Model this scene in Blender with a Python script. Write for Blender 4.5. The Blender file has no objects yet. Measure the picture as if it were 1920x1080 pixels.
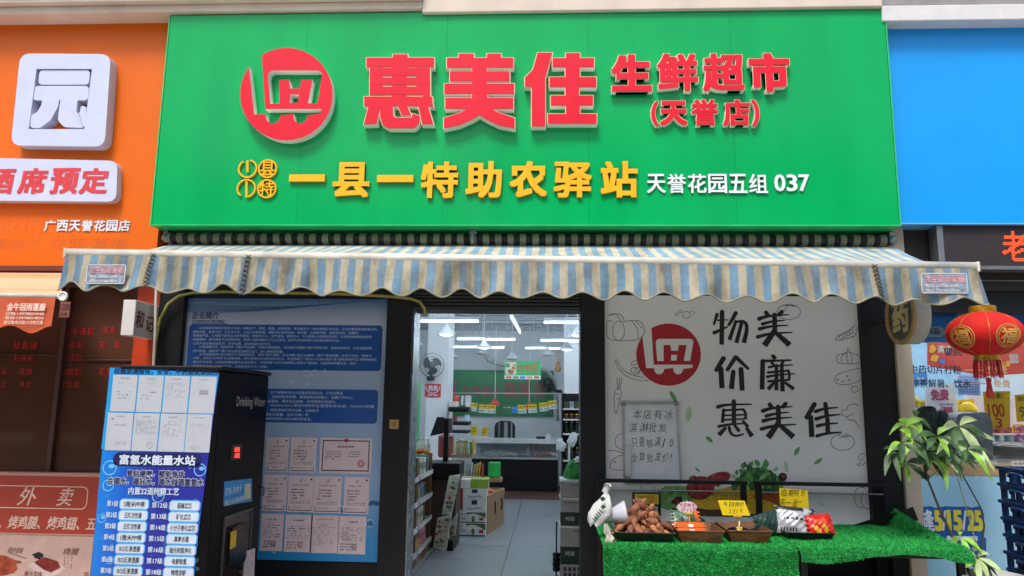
import bpy, math, random
import numpy as np
from mathutils import Vector, Matrix
R = math.radians
SC = bpy.context.scene
COL = SC.collection
random.seed(7)
rng = np.random.default_rng(7)

# ------------------------------------------------------------------ camera
F_PX = 1390.0
CAM = Vector((0.0, -6.3, 1.55))
_y, _p, _r = R(2.883), R(9.151), R(0.739)
_F = Vector((-math.sin(_y) * math.cos(_p), math.cos(_y) * math.cos(_p), math.sin(_p)))
_R0 = Vector((math.cos(_y), math.sin(_y), 0))
_U0 = _R0.cross(_F)
_R = _R0 * math.cos(_r) + _U0 * math.sin(_r)
_U = _U0 * math.cos(_r) - _R0 * math.sin(_r)
cam = bpy.data.cameras.new('camera')
cam.sensor_width = 36.0
cam.lens = 36.0 * F_PX / 1920.0
cam.clip_end = 2000
cam_o = bpy.data.objects.new('camera', cam)
COL.objects.link(cam_o)
cam_o.matrix_world = Matrix(((_R.x, _U.x, -_F.x, CAM.x), (_R.y, _U.y, -_F.y, CAM.y), (_R.z, _U.z, -_F.z, CAM.z), (0, 0, 0, 1)))
SC.camera = cam_o

# ------------------------------------------------------------------ daylight
SUN_EL, SUN_AZ = R(58), R(198)          # azimuth from +Y, clockwise: high and behind the camera
w = bpy.data.worlds.new('World')
SC.world = w
w.use_nodes = True
nt = w.node_tree
sky = nt.nodes.new('ShaderNodeTexSky')
sky.sky_type = 'NISHITA'
sky.sun_disc = False
sky.sun_elevation = SUN_EL
sky.sun_rotation = SUN_AZ
sky.air_density = 1.0
sky.dust_density = 3.0
nt.links.new(sky.outputs[0], nt.nodes['Background'].inputs[0])
nt.nodes['Background'].inputs[1].default_value = 0.11
sl = bpy.data.lights.new('sun', 'SUN')
sl.energy = 1.5
sl.angle = R(16)
sl.color = (1.0, 0.96, 0.9)
so = bpy.data.objects.new('sun', sl)
COL.objects.link(so)
sd = Vector((math.sin(SUN_AZ) * math.cos(SUN_EL), math.cos(SUN_AZ) * math.cos(SUN_EL), math.sin(SUN_EL)))
so.rotation_euler = sd.to_track_quat('Z', 'Y').to_euler()
so.location = (0, -8, 12)
SC.view_settings.view_transform = 'Standard'
SC.view_settings.look = 'None'
SC.view_settings.gamma = 1
SC.view_settings.exposure = 1.0
SC.cycles.max_bounces = 8
SC.cycles.transparent_max_bounces = 8
SC.cycles.sample_clamp_indirect = 6
SC.cycles.sample_clamp_direct = 1.1

# ------------------------------------------------------------------ helpers
def ray(x, y):
    return _F + _R * ((x - 960) / F_PX) + _U * ((540 - y) / F_PX)
def P(x, y, Y):                          # where the sight line of a photo pixel meets the upright plane y = Y
    d = ray(x, y); return CAM + d * ((Y - CAM.y) / d.y)
def PX(x, y, X):
    d = ray(x, y); return CAM + d * ((X - CAM.x) / d.x)
def PZ(x, y, Z):
    d = ray(x, y); return CAM + d * ((Z - CAM.z) / d.z)

def lin(h):
    h = h.lstrip('#')
    c = [int(h[i:i + 2], 16) / 255 for i in (0, 2, 4)]
    return tuple(v / 12.92 if v <= .04045 else ((v + .055) / 1.055) ** 2.4 for v in c) + (1,)
MATS = {}
def M(name, hx=None, rough=.5, metal=0, var=.07, scale=6, bump=0, bscale=60, emit=0, spec=.5, coat=0, hx2=None, stretch=None):
    if name in MATS: return MATS[name]
    m = bpy.data.materials.new(name); m.use_nodes = True
    n = m.node_tree; b = n.nodes['Principled BSDF']; L = n.links.new
    c = lin(hx)
    b.inputs['Base Color'].default_value = c
    b.inputs['Roughness'].default_value = rough
    b.inputs['Metallic'].default_value = metal
    b.inputs['Specular IOR Level'].default_value = spec
    b.inputs['Coat Weight'].default_value = coat
    tc = n.nodes.new('ShaderNodeTexCoord')
    src = tc.outputs['Object']
    if stretch:
        mp = n.nodes.new('ShaderNodeMapping'); mp.inputs['Scale'].default_value = stretch
        L(src, mp.inputs[0]); src = mp.outputs[0]
    if var:
        no = n.nodes.new('ShaderNodeTexNoise'); no.inputs['Scale'].default_value = scale; no.inputs['Detail'].default_value = 5
        L(src, no.inputs['Vector'])
        mx = n.nodes.new('ShaderNodeMix'); mx.data_type = 'RGBA'
        d = lin(hx2) if hx2 else tuple(v * (1 - 2 * var) for v in c[:3]) + (1,)
        u = c if hx2 else tuple(min(1, v * (1 + 2 * var)) for v in c[:3]) + (1,)
        mx.inputs[6].default_value = d; mx.inputs[7].default_value = u
        mr = n.nodes.new('ShaderNodeMapRange'); mr.inputs[1].default_value = .3; mr.inputs[2].default_value = .7
        L(no.outputs[0], mr.inputs[0]); L(mr.outputs[0], mx.inputs[0]); L(mx.outputs[2], b.inputs['Base Color'])
        rr = n.nodes.new('ShaderNodeMapRange'); rr.inputs[3].default_value = max(.02, rough - .06); rr.inputs[4].default_value = min(1, rough + .1)
        L(no.outputs[0], rr.inputs[0]); L(rr.outputs[0], b.inputs['Roughness'])
    if bump:
        nb = n.nodes.new('ShaderNodeTexNoise'); nb.inputs['Scale'].default_value = bscale; nb.inputs['Detail'].default_value = 3
        L(src, nb.inputs['Vector'])
        bp = n.nodes.new('ShaderNodeBump'); bp.inputs['Strength'].default_value = bump; bp.inputs['Distance'].default_value = .01
        L(nb.outputs[0], bp.inputs['Height']); L(bp.outputs[0], b.inputs['Normal'])
    if emit:
        b.inputs['Emission Color'].default_value = c; b.inputs['Emission Strength'].default_value = emit
    MATS[name] = m
    return m
def glass(name, hx='#ffffff', refl=1.0):
    if name in MATS: return MATS[name]
    m = bpy.data.materials.new(name); m.use_nodes = True; n = m.node_tree; n.nodes.remove(n.nodes['Principled BSDF'])
    t = n.nodes.new('ShaderNodeBsdfTransparent'); t.inputs[0].default_value = lin(hx)
    g = n.nodes.new('ShaderNodeBsdfGlossy'); g.inputs['Roughness'].default_value = .03
    f = n.nodes.new('ShaderNodeFresnel'); f.inputs[0].default_value = 1.5
    k = n.nodes.new('ShaderNodeMath'); k.operation = 'MULTIPLY'; k.inputs[1].default_value = refl
    x = n.nodes.new('ShaderNodeMixShader'); L = n.links.new
    L(f.outputs[0], k.inputs[0]); L(k.outputs[0], x.inputs[0]); L(t.outputs[0], x.inputs[1]); L(g.outputs[0], x.inputs[2])
    L(x.outputs[0], n.nodes['Material Output'].inputs[0])
    MATS[name] = m; return m

ORG = {}
def thing(name, label, cat, loc=(0, 0, 0), group=None):
    o = bpy.data.objects.new(name, None); COL.objects.link(o); o.empty_display_size = .1
    o.location = loc; o['label'] = label; o['category'] = cat
    if group: o['group'] = group
    ORG[o.name] = Vector(loc); return o
def tag(o, label, cat, group=None):
    o['label'] = label; o['category'] = cat
    if group: o['group'] = group
    return o
def structure(o): o['kind'] = 'structure'; return o

class MB:
    def __init__(s): s.v = []; s.f = []; s.m = []; s.cur = 0
    def mat(s, i): s.cur = i; return s
    def add(s, vs, fs):
        k = len(s.v); s.v += [tuple(v) for v in vs]
        for f in fs: s.f.append(tuple(i + k for i in f)); s.m.append(s.cur)
        return s
    def box(s, a, b):
        x0, y0, z0 = a; x1, y1, z1 = b
        return s.hexa([(x0, y0, z0), (x1, y0, z0), (x1, y1, z0), (x0, y1, z0)], [(x0, y0, z1), (x1, y0, z1), (x1, y1, z1), (x0, y1, z1)])
    def hexa(s, lo, hi):
        return s.add(list(lo) + list(hi), [(0, 3, 2, 1), (4, 5, 6, 7), (0, 1, 5, 4), (1, 2, 6, 5), (2, 3, 7, 6), (3, 0, 4, 7)])
    def quad(s, a, b, c, d): return s.add([a, b, c, d], [(0, 1, 2, 3)])
    def tube(s, pts, r, n=8, r1=None):
        pts = [Vector(p) for p in pts]; N = len(pts); vs = []; fs = []
        up = None
        for i, p in enumerate(pts):
            t = (pts[min(i + 1, N - 1)] - pts[max(i - 1, 0)]).normalized()
            if up is None: up = t.orthogonal().normalized()
            up = (up - t * up.dot(t)).normalized(); q = t.cross(up)
            rr = r if r1 is None else r + (r1 - r) * i / (N - 1)
            if isinstance(r, (list, tuple)): rr = r[i]
            for k in range(n):
                a = 2 * math.pi * k / n; vs.append(p + up * (rr * math.cos(a)) + q * (rr * math.sin(a)))
        for i in range(N - 1):
            for k in range(n): fs.append((i * n + k, i * n + (k + 1) % n, (i + 1) * n + (k + 1) % n, (i + 1) * n + k))
        fs += [tuple(range(n - 1, -1, -1)), tuple(range((N - 1) * n, N * n))]
        return s.add(vs, fs)
    def lathe(s, c, prof, n=24, axis='Z', sx=1, sy=1):
        c = Vector(c); vs = []; fs = []
        for r, h in prof:
            for k in range(n):
                a = 2 * math.pi * k / n; p = (r * sx * math.cos(a), r * sy * math.sin(a), h)
                if axis == 'Y': p = (p[0], -p[2], p[1])
                if axis == 'X': p = (-p[2], p[0], p[1])
                vs.append(c + Vector(p))
        for i in range(len(prof) - 1):
            for k in range(n): fs.append((i * n + k, i * n + (k + 1) % n, (i + 1) * n + (k + 1) % n, (i + 1) * n + k))
        if prof[0][0] > 1e-6: fs.append(tuple(range(n - 1, -1, -1)))
        if prof[-1][0] > 1e-6: fs.append(tuple(range((len(prof) - 1) * n, len(prof) * n)))
        return s.add(vs, fs)
    def build(s, name, mats, parent=None, smooth=False, bevel=0, org=None):
        me = bpy.data.meshes.new(name)
        if parent is not None: o0 = ORG[parent.name]
        elif org is not None: o0 = Vector(org)
        else:
            A = np.array(s.v); o0 = Vector((float((A[:, 0].min() + A[:, 0].max()) / 2), float((A[:, 1].min() + A[:, 1].max()) / 2), float(A[:, 2].min())))
        me.from_pydata([(v[0] - o0.x, v[1] - o0.y, v[2] - o0.z) for v in s.v], [], s.f)
        if not isinstance(mats, (list, tuple)): mats = [mats]
        for m in mats: me.materials.append(m)
        if len(mats) > 1: me.polygons.foreach_set('material_index', s.m)
        if smooth: me.polygons.foreach_set('use_smooth', [True] * len(me.polygons))
        me.update()
        o = bpy.data.objects.new(name, me); COL.objects.link(o)
        if parent is not None: o.parent = parent
        else: o.location = o0
        ORG[o.name] = o0
        if bevel:
            bv = o.modifiers.new('bevel', 'BEVEL'); bv.width = bevel; bv.segments = 2; bv.limit_method = 'ANGLE'; bv.angle_limit = R(40)
        if smooth == 'auto' or (smooth and bevel):
            pass
        return o
def boxpx(mb, x0, y0, x1, y1, Yf, Yb):   # a box whose front face covers those photo pixels on the plane y = Yf
    a = P(x0, (y0 + y1) / 2, Yf); b = P(x1, (y0 + y1) / 2, Yf); t = P((x0 + x1) / 2, y0, Yf); u = P((x0 + x1) / 2, y1, Yf)
    return mb.box((a.x, Yf, u.z), (b.x, Yb, t.z))
def recto(x0, y0, x1, y1, Y):
    a = P(x0, (y0 + y1) / 2, Y); b = P(x1, (y0 + y1) / 2, Y); t = P((x0 + x1) / 2, y0, Y); u = P((x0 + x1) / 2, y1, Y)
    return a.x, b.x, u.z, t.z
def copy_of(o, loc=None, rot=None, label=None, parent=None, scale=None):
    c = o.copy(); COL.objects.link(c)
    if parent is not None: c.parent = parent
    if loc is not None: c.location = loc
    if rot is not None: c.rotation_euler = rot
    if scale is not None: c.scale = scale
    if label: c['label'] = label
    for ch in o.children: copy_of(ch, parent=c)
    return c

# ---- planes: origin, right, up, towards the viewer
def FY(Y): return (Vector((0, Y, 0)), Vector((1, 0, 0)), Vector((0, 0, 1)), Vector((0, -1, 0)))
def FXR(X): return (Vector((X, 0, 0)), Vector((0, 1, 0)), Vector((0, 0, 1)), Vector((1, 0, 0)))    # faces +X
def FXL(X): return (Vector((X, 0, 0)), Vector((0, -1, 0)), Vector((0, 0, 1)), Vector((-1, 0, 0)))
def uv(fr, x, y, dep=0.0):
    O, u, v, n = fr; O0 = O; O = O + n * dep; d = ray(x, y); p = CAM + d * ((O - CAM).dot(n) / d.dot(n)) - O
    return p.dot(u), p.dot(v)
def uvbox(fr, x0, y0, x1, y1, dep=0.0):
    xm, ym = (x0 + x1) / 2, (y0 + y1) / 2
    return uv(fr, x0, ym, dep)[0], uv(fr, xm, y1, dep)[1], uv(fr, x1, ym, dep)[0], uv(fr, xm, y0, dep)[1]
def lift(fr, p, h): return fr[0] + fr[1] * p[0] + fr[2] * p[1] + fr[3] * h
def plate(mb, fr, pts, h0, h1, side=None):       # a flat shape with real thickness; pts run counter-clockwise in (u, v)
    a = sum(pts[i][0] * pts[(i + 1) % len(pts)][1] - pts[(i + 1) % len(pts)][0] * pts[i][1] for i in range(len(pts)))
    if a < 0: pts = pts[::-1]
    n = len(pts); c = mb.cur
    mb.add([lift(fr, p, h1) for p in pts], [tuple(range(n))])
    if h0 is not None:
        if side is not None: mb.cur = side
        mb.add([lift(fr, p, h1) for p in pts] + [lift(fr, p, h0) for p in pts], [(i, i + n, (i + 1) % n + n, (i + 1) % n) for i in range(n)])
        mb.cur = c
def rrect(a, b, c, d, r, n=5):
    pts = []
    for cx, cy, t0 in ((c - r, d - r, 0), (a + r, d - r, 90), (a + r, b + r, 180), (c - r, b + r, 270)):
        for k in range(n + 1):
            t = R(t0 + 90 * k / n); pts.append((cx + r * math.cos(t), cy + r * math.sin(t)))
    return pts
def rect(a, b, c, d): return [(a, b), (c, b), (c, d), (a, d)]
def ell(cx, cy, rx, ry, n=24, a0=0): return [(cx + rx * math.cos(a0 + 2 * math.pi * k / n), cy + ry * math.sin(a0 + 2 * math.pi * k / n)) for k in range(n)]
def ribbon(mb, fr, pts, w, h, w1=None, cap=True):  # a pen stroke
    if w1 is None: w1 = w
    N = len(pts); P2 = [Vector(p) for p in pts]; L_ = []; R_ = []
    for i, p in enumerate(P2):
        t = (P2[min(i + 1, N - 1)] - P2[max(i - 1, 0)]); t = t.normalized() if t.length > 1e-9 else Vector((1, 0))
        q = Vector((-t.y, t.x)) * ((w + (w1 - w) * i / max(1, N - 1)) / 2)
        L_.append(p + q); R_.append(p - q)
    n = N
    mb.add([lift(fr, p, h) for p in L_] + [lift(fr, p, h) for p in R_], [(i, i + n, i + n + 1, i + 1) for i in range(n - 1)])
    if cap:
        mb.add([lift(fr, p, h + .00012) for p in ell(P2[0].x, P2[0].y, w / 2, w / 2, 10)], [tuple(range(10))])
GL = {}
def glyph(s, off=0, res=3):
    k = (s, off, res)
    if k in GL: return GL[k]
    c = bpy.data.curves.new('text', 'FONT'); c.body = s; c.offset = off; c.resolution_u = res; c.size = 1
    o = bpy.data.objects.new('text', c); COL.objects.link(o)
    bpy.context.view_layer.update()
    me = bpy.data.meshes.new_from_object(o.evaluated_get(bpy.context.evaluated_depsgraph_get()))
    V = [(v.co.x, v.co.y) for v in me.vertices]; Fs = []
    for p in me.polygons:
        f = tuple(p.vertices); Fs.append(f if p.normal.z > 0 else f[::-1])
    bpy.data.objects.remove(o); bpy.data.curves.remove(c); bpy.data.meshes.remove(me)
    GL[k] = (V, Fs); return GL[k]
def solid(mb, fr, V, Fs, h0, h1, side=None):
    n = len(V)
    if h0 is None:
        mb.add([lift(fr, p, h1) for p in V], Fs); return
    cnt = {}
    for f in Fs:
        for i in range(len(f)):
            a, b = f[i], f[(i + 1) % len(f)]
            if (b, a) in cnt: del cnt[(b, a)]
            else: cnt[(a, b)] = 1
    c = mb.cur
    mb.add([lift(fr, p, h1) for p in V], Fs)
    if side is not None: mb.cur = side
    mb.add([lift(fr, p, h1) for p in V] + [lift(fr, p, h0) for p in V], [(a, a + n, b + n, b) for a, b in cnt])
    mb.cur = c
def letters(mb, fr, s, box, h=.003, h0=None, bold=(0, 0), off=0, side=None, shear=0, res=3, step=.0003, yfix=None):
    V, Fs = glyph(s, off, res)
    A = np.array(V); x0, y0 = A.min(0); x1, y1 = A.max(0)
    if yfix: y0, y1 = yfix
    bx, by = bold
    x0 -= bx; x1 += bx; y0 -= by; y1 += by
    sx = (box[2] - box[0]) / (x1 - x0); sy = (box[3] - box[1]) / max(1e-6, y1 - y0)
    sh = [(0, 0)] if not (bx or by) else [(bx, by), (-bx, -by), (bx, -by), (-bx, by)]
    for i, (dx, dy) in enumerate(sh):
        pts = [(box[0] + (x + dx - x0) * sx + shear * (y - y0) * sy, box[1] + (y + dy - y0) * sy) for x, y in V]
        solid(mb, fr, pts, Fs, h0, h + i * step, side)
def write(parent, fr, s, px, mat, name='lettering', **k):
    mb = MB(); letters(mb, fr, s, uvbox(fr, *px), **k); return mb.build(name, mat, parent)
def handwrite(mb, fr, s, px, h=.002, seed=1, off=-.006, bold=None):     # uneven, thin characters
    a, b, c, d = uvbox(fr, *px); n = len(s); w_ = (c - a) / n; q = random.Random(seed + n)
    for k, ch_ in enumerate(s):
        if ch_ == ' ': continue
        f = .84 if ord(ch_) > 255 else .5; y = q.uniform(-.1, .1) * (d - b); sc = q.uniform(.8, 1.02) * (.45 if ch_ == '一' else 1)
        x0 = a + k * w_ + q.uniform(0, .12) * w_; m = (b + d) / 2 + y; hh = (d - b) / 2 * (sc if ch_ != '一' else .08)
        wd = w_ * f * q.uniform(.85, 1.05)
        if ord(ch_) < 256:
            A = np.array(glyph(ch_, off, 3)[0]); lo, hi = A.min(0), A.max(0); hh *= .9; wd = min(wd, 2 * hh * (hi[0] - lo[0]) / (hi[1] - lo[1])); x0 += w_ * .2
        letters(mb, fr, ch_, (x0, m - hh, x0 + wd, m + hh), h=h, off=off if ch_ != '一' else 0, shear=q.uniform(-.05, .28), bold=bold or (0, 0))
def scribble(mb, fr, box, rows, cols, h=.004, fill=.9, w=.1, lead=1.5):   # lines of print too small to read
    a, b, c, d = box; ch = (d - b) / rows; cw = (c - a) / cols
    for r in range(rows):
        y = d - (r + .5) * ch; n = cols if r % 4 != 3 else int(cols * random.uniform(.4, .9))
        for k in range(n):
            if random.random() > fill: continue
            x = a + k * cw; s = min(cw, ch / lead) * .84
            for j in range(3):
                if j % 2: mb.add([lift(fr, p, h) for p in rect(x, y - s * .5 + s * .45 * random.random(), x + s, y - s * .5 + s * (.45 + .1 + .4 * random.random()))], [(0, 1, 2, 3)]); continue
                q = x + s * random.random() * .8
                mb.add([lift(fr, p, h + .0002 * (1 + j)) for p in rect(q, y - s / 2, q + s * .2, y + s / 2)], [(0, 1, 2, 3)])

# ================================================================== SETTING
pav = M('paving', '#a09c95', .8, var=.12, scale=3, bump=.2, bscale=40)
structure(MB().quad((-60, -80, 0), (60, -80, 0), (60, 30, 0), (-60, 30, 0)).build('pavement', pav, org=(0, 0, 0)))
tile = M('floor_tile', '#b9bec2', .16, var=.05, scale=1.2)
n_ = tile.node_tree; bk = n_.nodes.new('ShaderNodeTexBrick'); bk.offset = 0
bk.inputs['Scale'].default_value = 1.0; bk.inputs['Brick Width'].default_value = .8; bk.inputs['Row Height'].default_value = .8
bk.inputs['Mortar Size'].default_value = .006
bk.inputs['Color1'].default_value = lin('#93999e'); bk.inputs['Color2'].default_value = lin('#8d9398'); bk.inputs['Mortar'].default_value = lin('#6c7175')
tc_ = n_.nodes.new('ShaderNodeTexCoord'); n_.links.new(tc_.outputs['Object'], bk.inputs['Vector']); n_.links.new(bk.outputs[0], n_.nodes['Principled BSDF'].inputs['Base Color'])
structure(MB().quad((-3.3, -.02, .012), (1.9, -.02, .012), (1.9, 9.2, .012), (-3.3, 9.2, .012)).build('shop_floor', tile, org=(.37, 0, .012)))

# ------------------------------------------------------------------ the building
black = M('black_cladding', '#151618', .5, var=.15, scale=2.5, spec=.3)
cream = M('cream_render', '#d9c9b8', .85, var=.05, scale=3, bump=.15, bscale=30)
white_w = M('white_wall', '#d6dade', .7, var=.03, scale=2)
grey_c = M('grey_ceiling', '#a2a9ae', .8, var=.08, scale=3)
beige = M('beige_pillar', '#b3a894', .75, var=.06, scale=4, bump=.1)
bld = thing('shop_building', 'terraced shop building with black clad frontage, cream eave and lit grocery interior', 'building', (0, 0, 0))
X = lambda px, Y=0: P(px, 740, Y).x
ZD = P(930, 582, 0).z                                   # door head
SB = P(980, 421, -.3).z                                 # bottom of the sign
def pillar(px0, px1, yf=-.06, yb=.25, mat=black, z1=None, name='pillar'):
    MB().box((X(px0), yf, 0), (X(px1), yb, z1 or SB + .3)).build(name, mat, bld, bevel=.006)
pillar(290, 338); pillar(722, 771); pillar(1087.5, 1134); pillar(1618, 1676)
pillar(1676.5, 1706, -.09, .3, beige)
mb = MB(); mb.box((X(771) , -.05, ZD), (X(1087.5), .25, SB + .3)); mb.build('door_header', black, bld)
mb = MB()
for k in range(5):
    z = ZD + .004 + k * .03; mb.box((X(771) + .004, -.075, z), (X(1087.5) - .004, -.052, z + .02))
mb.build('roller_shutter', M('shutter_steel', '#3a3a3a', .4, .6), bld, bevel=.004)
MB().box((X(338), .02, 0), (X(722), .25, SB + .3)).build('wall', black, bld); MB().box((X(1134), .02, 0), (X(1618), .25, SB + .3)).build('wall', black, bld)
# steel jamb lining just inside the doorway
MB().box((X(771) - .001, -.03, 0), (X(771) + .012, .26, ZD)).build('door_jamb', M('brushed_steel', '#8f9498', .25, .9), bld)
# eaves: three lengths of beam above the signs
b1 = P(320, 45, -.15); e1 = P(320, 11, -.42)
mb = MB()
xl = P(-250, 30, -.4).x; xa = P(789, 10, -.42).x; xb = P(1662, 20, -.42).x; xr = P(2250, 30, -.4).x
zl = P(400, 44, -.15).z; zm = P(1200, 13, -.4).z; zr = P(1800, 53, -.2).z
mb.box((xl, -.36, zl), (xa, .3, zl + .07)); mb.box((xl, -.42, zl + .072), (xa, .3, zl + .14)); mb.box((xl, -.46, zl + .142), (xa, .3, zl + .9))
mb.box((xa + .002, -.36, zm), (xb, .3, zm + .8))
mb.build('eave', cream, bld, bevel=.008)
mb = MB(); mb.box((xb + .002, -.34, zr), (xr, .3, zr + .14)); mb.build('eave', M('white_eave', '#d8d6d4', .7, var=.04), bld, bevel=.008)
mb = MB(); mb.box((xb + .002, -.31, zr + .143), (xr, .3, zr + .9)); mb.build('eave', M('grey_eave', '#8e8c8a', .8, var=.08), bld)
# upper wall behind the signs, so no daylight leaks in
mb = MB(); mb.box((xl, .26, SB), (xr, .5, zl + 2)); mb.build('wall', cream, bld)

# the room behind the doorway
IX0, IX1, IY1, IZ1 = -3.2, 1.9, 9.0, 3.12
rm = thing('shop_interior', 'white walled grocery room with grey ceiling seen through the open doorway', 'room', (-.6, 4.5, .012))
mb = MB(); mb.box((IX0 - .15, .25, 0), (IX0, IY1, IZ1)); mb.build('wall', white_w, rm)
mb = MB(); mb.box((IX1, .25, 0), (IX1 + .15, IY1, IZ1)); mb.build('wall', white_w, rm)
mb = MB(); mb.box((IX0 - .15, IY1, 0), (IX1 + .15, IY1 + .15, IZ1)); mb.build('wall', white_w, rm)
mb = MB(); mb.box((IX0 - .15, .25, IZ1 + .003), (IX1 + .15, IY1 + .15, IZ1 + .12))
for k in range(22):
    y = 2.2 + k * .31; mb.box((IX0, y, IZ1 - .02), (IX1, y + .025, IZ1))
mb.build('ceiling', grey_c, rm)
# white column on the left of the aisle
YC = 5.2
mb = MB(); a = P(800, 700, YC); b = P(841, 700, YC); mb.box((a.x, YC, .012), (b.x, YC + .6, IZ1 - .02)); mb.build('column', M('white_column', '#e4e8ec', .5, var=.02), rm, bevel=.01)
mb = MB(); a = P(1058, 650, 6.4); mb.box((a.x, 6.4, .012), (IX1, 6.8, IZ1 - .02)); mb.build('column', M('white_column'), rm, bevel=.01)
mb = MB(); mb.tube([P(785, 644, 3.2), P(792, 644, 8.4)], .02); 
for px in (845, 905, 950, 1000, 1040):
    a = P(px, 640, 6.4); mb.tube([(a.x, 6.4, IZ1 - .03), (a.x, 6.4, IZ1 - .3)], .007, 6)
a = P(780, 640, 6.4); b = P(1100, 640, 6.4); mb.tube([(a.x, 6.38, IZ1 - .12), (b.x, 6.38, IZ1 - .12)], .014, 6)
a = P(780, 600, 4.0); b = P(1100, 600, 4.0); mb.tube([(a.x, 4.05, 2.86), (b.x, 4.05, 2.86)], .014, 6)
mb.build('ceiling_pipe', M('pale_pipe', '#b8bcc0', .5), rm)
mb = MB()
for p in ([(908, 660), (915, 676), (940, 684), (975, 686), (1010, 688), (1028, 697), (1040, 715), (1044, 750), (1046, 790)],):
    mb.tube([P(x, y, 8.6) for x, y in p], .035, 8)
mb.build('conduit', M('grey_conduit', '#8b8f8e', .5), rm, smooth=True)

# unseen trees and wall added across the street: shade low sky, feed reflections
mb = MB(); rt = random.Random(31)
for k in range(15):
    tx = -34 + k * 4.8 + rt.uniform(-1, 1); ty = -21 + rt.uniform(-2, 2); hh_ = rt.uniform(8.5, 12)
    mb.mat(2); mb.tube([(tx, ty, 0), (tx + .2, ty, hh_ * .5)], .22, 7, r1=.12); 
    for _ in range(620):
        a = rt.uniform(0, 6.28); r_ = 3.3 * math.sqrt(rt.random()); z = hh_ * .18 + hh_ * .82 * rt.random() ** .9; r_ *= (1 - .55 * abs(z / hh_ - .5))
        c = Vector((tx + r_ * math.cos(a), ty + r_ * math.sin(a), z)); n = Vector((rt.uniform(-1, 1), rt.uniform(-1, 1), rt.uniform(-1, 1))).normalized(); s = n.orthogonal().normalized() * rt.uniform(.28, .5); u_ = n.cross(s); mb.mat(rt.randrange(2)); mb.quad(c - s, c - u_ * .7, c + s, c + u_ * .7)
tb = mb.build('unseen_treeline', [M('far_leaf', '#3f5a2a', .6), M('far_leaf_dark', '#2c4420', .6), M('far_trunk', '#4a3d30', .9)]); tb['kind'] = 'stuff'
structure(MB().box((-60, -34, 0), (60, -33, 7)).build('unseen_far_wall', M('far_render', '#8c8376', .9)))  # added behind the trees, out of view, to shut out low sky

# ================================================================== GREEN SIGNBOARD
YS = -.32
green = M('green_board', '#00a456', .14, var=.035, scale=3, spec=.28, stretch=(1, 1, .15))
gs = thing('signboard', 'wide green shop signboard with red emblem and raised red and yellow characters', 'sign', tuple(P(985, 421, -.2)))
TL, TR, BL, BR = P(322, 29, YS), P(1655, 11, YS), P(283, 420.5, YS), P(1688, 421, YS)
xs0 = (TL.x + BL.x) / 2; xs1 = (TR.x + BR.x) / 2; zs0 = (BL.z + BR.z) / 2; zs1 = (TL.z + TR.z) / 2
mb = MB(); edges = [xs0] + [P(px, 300, YS).x for px in (562, 832, 1104, 1378)] + [xs1]
for a, b in zip(edges, edges[1:]): mb.box((a + .0007, YS, zs0), (b - .0007, -.02, zs1))
mb.build('panel', green, gs)
mb = MB(); mb.box((xs0 - .004, YS - .004, zs0 - .012), (xs1 + .004, -.02, zs0 - .001)); mb.box((xs0 - .014, YS - .004, zs0 - .012), (xs0 - .003, -.02, zs1)); mb.box((xs1 + .003, YS - .004, zs0 - .012), (xs1 + .014, -.02, zs1))
mb.build('edge_trim', M('green_trim', '#2db867', .3), gs)
SG = FY(YS)
red = M('red_acrylic', '#dd1a30', .3, var=.02, scale=3, spec=.3)
whs = M('white_letter_side', '#f0eee6', .5, var=.03); rimc = M('pale_rim', '#e9cf9c', .5, var=.05)
yel = M('yellow_acrylic', '#f3b300', .35, var=.02)
yels = M('yellow_letter_side', '#d99200', .5, var=.04)
def crop(ox, oy, s): return lambda pts: [(ox + x / s, oy + y / s) for x, y in pts]
D1, D2 = .075, .082
def big(polys, name):
    mb = MB()
    for i, q in enumerate(polys):
        pts = [uv(SG, x, y, D2) for x, y in q]
        n = len(pts)
        c = Vector((sum(p[0] for p in pts) / n, sum(p[1] for p in pts) / n))
        e = .007
        big_ = []
        for j in range(n):                              # the pale rim is the outline let out a little
            a, p, b = Vector(pts[j - 1]), Vector(pts[j]), Vector(pts[(j + 1) % n])
            ar = sum(pts[k][0] * pts[(k + 1) % n][1] - pts[(k + 1) % n][0] * pts[k][1] for k in range(n))
            sg = 1 if ar > 0 else -1
            n1 = Vector(((p - a).y, -(p - a).x)).normalized() * sg; n2 = Vector(((b - p).y, -(b - p).x)).normalized() * sg
            m = (n1 + n2); m = m / max(.35, m.dot(n1)) if m.length > .1 else n1
            big_.append(tuple(p + m * e))
        mb.mat(2); plate(mb, SG, big_, 0.002, D1 + i * .0004, side=1)
        mb.mat(0); plate(mb, SG, pts, D1 - .002, D2 + i * .0004)
    return mb.build(name, [red, whs, rimc], gs)
c3 = crop(420, 60, 3.176); c4 = crop(980, 60, 3.176)
B = lambda a, b, c, d: [(a, b), (c, b), (c, d), (a, d)]
hui = [B(848, 152, 1250, 206), B(1005, 132, 1092, 165), B(1000, 190, 1088, 392), B(868, 212, 945, 372), B(1145, 212, 1226, 372), B(868, 214, 1224, 258), B(868, 271, 1224, 312), B(868, 326, 1224, 372),
       B(835, 385, 1240, 440), [(1180, 362), (1222, 362), (1248, 442), (1196, 442)], [(862, 438), (930, 438), (908, 546), (834, 548)],
       [(928, 438), (1005, 438), (1008, 498), (1022, 510), (1120, 510), (1122, 486), (1166, 500), (1160, 545), (1132, 572), (980, 572), (945, 552), (930, 500)],
       [(1035, 438), (1090, 438), (1112, 492), (1060, 496)], [(1158, 438), (1214, 438), (1246, 548), (1180, 548)]]
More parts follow.
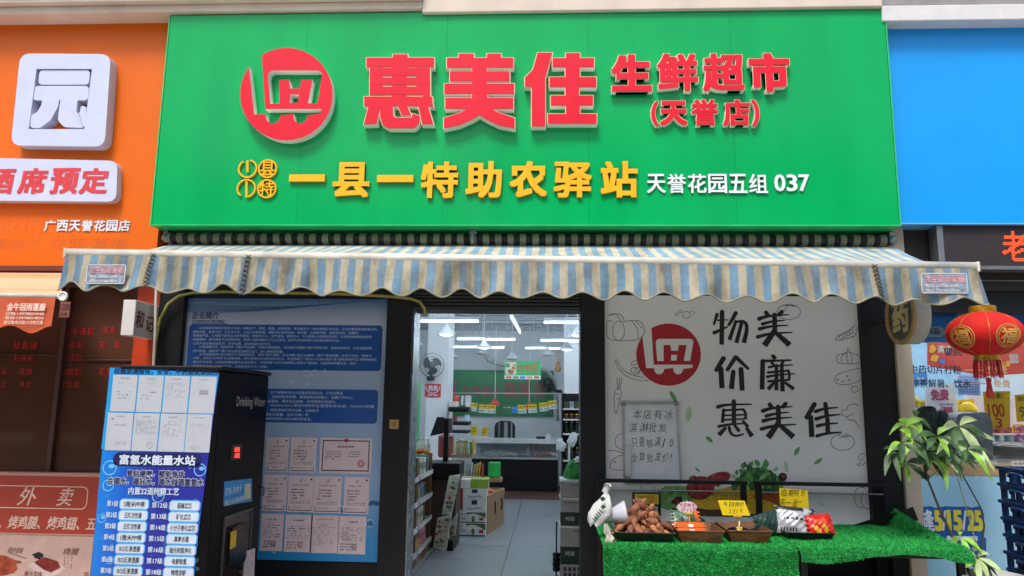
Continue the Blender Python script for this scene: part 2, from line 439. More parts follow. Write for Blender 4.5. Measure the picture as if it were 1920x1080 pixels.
mei = [B(1327, 153, 1722, 210), B(1398, 128, 1487, 162), B(1567, 128, 1648, 162), B(1478, 200, 1565, 395), B(1345, 233, 1700, 291), B(1313, 307, 1727, 367), B(1318, 392, 1722, 456),
       [(1478, 372), (1568, 372), (1572, 448), (1640, 482), (1730, 512), (1730, 572), (1640, 556), (1570, 524), (1520, 494), (1478, 520), (1400, 554), (1310, 572), (1310, 512), (1400, 484), (1466, 448)]]
jia = [[(90, 122), (175, 122), (140, 250), (134, 262), (134, 560), (54, 560), (54, 325), (14, 322), (14, 270), (60, 225)], B(258, 125, 340, 162), B(178, 155, 425, 207), B(255, 200, 340, 275), B(160, 268, 438, 326),
       B(255, 322, 335, 385), B(168, 378, 418, 436), B(258, 430, 340, 495), B(150, 488, 440, 544)]
big([c3(q) for q in hui], 'character'); big([c3(q) for q in mei], 'character'); big([c4(q) for q in jia], 'character')
def sign_text(s, px, mat, side, d, bold, off, name='character', rim=.0):
    mb = MB(); bx = uvbox(SG, *px, dep=d)
    if rim:
        mb.mat(2); letters(mb, SG, s, (bx[0] - rim, bx[1] - rim, bx[2] + rim, bx[3] + rim), h=d - .006, h0=.002, bold=(bold[0] + rim / (bx[3] - bx[1]) * .9, bold[1] + rim / (bx[3] - bx[1]) * .9), off=off, side=1, step=.0005)
    mb.mat(0); letters(mb, SG, s, bx, h=d, h0=.002 if not rim else d - .008, bold=bold, off=off, side=1 if not rim else 0, step=.0004)
    return mb.build(name, [mat, side, rimc], gs)
for s, x0, x1, y0, y1, bd in (('生', 1147, 1222, 102, 171, (.042, .032)), ('鲜', 1233, 1309, 100, 170, (.028, .018)), ('超', 1318, 1396, 100, 171, (.028, .018)), ('市', 1405, 1481, 99, 171, (.042, .034))):
    sign_text(s, (x0, y0, x1, y1), red, whs, .06, bd, .008, rim=.006)
for s, x0, x1, y0, y1, bd in (('(', 1221, 1235, 190, 236, (.028, .02)), ('天', 1238, 1289, 189, 235, (.035, .03)), ('誉', 1297, 1347, 186, 235, (.02, .015)), ('店', 1356, 1407, 187, 236, (.028, .02)), (')', 1410, 1424, 187, 236, (.028, .02))):
    sign_text(s, (x0, y0, x1, y1), red, whs, .045, bd, .008, rim=.005)
for s, x0, x1, y0, y1, bd in (('一', 542, 609, 327, 340, (0, 0)), ('县', 624, 693, 304, 370, (.028, .022)), ('一', 707, 775, 328, 341, (0, 0)), ('特', 789, 859, 303, 371, (.026, .02)), ('助', 873, 941, 302, 371, (.028, .022)),
                              ('农', 955, 1026, 302, 370, (.03, .025)), ('驿', 1038, 1110, 303, 370, (.026, .02)), ('站', 1126, 1196, 302, 370, (.03, .024))):
    sign_text(s, (x0, y0, x1, y1), yel, yels, .03, bd, .006)
wh_l = M('white_acrylic', '#e9f4f2', .35, var=.02)
for k, s in enumerate('天誉花园五组'):
    x = 1213 + k * 38.3; sign_text(s, (x, 326, x + 35, 362), wh_l, M('grey_letter_side', '#9fb0ac', .5), .016, (.012, .008), .006)
for k, s in enumerate('037'):
    x = 1452 + k * 22.6; sign_text(s, (x, 327, x + 20.5, 358.5), wh_l, M('grey_letter_side'), .016, (.014, .008), .006)
# the round cart emblem
def emblem(tf, cs, holes=True):
    o = []
    cx, cy, r = 372, 370, 276
    def arc(a0, a1, n=40): return [(cx + r * math.cos(R(a0 + (a1 - a0) * k / n)), cy + r * math.sin(R(a0 + (a1 - a0) * k / n))) for k in range(n + 1)]
    out = arc(238, 360 + 216) + [(180, 490), (250, 490)]
    out += [(292 + 43 * math.cos(R(a)), 497 + 48 * math.sin(R(a))) for a in range(180, -1, -20)] + [(412, 488)]
    out += [(454 + 42 * math.cos(R(a)), 497 + 48 * math.sin(R(a))) for a in range(180, -1, -20)] + [(578, 486), (578, 459), (246, 459), (236, 300)]
    h1 = [(276, 427), (262, 262), (268, 242), (286, 230), (562, 230), (580, 240), (584, 256), (556, 425), (501, 425), (526, 285), (460, 285), (452, 336), (395, 336), (386, 285), (330, 285), (330, 427)]
    h2 = [(395, 372), (446, 372), (440, 422), (392, 422)]
    return [tf(out), tf(h1), tf(h2)]
def fill_shape(loops, fr, dep=0.0):
    c = bpy.data.curves.new('shape', 'CURVE'); c.dimensions = '2D'; c.fill_mode = 'FRONT'
    for lp in loops:
        pts = [uv(fr, x, y, dep) for x, y in lp]
        s = c.splines.new('POLY'); s.points.add(len(pts) - 1)
        for p, q in zip(s.points, pts): p.co = (q[0], q[1], 0, 1)
        s.use_cyclic_u = True
    o = bpy.data.objects.new('shape', c); COL.objects.link(o); bpy.context.view_layer.update()
    me = bpy.data.meshes.new_from_object(o.evaluated_get(bpy.context.evaluated_depsgraph_get()))
    V = [(v.co.x, v.co.y) for v in me.vertices]; Fs = [tuple(p.vertices) if p.normal.z > 0 else tuple(p.vertices)[::-1] for p in me.polygons]
    bpy.data.objects.remove(o); bpy.data.curves.remove(c); bpy.data.meshes.remove(me)
    # weld doubles so that the border of the sheet is found
    key = {}; rem = []; V2 = []
    for v in V:
        k = (round(v[0], 5), round(v[1], 5))
        if k not in key: key[k] = len(V2); V2.append(v)
        rem.append(key[k])
    Fs = [tuple(dict.fromkeys(rem[i] for i in f)) for f in Fs]
    return V2, [f for f in Fs if len(f) > 2]
V, Fs = fill_shape(emblem(c3, 1), SG, .085)
mb = MB(); mb.mat(0); solid(mb, SG, V, Fs, .002, .085, side=1)
mb.build('emblem', [red, whs], gs)
# small yellow emblem: four rings
mb = MB()
def ring(mb, fr, cx, cy, r, wd, h, h0, a0=0, a1=360, n=28):
    o = [(cx + r * math.cos(R(a0 + (a1 - a0) * k / n)), cy + r * math.sin(R(a0 + (a1 - a0) * k / n))) for k in range(n + 1)]
    i = [(cx + (r - wd) * math.cos(R(a0 + (a1 - a0) * k / n)), cy + (r - wd) * math.sin(R(a0 + (a1 - a0) * k / n))) for k in range(n + 1)]
    for k in range(n):
        q = [o[k], o[k + 1], i[k + 1], i[k]]
        plate(mb, fr, q, h0, h)
sc_ = 1 / 232
for (cx, cy, a0, a1) in ((464, 316, -235, 75), (501.5, 316, 0, 360), (461.5, 353, -75, 235), (500, 353.5, 0, 360)):
    u_, v_ = uv(SG, cx, cy, .022); ring(mb, SG, u_, v_, .083, .013, .022, .002, a0, a1)
for q in ((B(462, 301, 466, 322), 0), (B(460, 340, 464, 370), 0)):
    plate(mb, SG, [uv(SG, *p, .022) for p in q[0]], .002, .0222)
letters(mb, SG, '县', uvbox(SG, 488, 303, 515, 330, .022), h=.0216, h0=.002, bold=(.012, .01), off=.004)
letters(mb, SG, '特', uvbox(SG, 486, 340, 513, 367, .022), h=.0216, h0=.002, bold=(.012, .01), off=.004)
mb.build('ring_emblem', yel, gs)

# ================================================================== ORANGE SIGNBOARD (left)
YO = -.17
orange = M('orange_board', '#e06600', .4, var=.03, scale=1.2, spec=.35)
og = thing('signboard', 'orange restaurant signboard with white raised character in a rounded square', 'sign', tuple(P(140, 500, -.1)))
OG = FY(YO)
a = P(-260, 270, YO).x; z0 = P(140, 499, YO).z; z1 = P(160, 44, YO).z
MB().box((a, YO, z0), (xs0 - .02, .2, z1)).build('panel', orange, og)
MB().box((a, YO - .02, z0 - .045), (xs0 - .02, .2, z0 - .002)).build('edge_trim', M('brown_trim', '#6b2d14', .5), og)
wl = M('white_lightbox', '#cbd2e8', .3, var=.02); wls = M('white_box_side', '#c3cade', .4, var=.02)
sl_ = lambda q: [uv(OG, x, y, .1) for x, y in q]
# rounded square frame: four sides with rounded corners
oc = crop(0, 0, 2)
def round_poly(pts, r, n=5):
    out = []
    for i in range(len(pts)):
        p = Vector(pts[i]); a_ = (Vector(pts[i - 1]) - p).normalized(); b_ = (Vector(pts[(i + 1) % len(pts)]) - p).normalized()
        for k in range(n + 1):
            t = k / n; q0 = p + a_ * r; q1 = p + b_ * r
            out.append(tuple(q0 * (1 - t) ** 2 + p * 2 * t * (1 - t) + q1 * t * t))
    return out
outer = round_poly(oc([(76, 200), (416, 203), (392, 550), (40, 545)]), 20)
inner = oc([(137, 258), (345, 258), (316, 484), (107, 484)])
V, Fs = fill_shape([outer, inner], OG, .11); mb = MB(); mb.mat(0); solid(mb, OG, V, Fs, .002, .11, side=1)
yuan = [round_poly(oc([(148, 263), (338, 263), (333, 317), (143, 317)]), 8), round_poly(oc([(130, 322), (334, 322), (330, 376), (122, 376)]), 8),
        round_poly(oc([(160, 370), (222, 370), (218, 400), (190, 450), (150, 480), (118, 480), (106, 455), (112, 436), (140, 420), (155, 395)]), 4),
        round_poly(oc([(228, 370), (292, 370), (286, 425), (300, 425), (304, 396), (324, 400), (322, 470), (306, 480), (240, 476), (216, 450)]), 5)]
for k, q in enumerate(yuan): mb.mat(0); plate(mb, OG, sl_(q), .002, .1 + k * .0006, side=1)
mb.build('character', [wl, wls], og)
mb = MB(); plate(mb, OG, sl_(round_poly([(-140, 292), (218, 300), (215, 377), (-144, 374)], 17)), .002, .08, side=1); mb.build('plate', [wl, wls], og)
OG2 = FY(YO - .08)
redp = M('red_print', '#d23a3f', .5, var=.03)
for s, x0, x1 in (('酒', -22, 25), ('席', 34, 86), ('预', 93, 146), ('定', 149, 202)):
    write(og, OG2, s, (x0, 315, x1, 364), redp, 'character', bold=(.03, .022), off=.008, h=.003, shear=.08)
for k, s in enumerate('广西天誉花园店'):
    x = 84 + k * 23.2; mb = MB(); letters(mb, OG, s, uvbox(OG, x, 413, x + 21, 434), h=.008, h0=.002, bold=(.02, .018), off=.006, shear=.04, side=1); mb.build('character', [M('white_small_letter', '#e4e4ea', .4), wls], og)
gh = M('faded_glue', '#d4600f', .6)
for s, px in (('NO.131', (-10, 412, 78, 432)), ('香猪店', (-10, 447, 72, 468)), ('花园酒楼', (90, 447, 240, 468))): mb = MB(); letters(mb, OG, s, uvbox(OG, *px), h=.0015, shear=.1); mb.build('faded_lettering', gh, og)

# ================================================================== BLUE SIGNBOARD (right)
YB = -.2
bs = thing('signboard', 'plain bright blue pharmacy signboard cut off by the right edge', 'sign', tuple(P(1800, 418, -.1)))
z0 = P(1800, 418, YB).z; z1 = P(1800, 52, YB).z; bxr = P(2250, 300, YB).x
MB().box((xs1 + .016, YB, z0), (bxr, .2, z1)).build('panel', M('blue_board', '#0098ea', .35, var=.03, scale=1), bs)
MB().box((xs1 + .016, YB - .006, z0 - .012), (bxr, .2, z0 - .002)).build('edge_trim', M('pale_blue_trim', '#6db6ee', .4), bs)

# ================================================================== STRIPED AWNING
YF = -1.38; YR = -.16
aw = thing('awning', 'faded blue and cream striped awning with scalloped valance over the shopfront', 'awning', (0.9, -.1, 2.95))
def stripe_mat(name, c1, c2, freq, stain=.5, phase=0.0):
    m = bpy.data.materials.new(name); m.use_nodes = True; n = m.node_tree; L = n.links.new; b = n.nodes['Principled BSDF']
    b.inputs['Roughness'].default_value = .65
    tc = n.nodes.new('ShaderNodeTexCoord'); sp = n.nodes.new('ShaderNodeSeparateXYZ'); L(tc.outputs['Object'], sp.inputs[0])
    wob = n.nodes.new('ShaderNodeTexNoise'); wob.inputs['Scale'].default_value = 2.2; L(tc.outputs['Object'], wob.inputs['Vector'])
    def math_(op, a, b_): 
        q = n.nodes.new('ShaderNodeMath'); q.operation = op
        for i, v in enumerate((a, b_)):
            if isinstance(v, (int, float)): q.inputs[i].default_value = v
            else: L(v, q.inputs[i])
        return q.outputs[0]
    x = math_('ADD', math_('MULTIPLY', sp.outputs[0], freq), math_('MULTIPLY', wob.outputs[0], .5))
    f = math_('FRACT', math_('ADD', x, phase), 0); sq = math_('GREATER_THAN', f, .5)
    mx = n.nodes.new('ShaderNodeMix'); mx.data_type = 'RGBA'; mx.inputs[6].default_value = lin(c1); mx.inputs[7].default_value = lin(c2); L(sq, mx.inputs[0])
    # dirt: blotches and dribbles
    mp = n.nodes.new('ShaderNodeMapping'); mp.inputs['Scale'].default_value = (1, 1, .35); L(tc.outputs['Object'], mp.inputs[0])
    d = n.nodes.new('ShaderNodeTexNoise'); d.inputs['Scale'].default_value = 5; d.inputs['Detail'].default_value = 8; d.inputs['Roughness'].default_value = .65; L(mp.outputs[0], d.inputs['Vector'])
    r = n.nodes.new('ShaderNodeMapRange'); r.inputs[1].default_value = .42; r.inputs[2].default_value = .72; r.inputs[3].default_value = 0; r.inputs[4].default_value = stain; L(d.outputs[0], r.inputs[0])
    m2 = n.nodes.new('ShaderNodeMix'); m2.data_type = 'RGBA'; m2.inputs[7].default_value = lin('#55503f'); L(r.outputs[0], m2.inputs[0]); L(mx.outputs[2], m2.inputs[6])
    L(m2.outputs[2], b.inputs['Base Color'])
    bp = n.nodes.new('ShaderNodeBump'); bp.inputs['Strength'].default_value = .55; bp.inputs['Distance'].default_value = .025
    d2 = n.nodes.new('ShaderNodeTexNoise'); d2.inputs['Scale'].default_value = 9; d2.inputs['Detail'].default_value = 4; L(tc.outputs['Object'], d2.inputs['Vector']); L(d2.outputs[0], bp.inputs['Height']); L(bp.outputs[0], b.inputs['Normal'])
    # thin canvas lets some daylight through
    t = n.nodes.new('ShaderNodeBsdfTranslucent'); L(m2.outputs[2], t.inputs[0]); ms = n.nodes.new('ShaderNodeMixShader'); ms.inputs[0].default_value = .18
    L(b.outputs[0], ms.inputs[1]); L(t.outputs[0], ms.inputs[2]); L(ms.outputs[0], n.nodes['Material Output'].inputs[0])
    MATS[name] = m; return m
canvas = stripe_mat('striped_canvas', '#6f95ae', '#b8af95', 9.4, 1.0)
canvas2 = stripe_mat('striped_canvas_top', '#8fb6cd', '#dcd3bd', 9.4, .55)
fl, fr_ = P(128, 474, YF), P(1828, 500, YF)
bl_, br_ = P(316, 459, YR), P(1676, 463, YR)
mb = MB(); NX, NY = 120, 8; vs = []
for j in range(NY + 1):
    t = j / NY
    for i in range(NX + 1):
        s = i / NX; p = (bl_.lerp(br_, s)).lerp(fl.lerp(fr_, s), t)
        sag = -.035 * math.sin(math.pi * t) * (1 + .4 * math.sin(s * 40) + .3 * math.sin(s * 13 + 1))
        vs.append((p.x, p.y, p.z + sag))
mb.add(vs, [(j * (NX + 1) + i, (j + 1) * (NX + 1) + i, (j + 1) * (NX + 1) + i + 1, j * (NX + 1) + i + 1) for j in range(NY) for i in range(NX)])
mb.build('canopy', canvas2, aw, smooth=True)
# valance hanging from the front bar, with a scalloped hem
mb = MB(); NX, NY = 460, 8; vs = []; hem = []
wid = fr_.x - fl.x; NSC = 23
for j in range(NY + 1):
    t = j / NY
    for i in range(NX + 1):
        s = i / NX; p = fl.lerp(fr_, s)
        sc = .5 - .5 * math.cos(2 * math.pi * (s * NSC + .12)); sc = sc * (.05 + .012 * math.sin(s * 31 + 1) + .008 * math.sin(s * 71))
        H = .265 - .012 * s - sc
        dy = .018 * t * math.sin(s * 97 + 2 * math.sin(s * 17)) + .012 * t * math.sin(s * 173 + t * 2) + .02 * t * math.sin(s * 41 + 2) - .03 * t
        q = Vector((p.x + (s - .5) * .06 * t, p.y - .022 + dy, p.z - .012 - H * t)); vs.append(q)
        if j == NY: hem.append(q + Vector((0, -.002, 0)))
mb.add(vs, [(j * (NX + 1) + i, (j + 1) * (NX + 1) + i, (j + 1) * (NX + 1) + i + 1, j * (NX + 1) + i + 1) for j in range(NY) for i in range(NX)])
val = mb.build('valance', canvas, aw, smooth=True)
mb = MB(); mb.tube(hem, .006, 6); mb.build('hem', M('hem_tape', '#8f8a74', .8, var=.15), val, smooth=True)
# tears mended with crossed stitches
for px in (292, 470, 1640):
    mb = MB()
    s = (P(px, 500, YF).x - fl.x) / wid
    for k in range(9):
        j = min(NY, k); q = vs[min(NY, max(0, k)) * (NX + 1) + int(s * NX)] if k <= NY else None
        if q is None: continue
        a = Vector(q) + Vector((-.018, -.006, -.01)); b = Vector(q) + Vector((.018, -.006, .012)); mb.tube([a, b], .003, 5); mb.tube([Vector(q) + Vector((-.018, -.007, .012)), Vector(q) + Vector((.018, -.007, -.012))], .003, 5)
    mb.build('stitching', M('dark_thread', '#4a4538', .9), val)
mb = MB(); mb.tube([fl, fr_], .03, 14); 
mb.build('front_bar', M('white_bar', '#d5d0c0', .4, .1, var=.12, scale=5), aw, smooth=True)
MB().box((fl.x - .02, YF - .03, fl.z - .04), (fl.x + .002, YF + .03, fl.z + .03)).build('end_cap', M('white_bar'), aw, bevel=.008); MB().box((fr_.x - .002, YF - .03, fr_.z - .04), (fr_.x + .02, YF + .03, fr_.z + .03)).build('end_cap', M('white_bar'), aw, bevel=.008)
rl, rr_ = P(318, 447, YR + .02), P(1664, 451, YR + .02)
mb = MB(); mb.tube([rl, rr_], .05, 16); mb.build('roller', stripe_mat('rolled_canvas', '#15171a', '#8f9079', 9.4, .5), aw, smooth=True)
for c in (rl + Vector((-.03, 0, 0)), rr_ + Vector((.03, 0, 0))): mb = MB(); mb.lathe(c, [(.04, -.03), (.045, 0), (.03, .03)], 12, 'X'); mb.box((c.x - .02, c.y - .02, c.z), (c.x + .02, c.y + .1, c.z + .07)); mb.build('roller_bracket', M('galvanised', '#8c9294', .4, .8), aw, bevel=.004)
mb = MB(); c = rl.lerp(rr_, .435); mb.box((c.x - .03, c.y - .06, c.z + .03), (c.x + .03, c.y + .1, c.z + .07)); mb.box((c.x - .012, c.y - .075, c.z - .05), (c.x + .012, c.y - .055, c.z + .05))
mb.build('roller_bracket', M('galvanised', '#8c9294', .4, .8), aw, bevel=.004)
for e0, e1, k in ((bl_, fl, 1), (br_, fr_, -1)):
    mb = MB(); el = (e0.lerp(e1, .55)) + Vector((k * .55, 0, -.1)); mb.tube([e0 + Vector((k * .25, .0, -.14)), el], .02, 8); mb.tube([el, e1 + Vector((k * .2, .02, -.03))], .017, 8); mb.lathe(el, [(.03, -.03), (.03, .03)], 12); mb.build('folding_arm', M('galvanised'), aw)
# maker's printed panels near both ends
pr = M('print_pink', '#cf9aa0', .7, var=.2, scale=30); pw = M('print_white', '#d8d8d6', .7, var=.05); pn = M('print_navy', '#8591a2', .7, var=.25, scale=25)
def maker(px, off):
    fr = FY(YF - .085); mb = MB(); bx = uvbox(fr, *px); a, b, c, d = bx
    mb.mat(0); plate(mb, fr, rect(a, b, c, d), None, 0)
    mb.mat(1); wd = .005
    for q in (rect(a, b, c, b + wd), rect(a, d - wd, c, d), rect(a, b, a + wd, d), rect(c - wd, b, c, d)): plate(mb, fr, q, None, .0015)
    h = d - b; w_ = c - a
    mb.mat(2); letters(mb, fr, '金牛冠雨蓬廠', (a + w_ * .08, b + h * .52, c - w_ * .06, d - h * .08), h=.002, bold=(.03, .02))
    mb.mat(1); letters(mb, fr, '电话:13978824940', (a + w_ * .1, b + h * .28, c - w_ * .2, b + h * .46), h=.002, bold=(.02, .01)); letters(mb, fr, '电话:13978824834', (a + w_ * .1, b + h * .06, c - w_ * .2, b + h * .22), h=.002, bold=(.02, .01))
    return mb.build('printed_panel', [pn, pw, pr], val)
maker((162, 496, 235, 532), 0); maker((1727, 512, 1814, 550), 0)

# ================================================================== RESTAURANT (left)
rs = thing('restaurant_shopfront', 'dark glazed restaurant front with brown frames and dim red menu lettering', 'shopfront', tuple(P(100, 1000, 0)))
brn = M('brown_frame', '#4a2b20', .5, var=.1); dk = M('warm_room', '#7d5646', .8, var=.2, scale=1.5)
XL = P(-300, 700, 0).x; XR_ = X(300) - .25
zt = P(140, 540, .05).z; zs = P(140, 892, 0).z
mb = MB(); mb.box((XL, 1.2, 0), (XR_ + .2, 1.3, 3.2)); mb.box((XL - .1, .25, 0), (XL, 1.2, 3.2)); mb.box((XR_ + .2, .28, 0), (XR_ + .3, 1.2, 3.2)); mb.box((XL, .3, zt + .2), (XR_ + .2, 1.2, zt + .3))
mb.box((XL, .3, 0), (XR_ + .2, 1.2, .06)); mb.build('back_room', dk, rs)
# things dimly visible in the room
for q_ in ((40, 92, 735, .75), (150, 236, 862, .6)):
    fr = FY(q_[3]); a0, b0, c0, d0 = uvbox(fr, q_[0], q_[2], q_[1], 960); mb = MB(); o_ = [(a0, 0.07), (c0, 0.07), (c0, d0 - .1)] + [((a0 + c0) / 2 + (c0 - a0) / 2 * math.cos(R(t)), d0 - .1 + .1 * math.sin(R(t))) for t in range(15, 180, 15)] + [(a0, d0 - .1)]; plate(mb, fr, o_, -.3, 0); mb.build('booth', M('dark_booth', '#3a241c', .6), rs)
xm0, xm1 = P(110, 700, 0).x - .025, P(110, 700, 0).x + .015
xo = P(247, 700, 0).x
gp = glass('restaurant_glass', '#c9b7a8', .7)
n_ = gp.node_tree; mx_ = n_.nodes.new('ShaderNodeMixShader'); df = n_.nodes.new('ShaderNodeBsdfDiffuse'); df.inputs[0].default_value = lin('#7a5242'); mx_.inputs[0].default_value = .42    # brown tint film, its diffuse mixed in to brighten the dark room
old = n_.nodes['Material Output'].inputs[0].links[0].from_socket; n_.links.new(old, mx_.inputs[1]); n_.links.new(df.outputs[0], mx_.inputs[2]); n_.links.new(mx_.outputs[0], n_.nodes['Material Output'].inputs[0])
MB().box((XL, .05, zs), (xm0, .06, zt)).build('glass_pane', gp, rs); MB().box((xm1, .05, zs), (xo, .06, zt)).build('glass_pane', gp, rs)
mb = MB(); mb.box((xm0, 0, zs), (xm1, .1, zt)); mb.box((XL, .0, zt), (xo, .12, zt + .12)); mb.box((XL, .03, zs + 1.02), (xm0 - .001, .045, zs + 1.03)); mb.box((xm1 + .001, .03, P(200, 676, 0).z), (xo, .045, P(200, 676, 0).z + .012)); mb.build('frame', brn, rs, bevel=.004)
MB().box((XL, .02, zt + .121), (X(291), .3, z0 - .02)).build('fascia', brn, rs)
ored = M('orange_red_panel', '#b83a12', .4, var=.08)
MB().box((xo + .001, -.02, 0), (X(291), .28, zt + .119)).build('side_panel', ored, rs)
dr = M('menu_red', '#a81c18', .6, var=.1)
FG = FY(.047); mr_ = random.Random(3)
def dim_lines(rows):
    for (x0, y, x1, h_) in rows:
        mb = MB()
        n = max(1, int((x1 - x0) / (h_ * 1.1)))
        for k in range(n):
            bx = uvbox(FG, x0 + k * h_ * 1.1, y, x0 + k * h_ * 1.1 + h_ * .95, y + h_); a, b, c, d = bx; H = d - b
            for j in range(4):
                yy = b + H * (j + .2 * mr_.random()) / 4; plate(mb, FG, rect(a, yy, c - .2 * (c - a) * mr_.random(), yy + H * .1), None, .0004 * j)
            for j in range(2):
                xx = a + (c - a) * mr_.random() * .8; plate(mb, FG, rect(xx, b, xx + .12 * (c - a), d), None, .002 + .0004 * j)
        mb.build('menu_lettering', dr, rs)
dim_lines([(118, 614, 182, 14), (192, 612, 225, 12), (116, 640, 165, 13), (186, 640, 200, 13), (215, 640, 228, 13), (114, 664, 165, 13), (112, 690, 164, 13), (186, 690, 226, 13), (110, 714, 165, 13),
           (26, 640, 76, 14), (26, 664, 74, 12), (2, 690, 20, 12), (36, 690, 74, 12), (2, 714, 18, 12), (36, 714, 70, 12)])
# counter front with the takeaway board
tk = thing('takeaway_board', 'red takeaway menu board with roast meat pictures below the restaurant window', 'menu board', tuple(P(90, 1100, -.1)))
YT = -.09; TG = FY(YT)
xe = P(196, 980, YT).x + .35; zA = P(90, 893, YT).z; zB = P(90, 1000, YT).z
MB().box((XL, YT, zA - .002), (xe, .0, zA + .028)).build('ledge', M('pinkish_ledge', '#c08a78', .5), tk, bevel=.004)
MB().box((XL, YT, zB), (xe, .0, zA - .004)).build('red_panel', M('takeaway_red', '#a83a24', .5, var=.05), tk)
MB().box((XL, YT, 0), (xe, .0, zB - .012)).build('picture_panel', M('takeaway_pink', '#c2a095', .5, var=.05), tk)
MB().box((XL, YT - .006, zB - .011), (xe, 0, zB - .001)).build('trim', M('pinkish_ledge'), tk)
pk = M('takeaway_ink', '#e0b9a6', .6)
mb = MB(); bx = uvbox(TG, -200, 909, 165, 952); o_ = rrect(*bx, .05); 
i_ = rrect(bx[0] + .008, bx[1] + .008, bx[2] - .008, bx[3] - .008, .043)
for k in range(len(o_)): plate(mb, TG, [o_[k], o_[(k + 1) % len(o_)], i_[(k + 1) % len(o_)], i_[k]], None, .002)
mb.build('border', pk, tk)
write(tk, TG, '外', (33, 913, 65, 948), pk, 'character', bold=(.01, .006), shear=.25); write(tk, TG, '卖', (107, 914, 134, 949), pk, 'character', bold=(.01, .006), shear=.25)
write(tk, TG, '鸡、烤鸡腿、烤鸡翅、五香排骨', (-22, 968, 234, 993), pk, 'lettering', bold=(.03, .015), shear=.15)
mb = MB(); letters(mb, TG, '黑汁叉烧', uvbox(TG, 46, 1071, 79, 1080.5)); mb.build('caption', M('dark_red_ink', '#7a2018', .6), tk); mb = MB(); letters(mb, TG, '凤爪', uvbox(TG, 157, 1073, 178, 1082)); mb.build('caption', M('dark_red_ink', '#7a2018', .6), tk)
mb = MB(); letters(mb, TG, '烧腊', uvbox(TG, 117, 1027, 146, 1040), shear=.3); scribble(mb, TG, uvbox(TG, 120, 1042, 140, 1070), 8, 3); letters(mb, TG, '明炉烧味', uvbox(TG, 14, 1026, 42, 1038), shear=.3); ribbon(mb, TG, [uv(TG, *p) for p in ((20, 1037), (50, 1047))], .004, .003); mb.build('caption', M('brown_ink', '#6b4a30', .6), tk)
def blot(mb, fr, cx, cy, rx, ry, h, n=14, seed=1, rag=.15):
    q = random.Random(seed); plate(mb, fr, [uv(fr, cx + rx * math.cos(6.283 * k / n) * (1 + rag * q.uniform(-1, 1)), cy + ry * math.sin(6.283 * k / n) * (1 + rag * q.uniform(-1, 1))) for k in range(n)], None, h)
mt = M('roast_meat', '#7c2a14', .35, var=.3, scale=14, hx2='#b5562c'); mt2 = M('glazed_meat', '#8f2a20', .35, var=.3, scale=18, hx2='#5e1712'); ink = M('black_ink', '#141414', .6)
mb = MB(); plate(mb, TG, [uv(TG, *p) for p in ((-30, 1044), (-5, 1040), (12, 1042), (28, 1050), (40, 1052), (40, 1056), (30, 1056), (33, 1066), (26, 1074), (10, 1078), (-20, 1082))], None, .003); mb.build('roast_duck_picture', mt, tk)
mb = MB(); mb.mat(0); plate(mb, TG, [uv(TG, *p) for p in ((50, 1060), (86, 1043), (126, 1066), (92, 1086))], None, .0015)
mb.mat(1); plate(mb, TG, [uv(TG, *p) for p in ((64, 1054), (84, 1044), (108, 1052), (114, 1064), (96, 1073), (82, 1068))], None, .003)
mb.mat(2); blot(mb, TG, 72, 1042, 11, 6, .0035, seed=4, rag=.35); mb.build('roast_pork_picture', [M('white_plate', '#cdb9b0', .5), mt2, ink], tk)

# the restaurant's own awning
ra = thing('awning', 'orange restaurant awning with pale top and printed scalloped valance', 'awning', tuple(P(60, 512, -.2)))
YA = -1.05
rb0, rb1 = P(-420, 546, YA), P(112, 556, YA)
t0, t1 = P(-420, 509, -.19), P(122, 512, -.19)
mb = MB(); vs = []
for j in range(7):
    for i in range(25):
        p = t0.lerp(t1, i / 24).lerp(rb0.lerp(rb1, i / 24), j / 6); vs.append((p.x, p.y, p.z - .03 * math.sin(math.pi * j / 6)))
mb.add(vs, [(j * 25 + i, (j + 1) * 25 + i, (j + 1) * 25 + i + 1, j * 25 + i + 1) for j in range(6) for i in range(24)])
mb.build('canopy', M('pale_orange_canvas', '#d98a58', .5, scale=1.6, stretch=(.25, 3, 3), hx2='#f0c8a6'), ra, smooth=True)
mb = MB(); mb.tube([rb0, rb1], .017, 12); mb.build('front_bar', M('white_bar'), ra, smooth=True)
mb = MB(); mb.lathe(rb1 + Vector((.035, -.02, 0)), [(.0, -.012), (.036, -.012), (.036, .0), (.026, .004), (.024, -.002), (0, -.002)], 20, 'Y'); mb.build('bar_ring', M('white_ring', '#dcdcd8', .4), ra, smooth=True)
mb = MB(); vs = []
for j in range(6):
    for i in range(61):
        s = i / 60; p = rb0.lerp(rb1, s * .99); sc = .5 - .5 * math.cos(2 * math.pi * ((p.x - rb1.x) / .33 + .05))
        vs.append(Vector((p.x, p.y - .012 + .012 * (j / 5) * math.sin(s * 30), p.z - .012 - (.21 + .055 * sc) * j / 5)))
mb.add(vs, [(j * 61 + i, (j + 1) * 61 + i, (j + 1) * 61 + i + 1, j * 61 + i + 1) for j in range(5) for i in range(60)])
mb.build('valance', M('orange_canvas', '#c4552c', .6, var=.1, scale=4), ra, smooth=True)
AG = FY(YA - .03); pp = M('pale_print', '#ecd0c0', .7)
for s, px, b_ in (('金牛冠雨蓬廠', (13, 568, 86, 583), .025), ('订购:13978824940', (11, 585, 83, 591.5), .015), ('电话:13978824834', (10, 593, 82, 599), .015), ('欧式篷/收动篷/大型推拉篷', (8, 601, 81, 608), .012)): mb = MB(); letters(mb, AG, s, uvbox(AG, *px), bold=(b_, b_ * .6), shear=.05); mb.build('lettering', pp, ra)
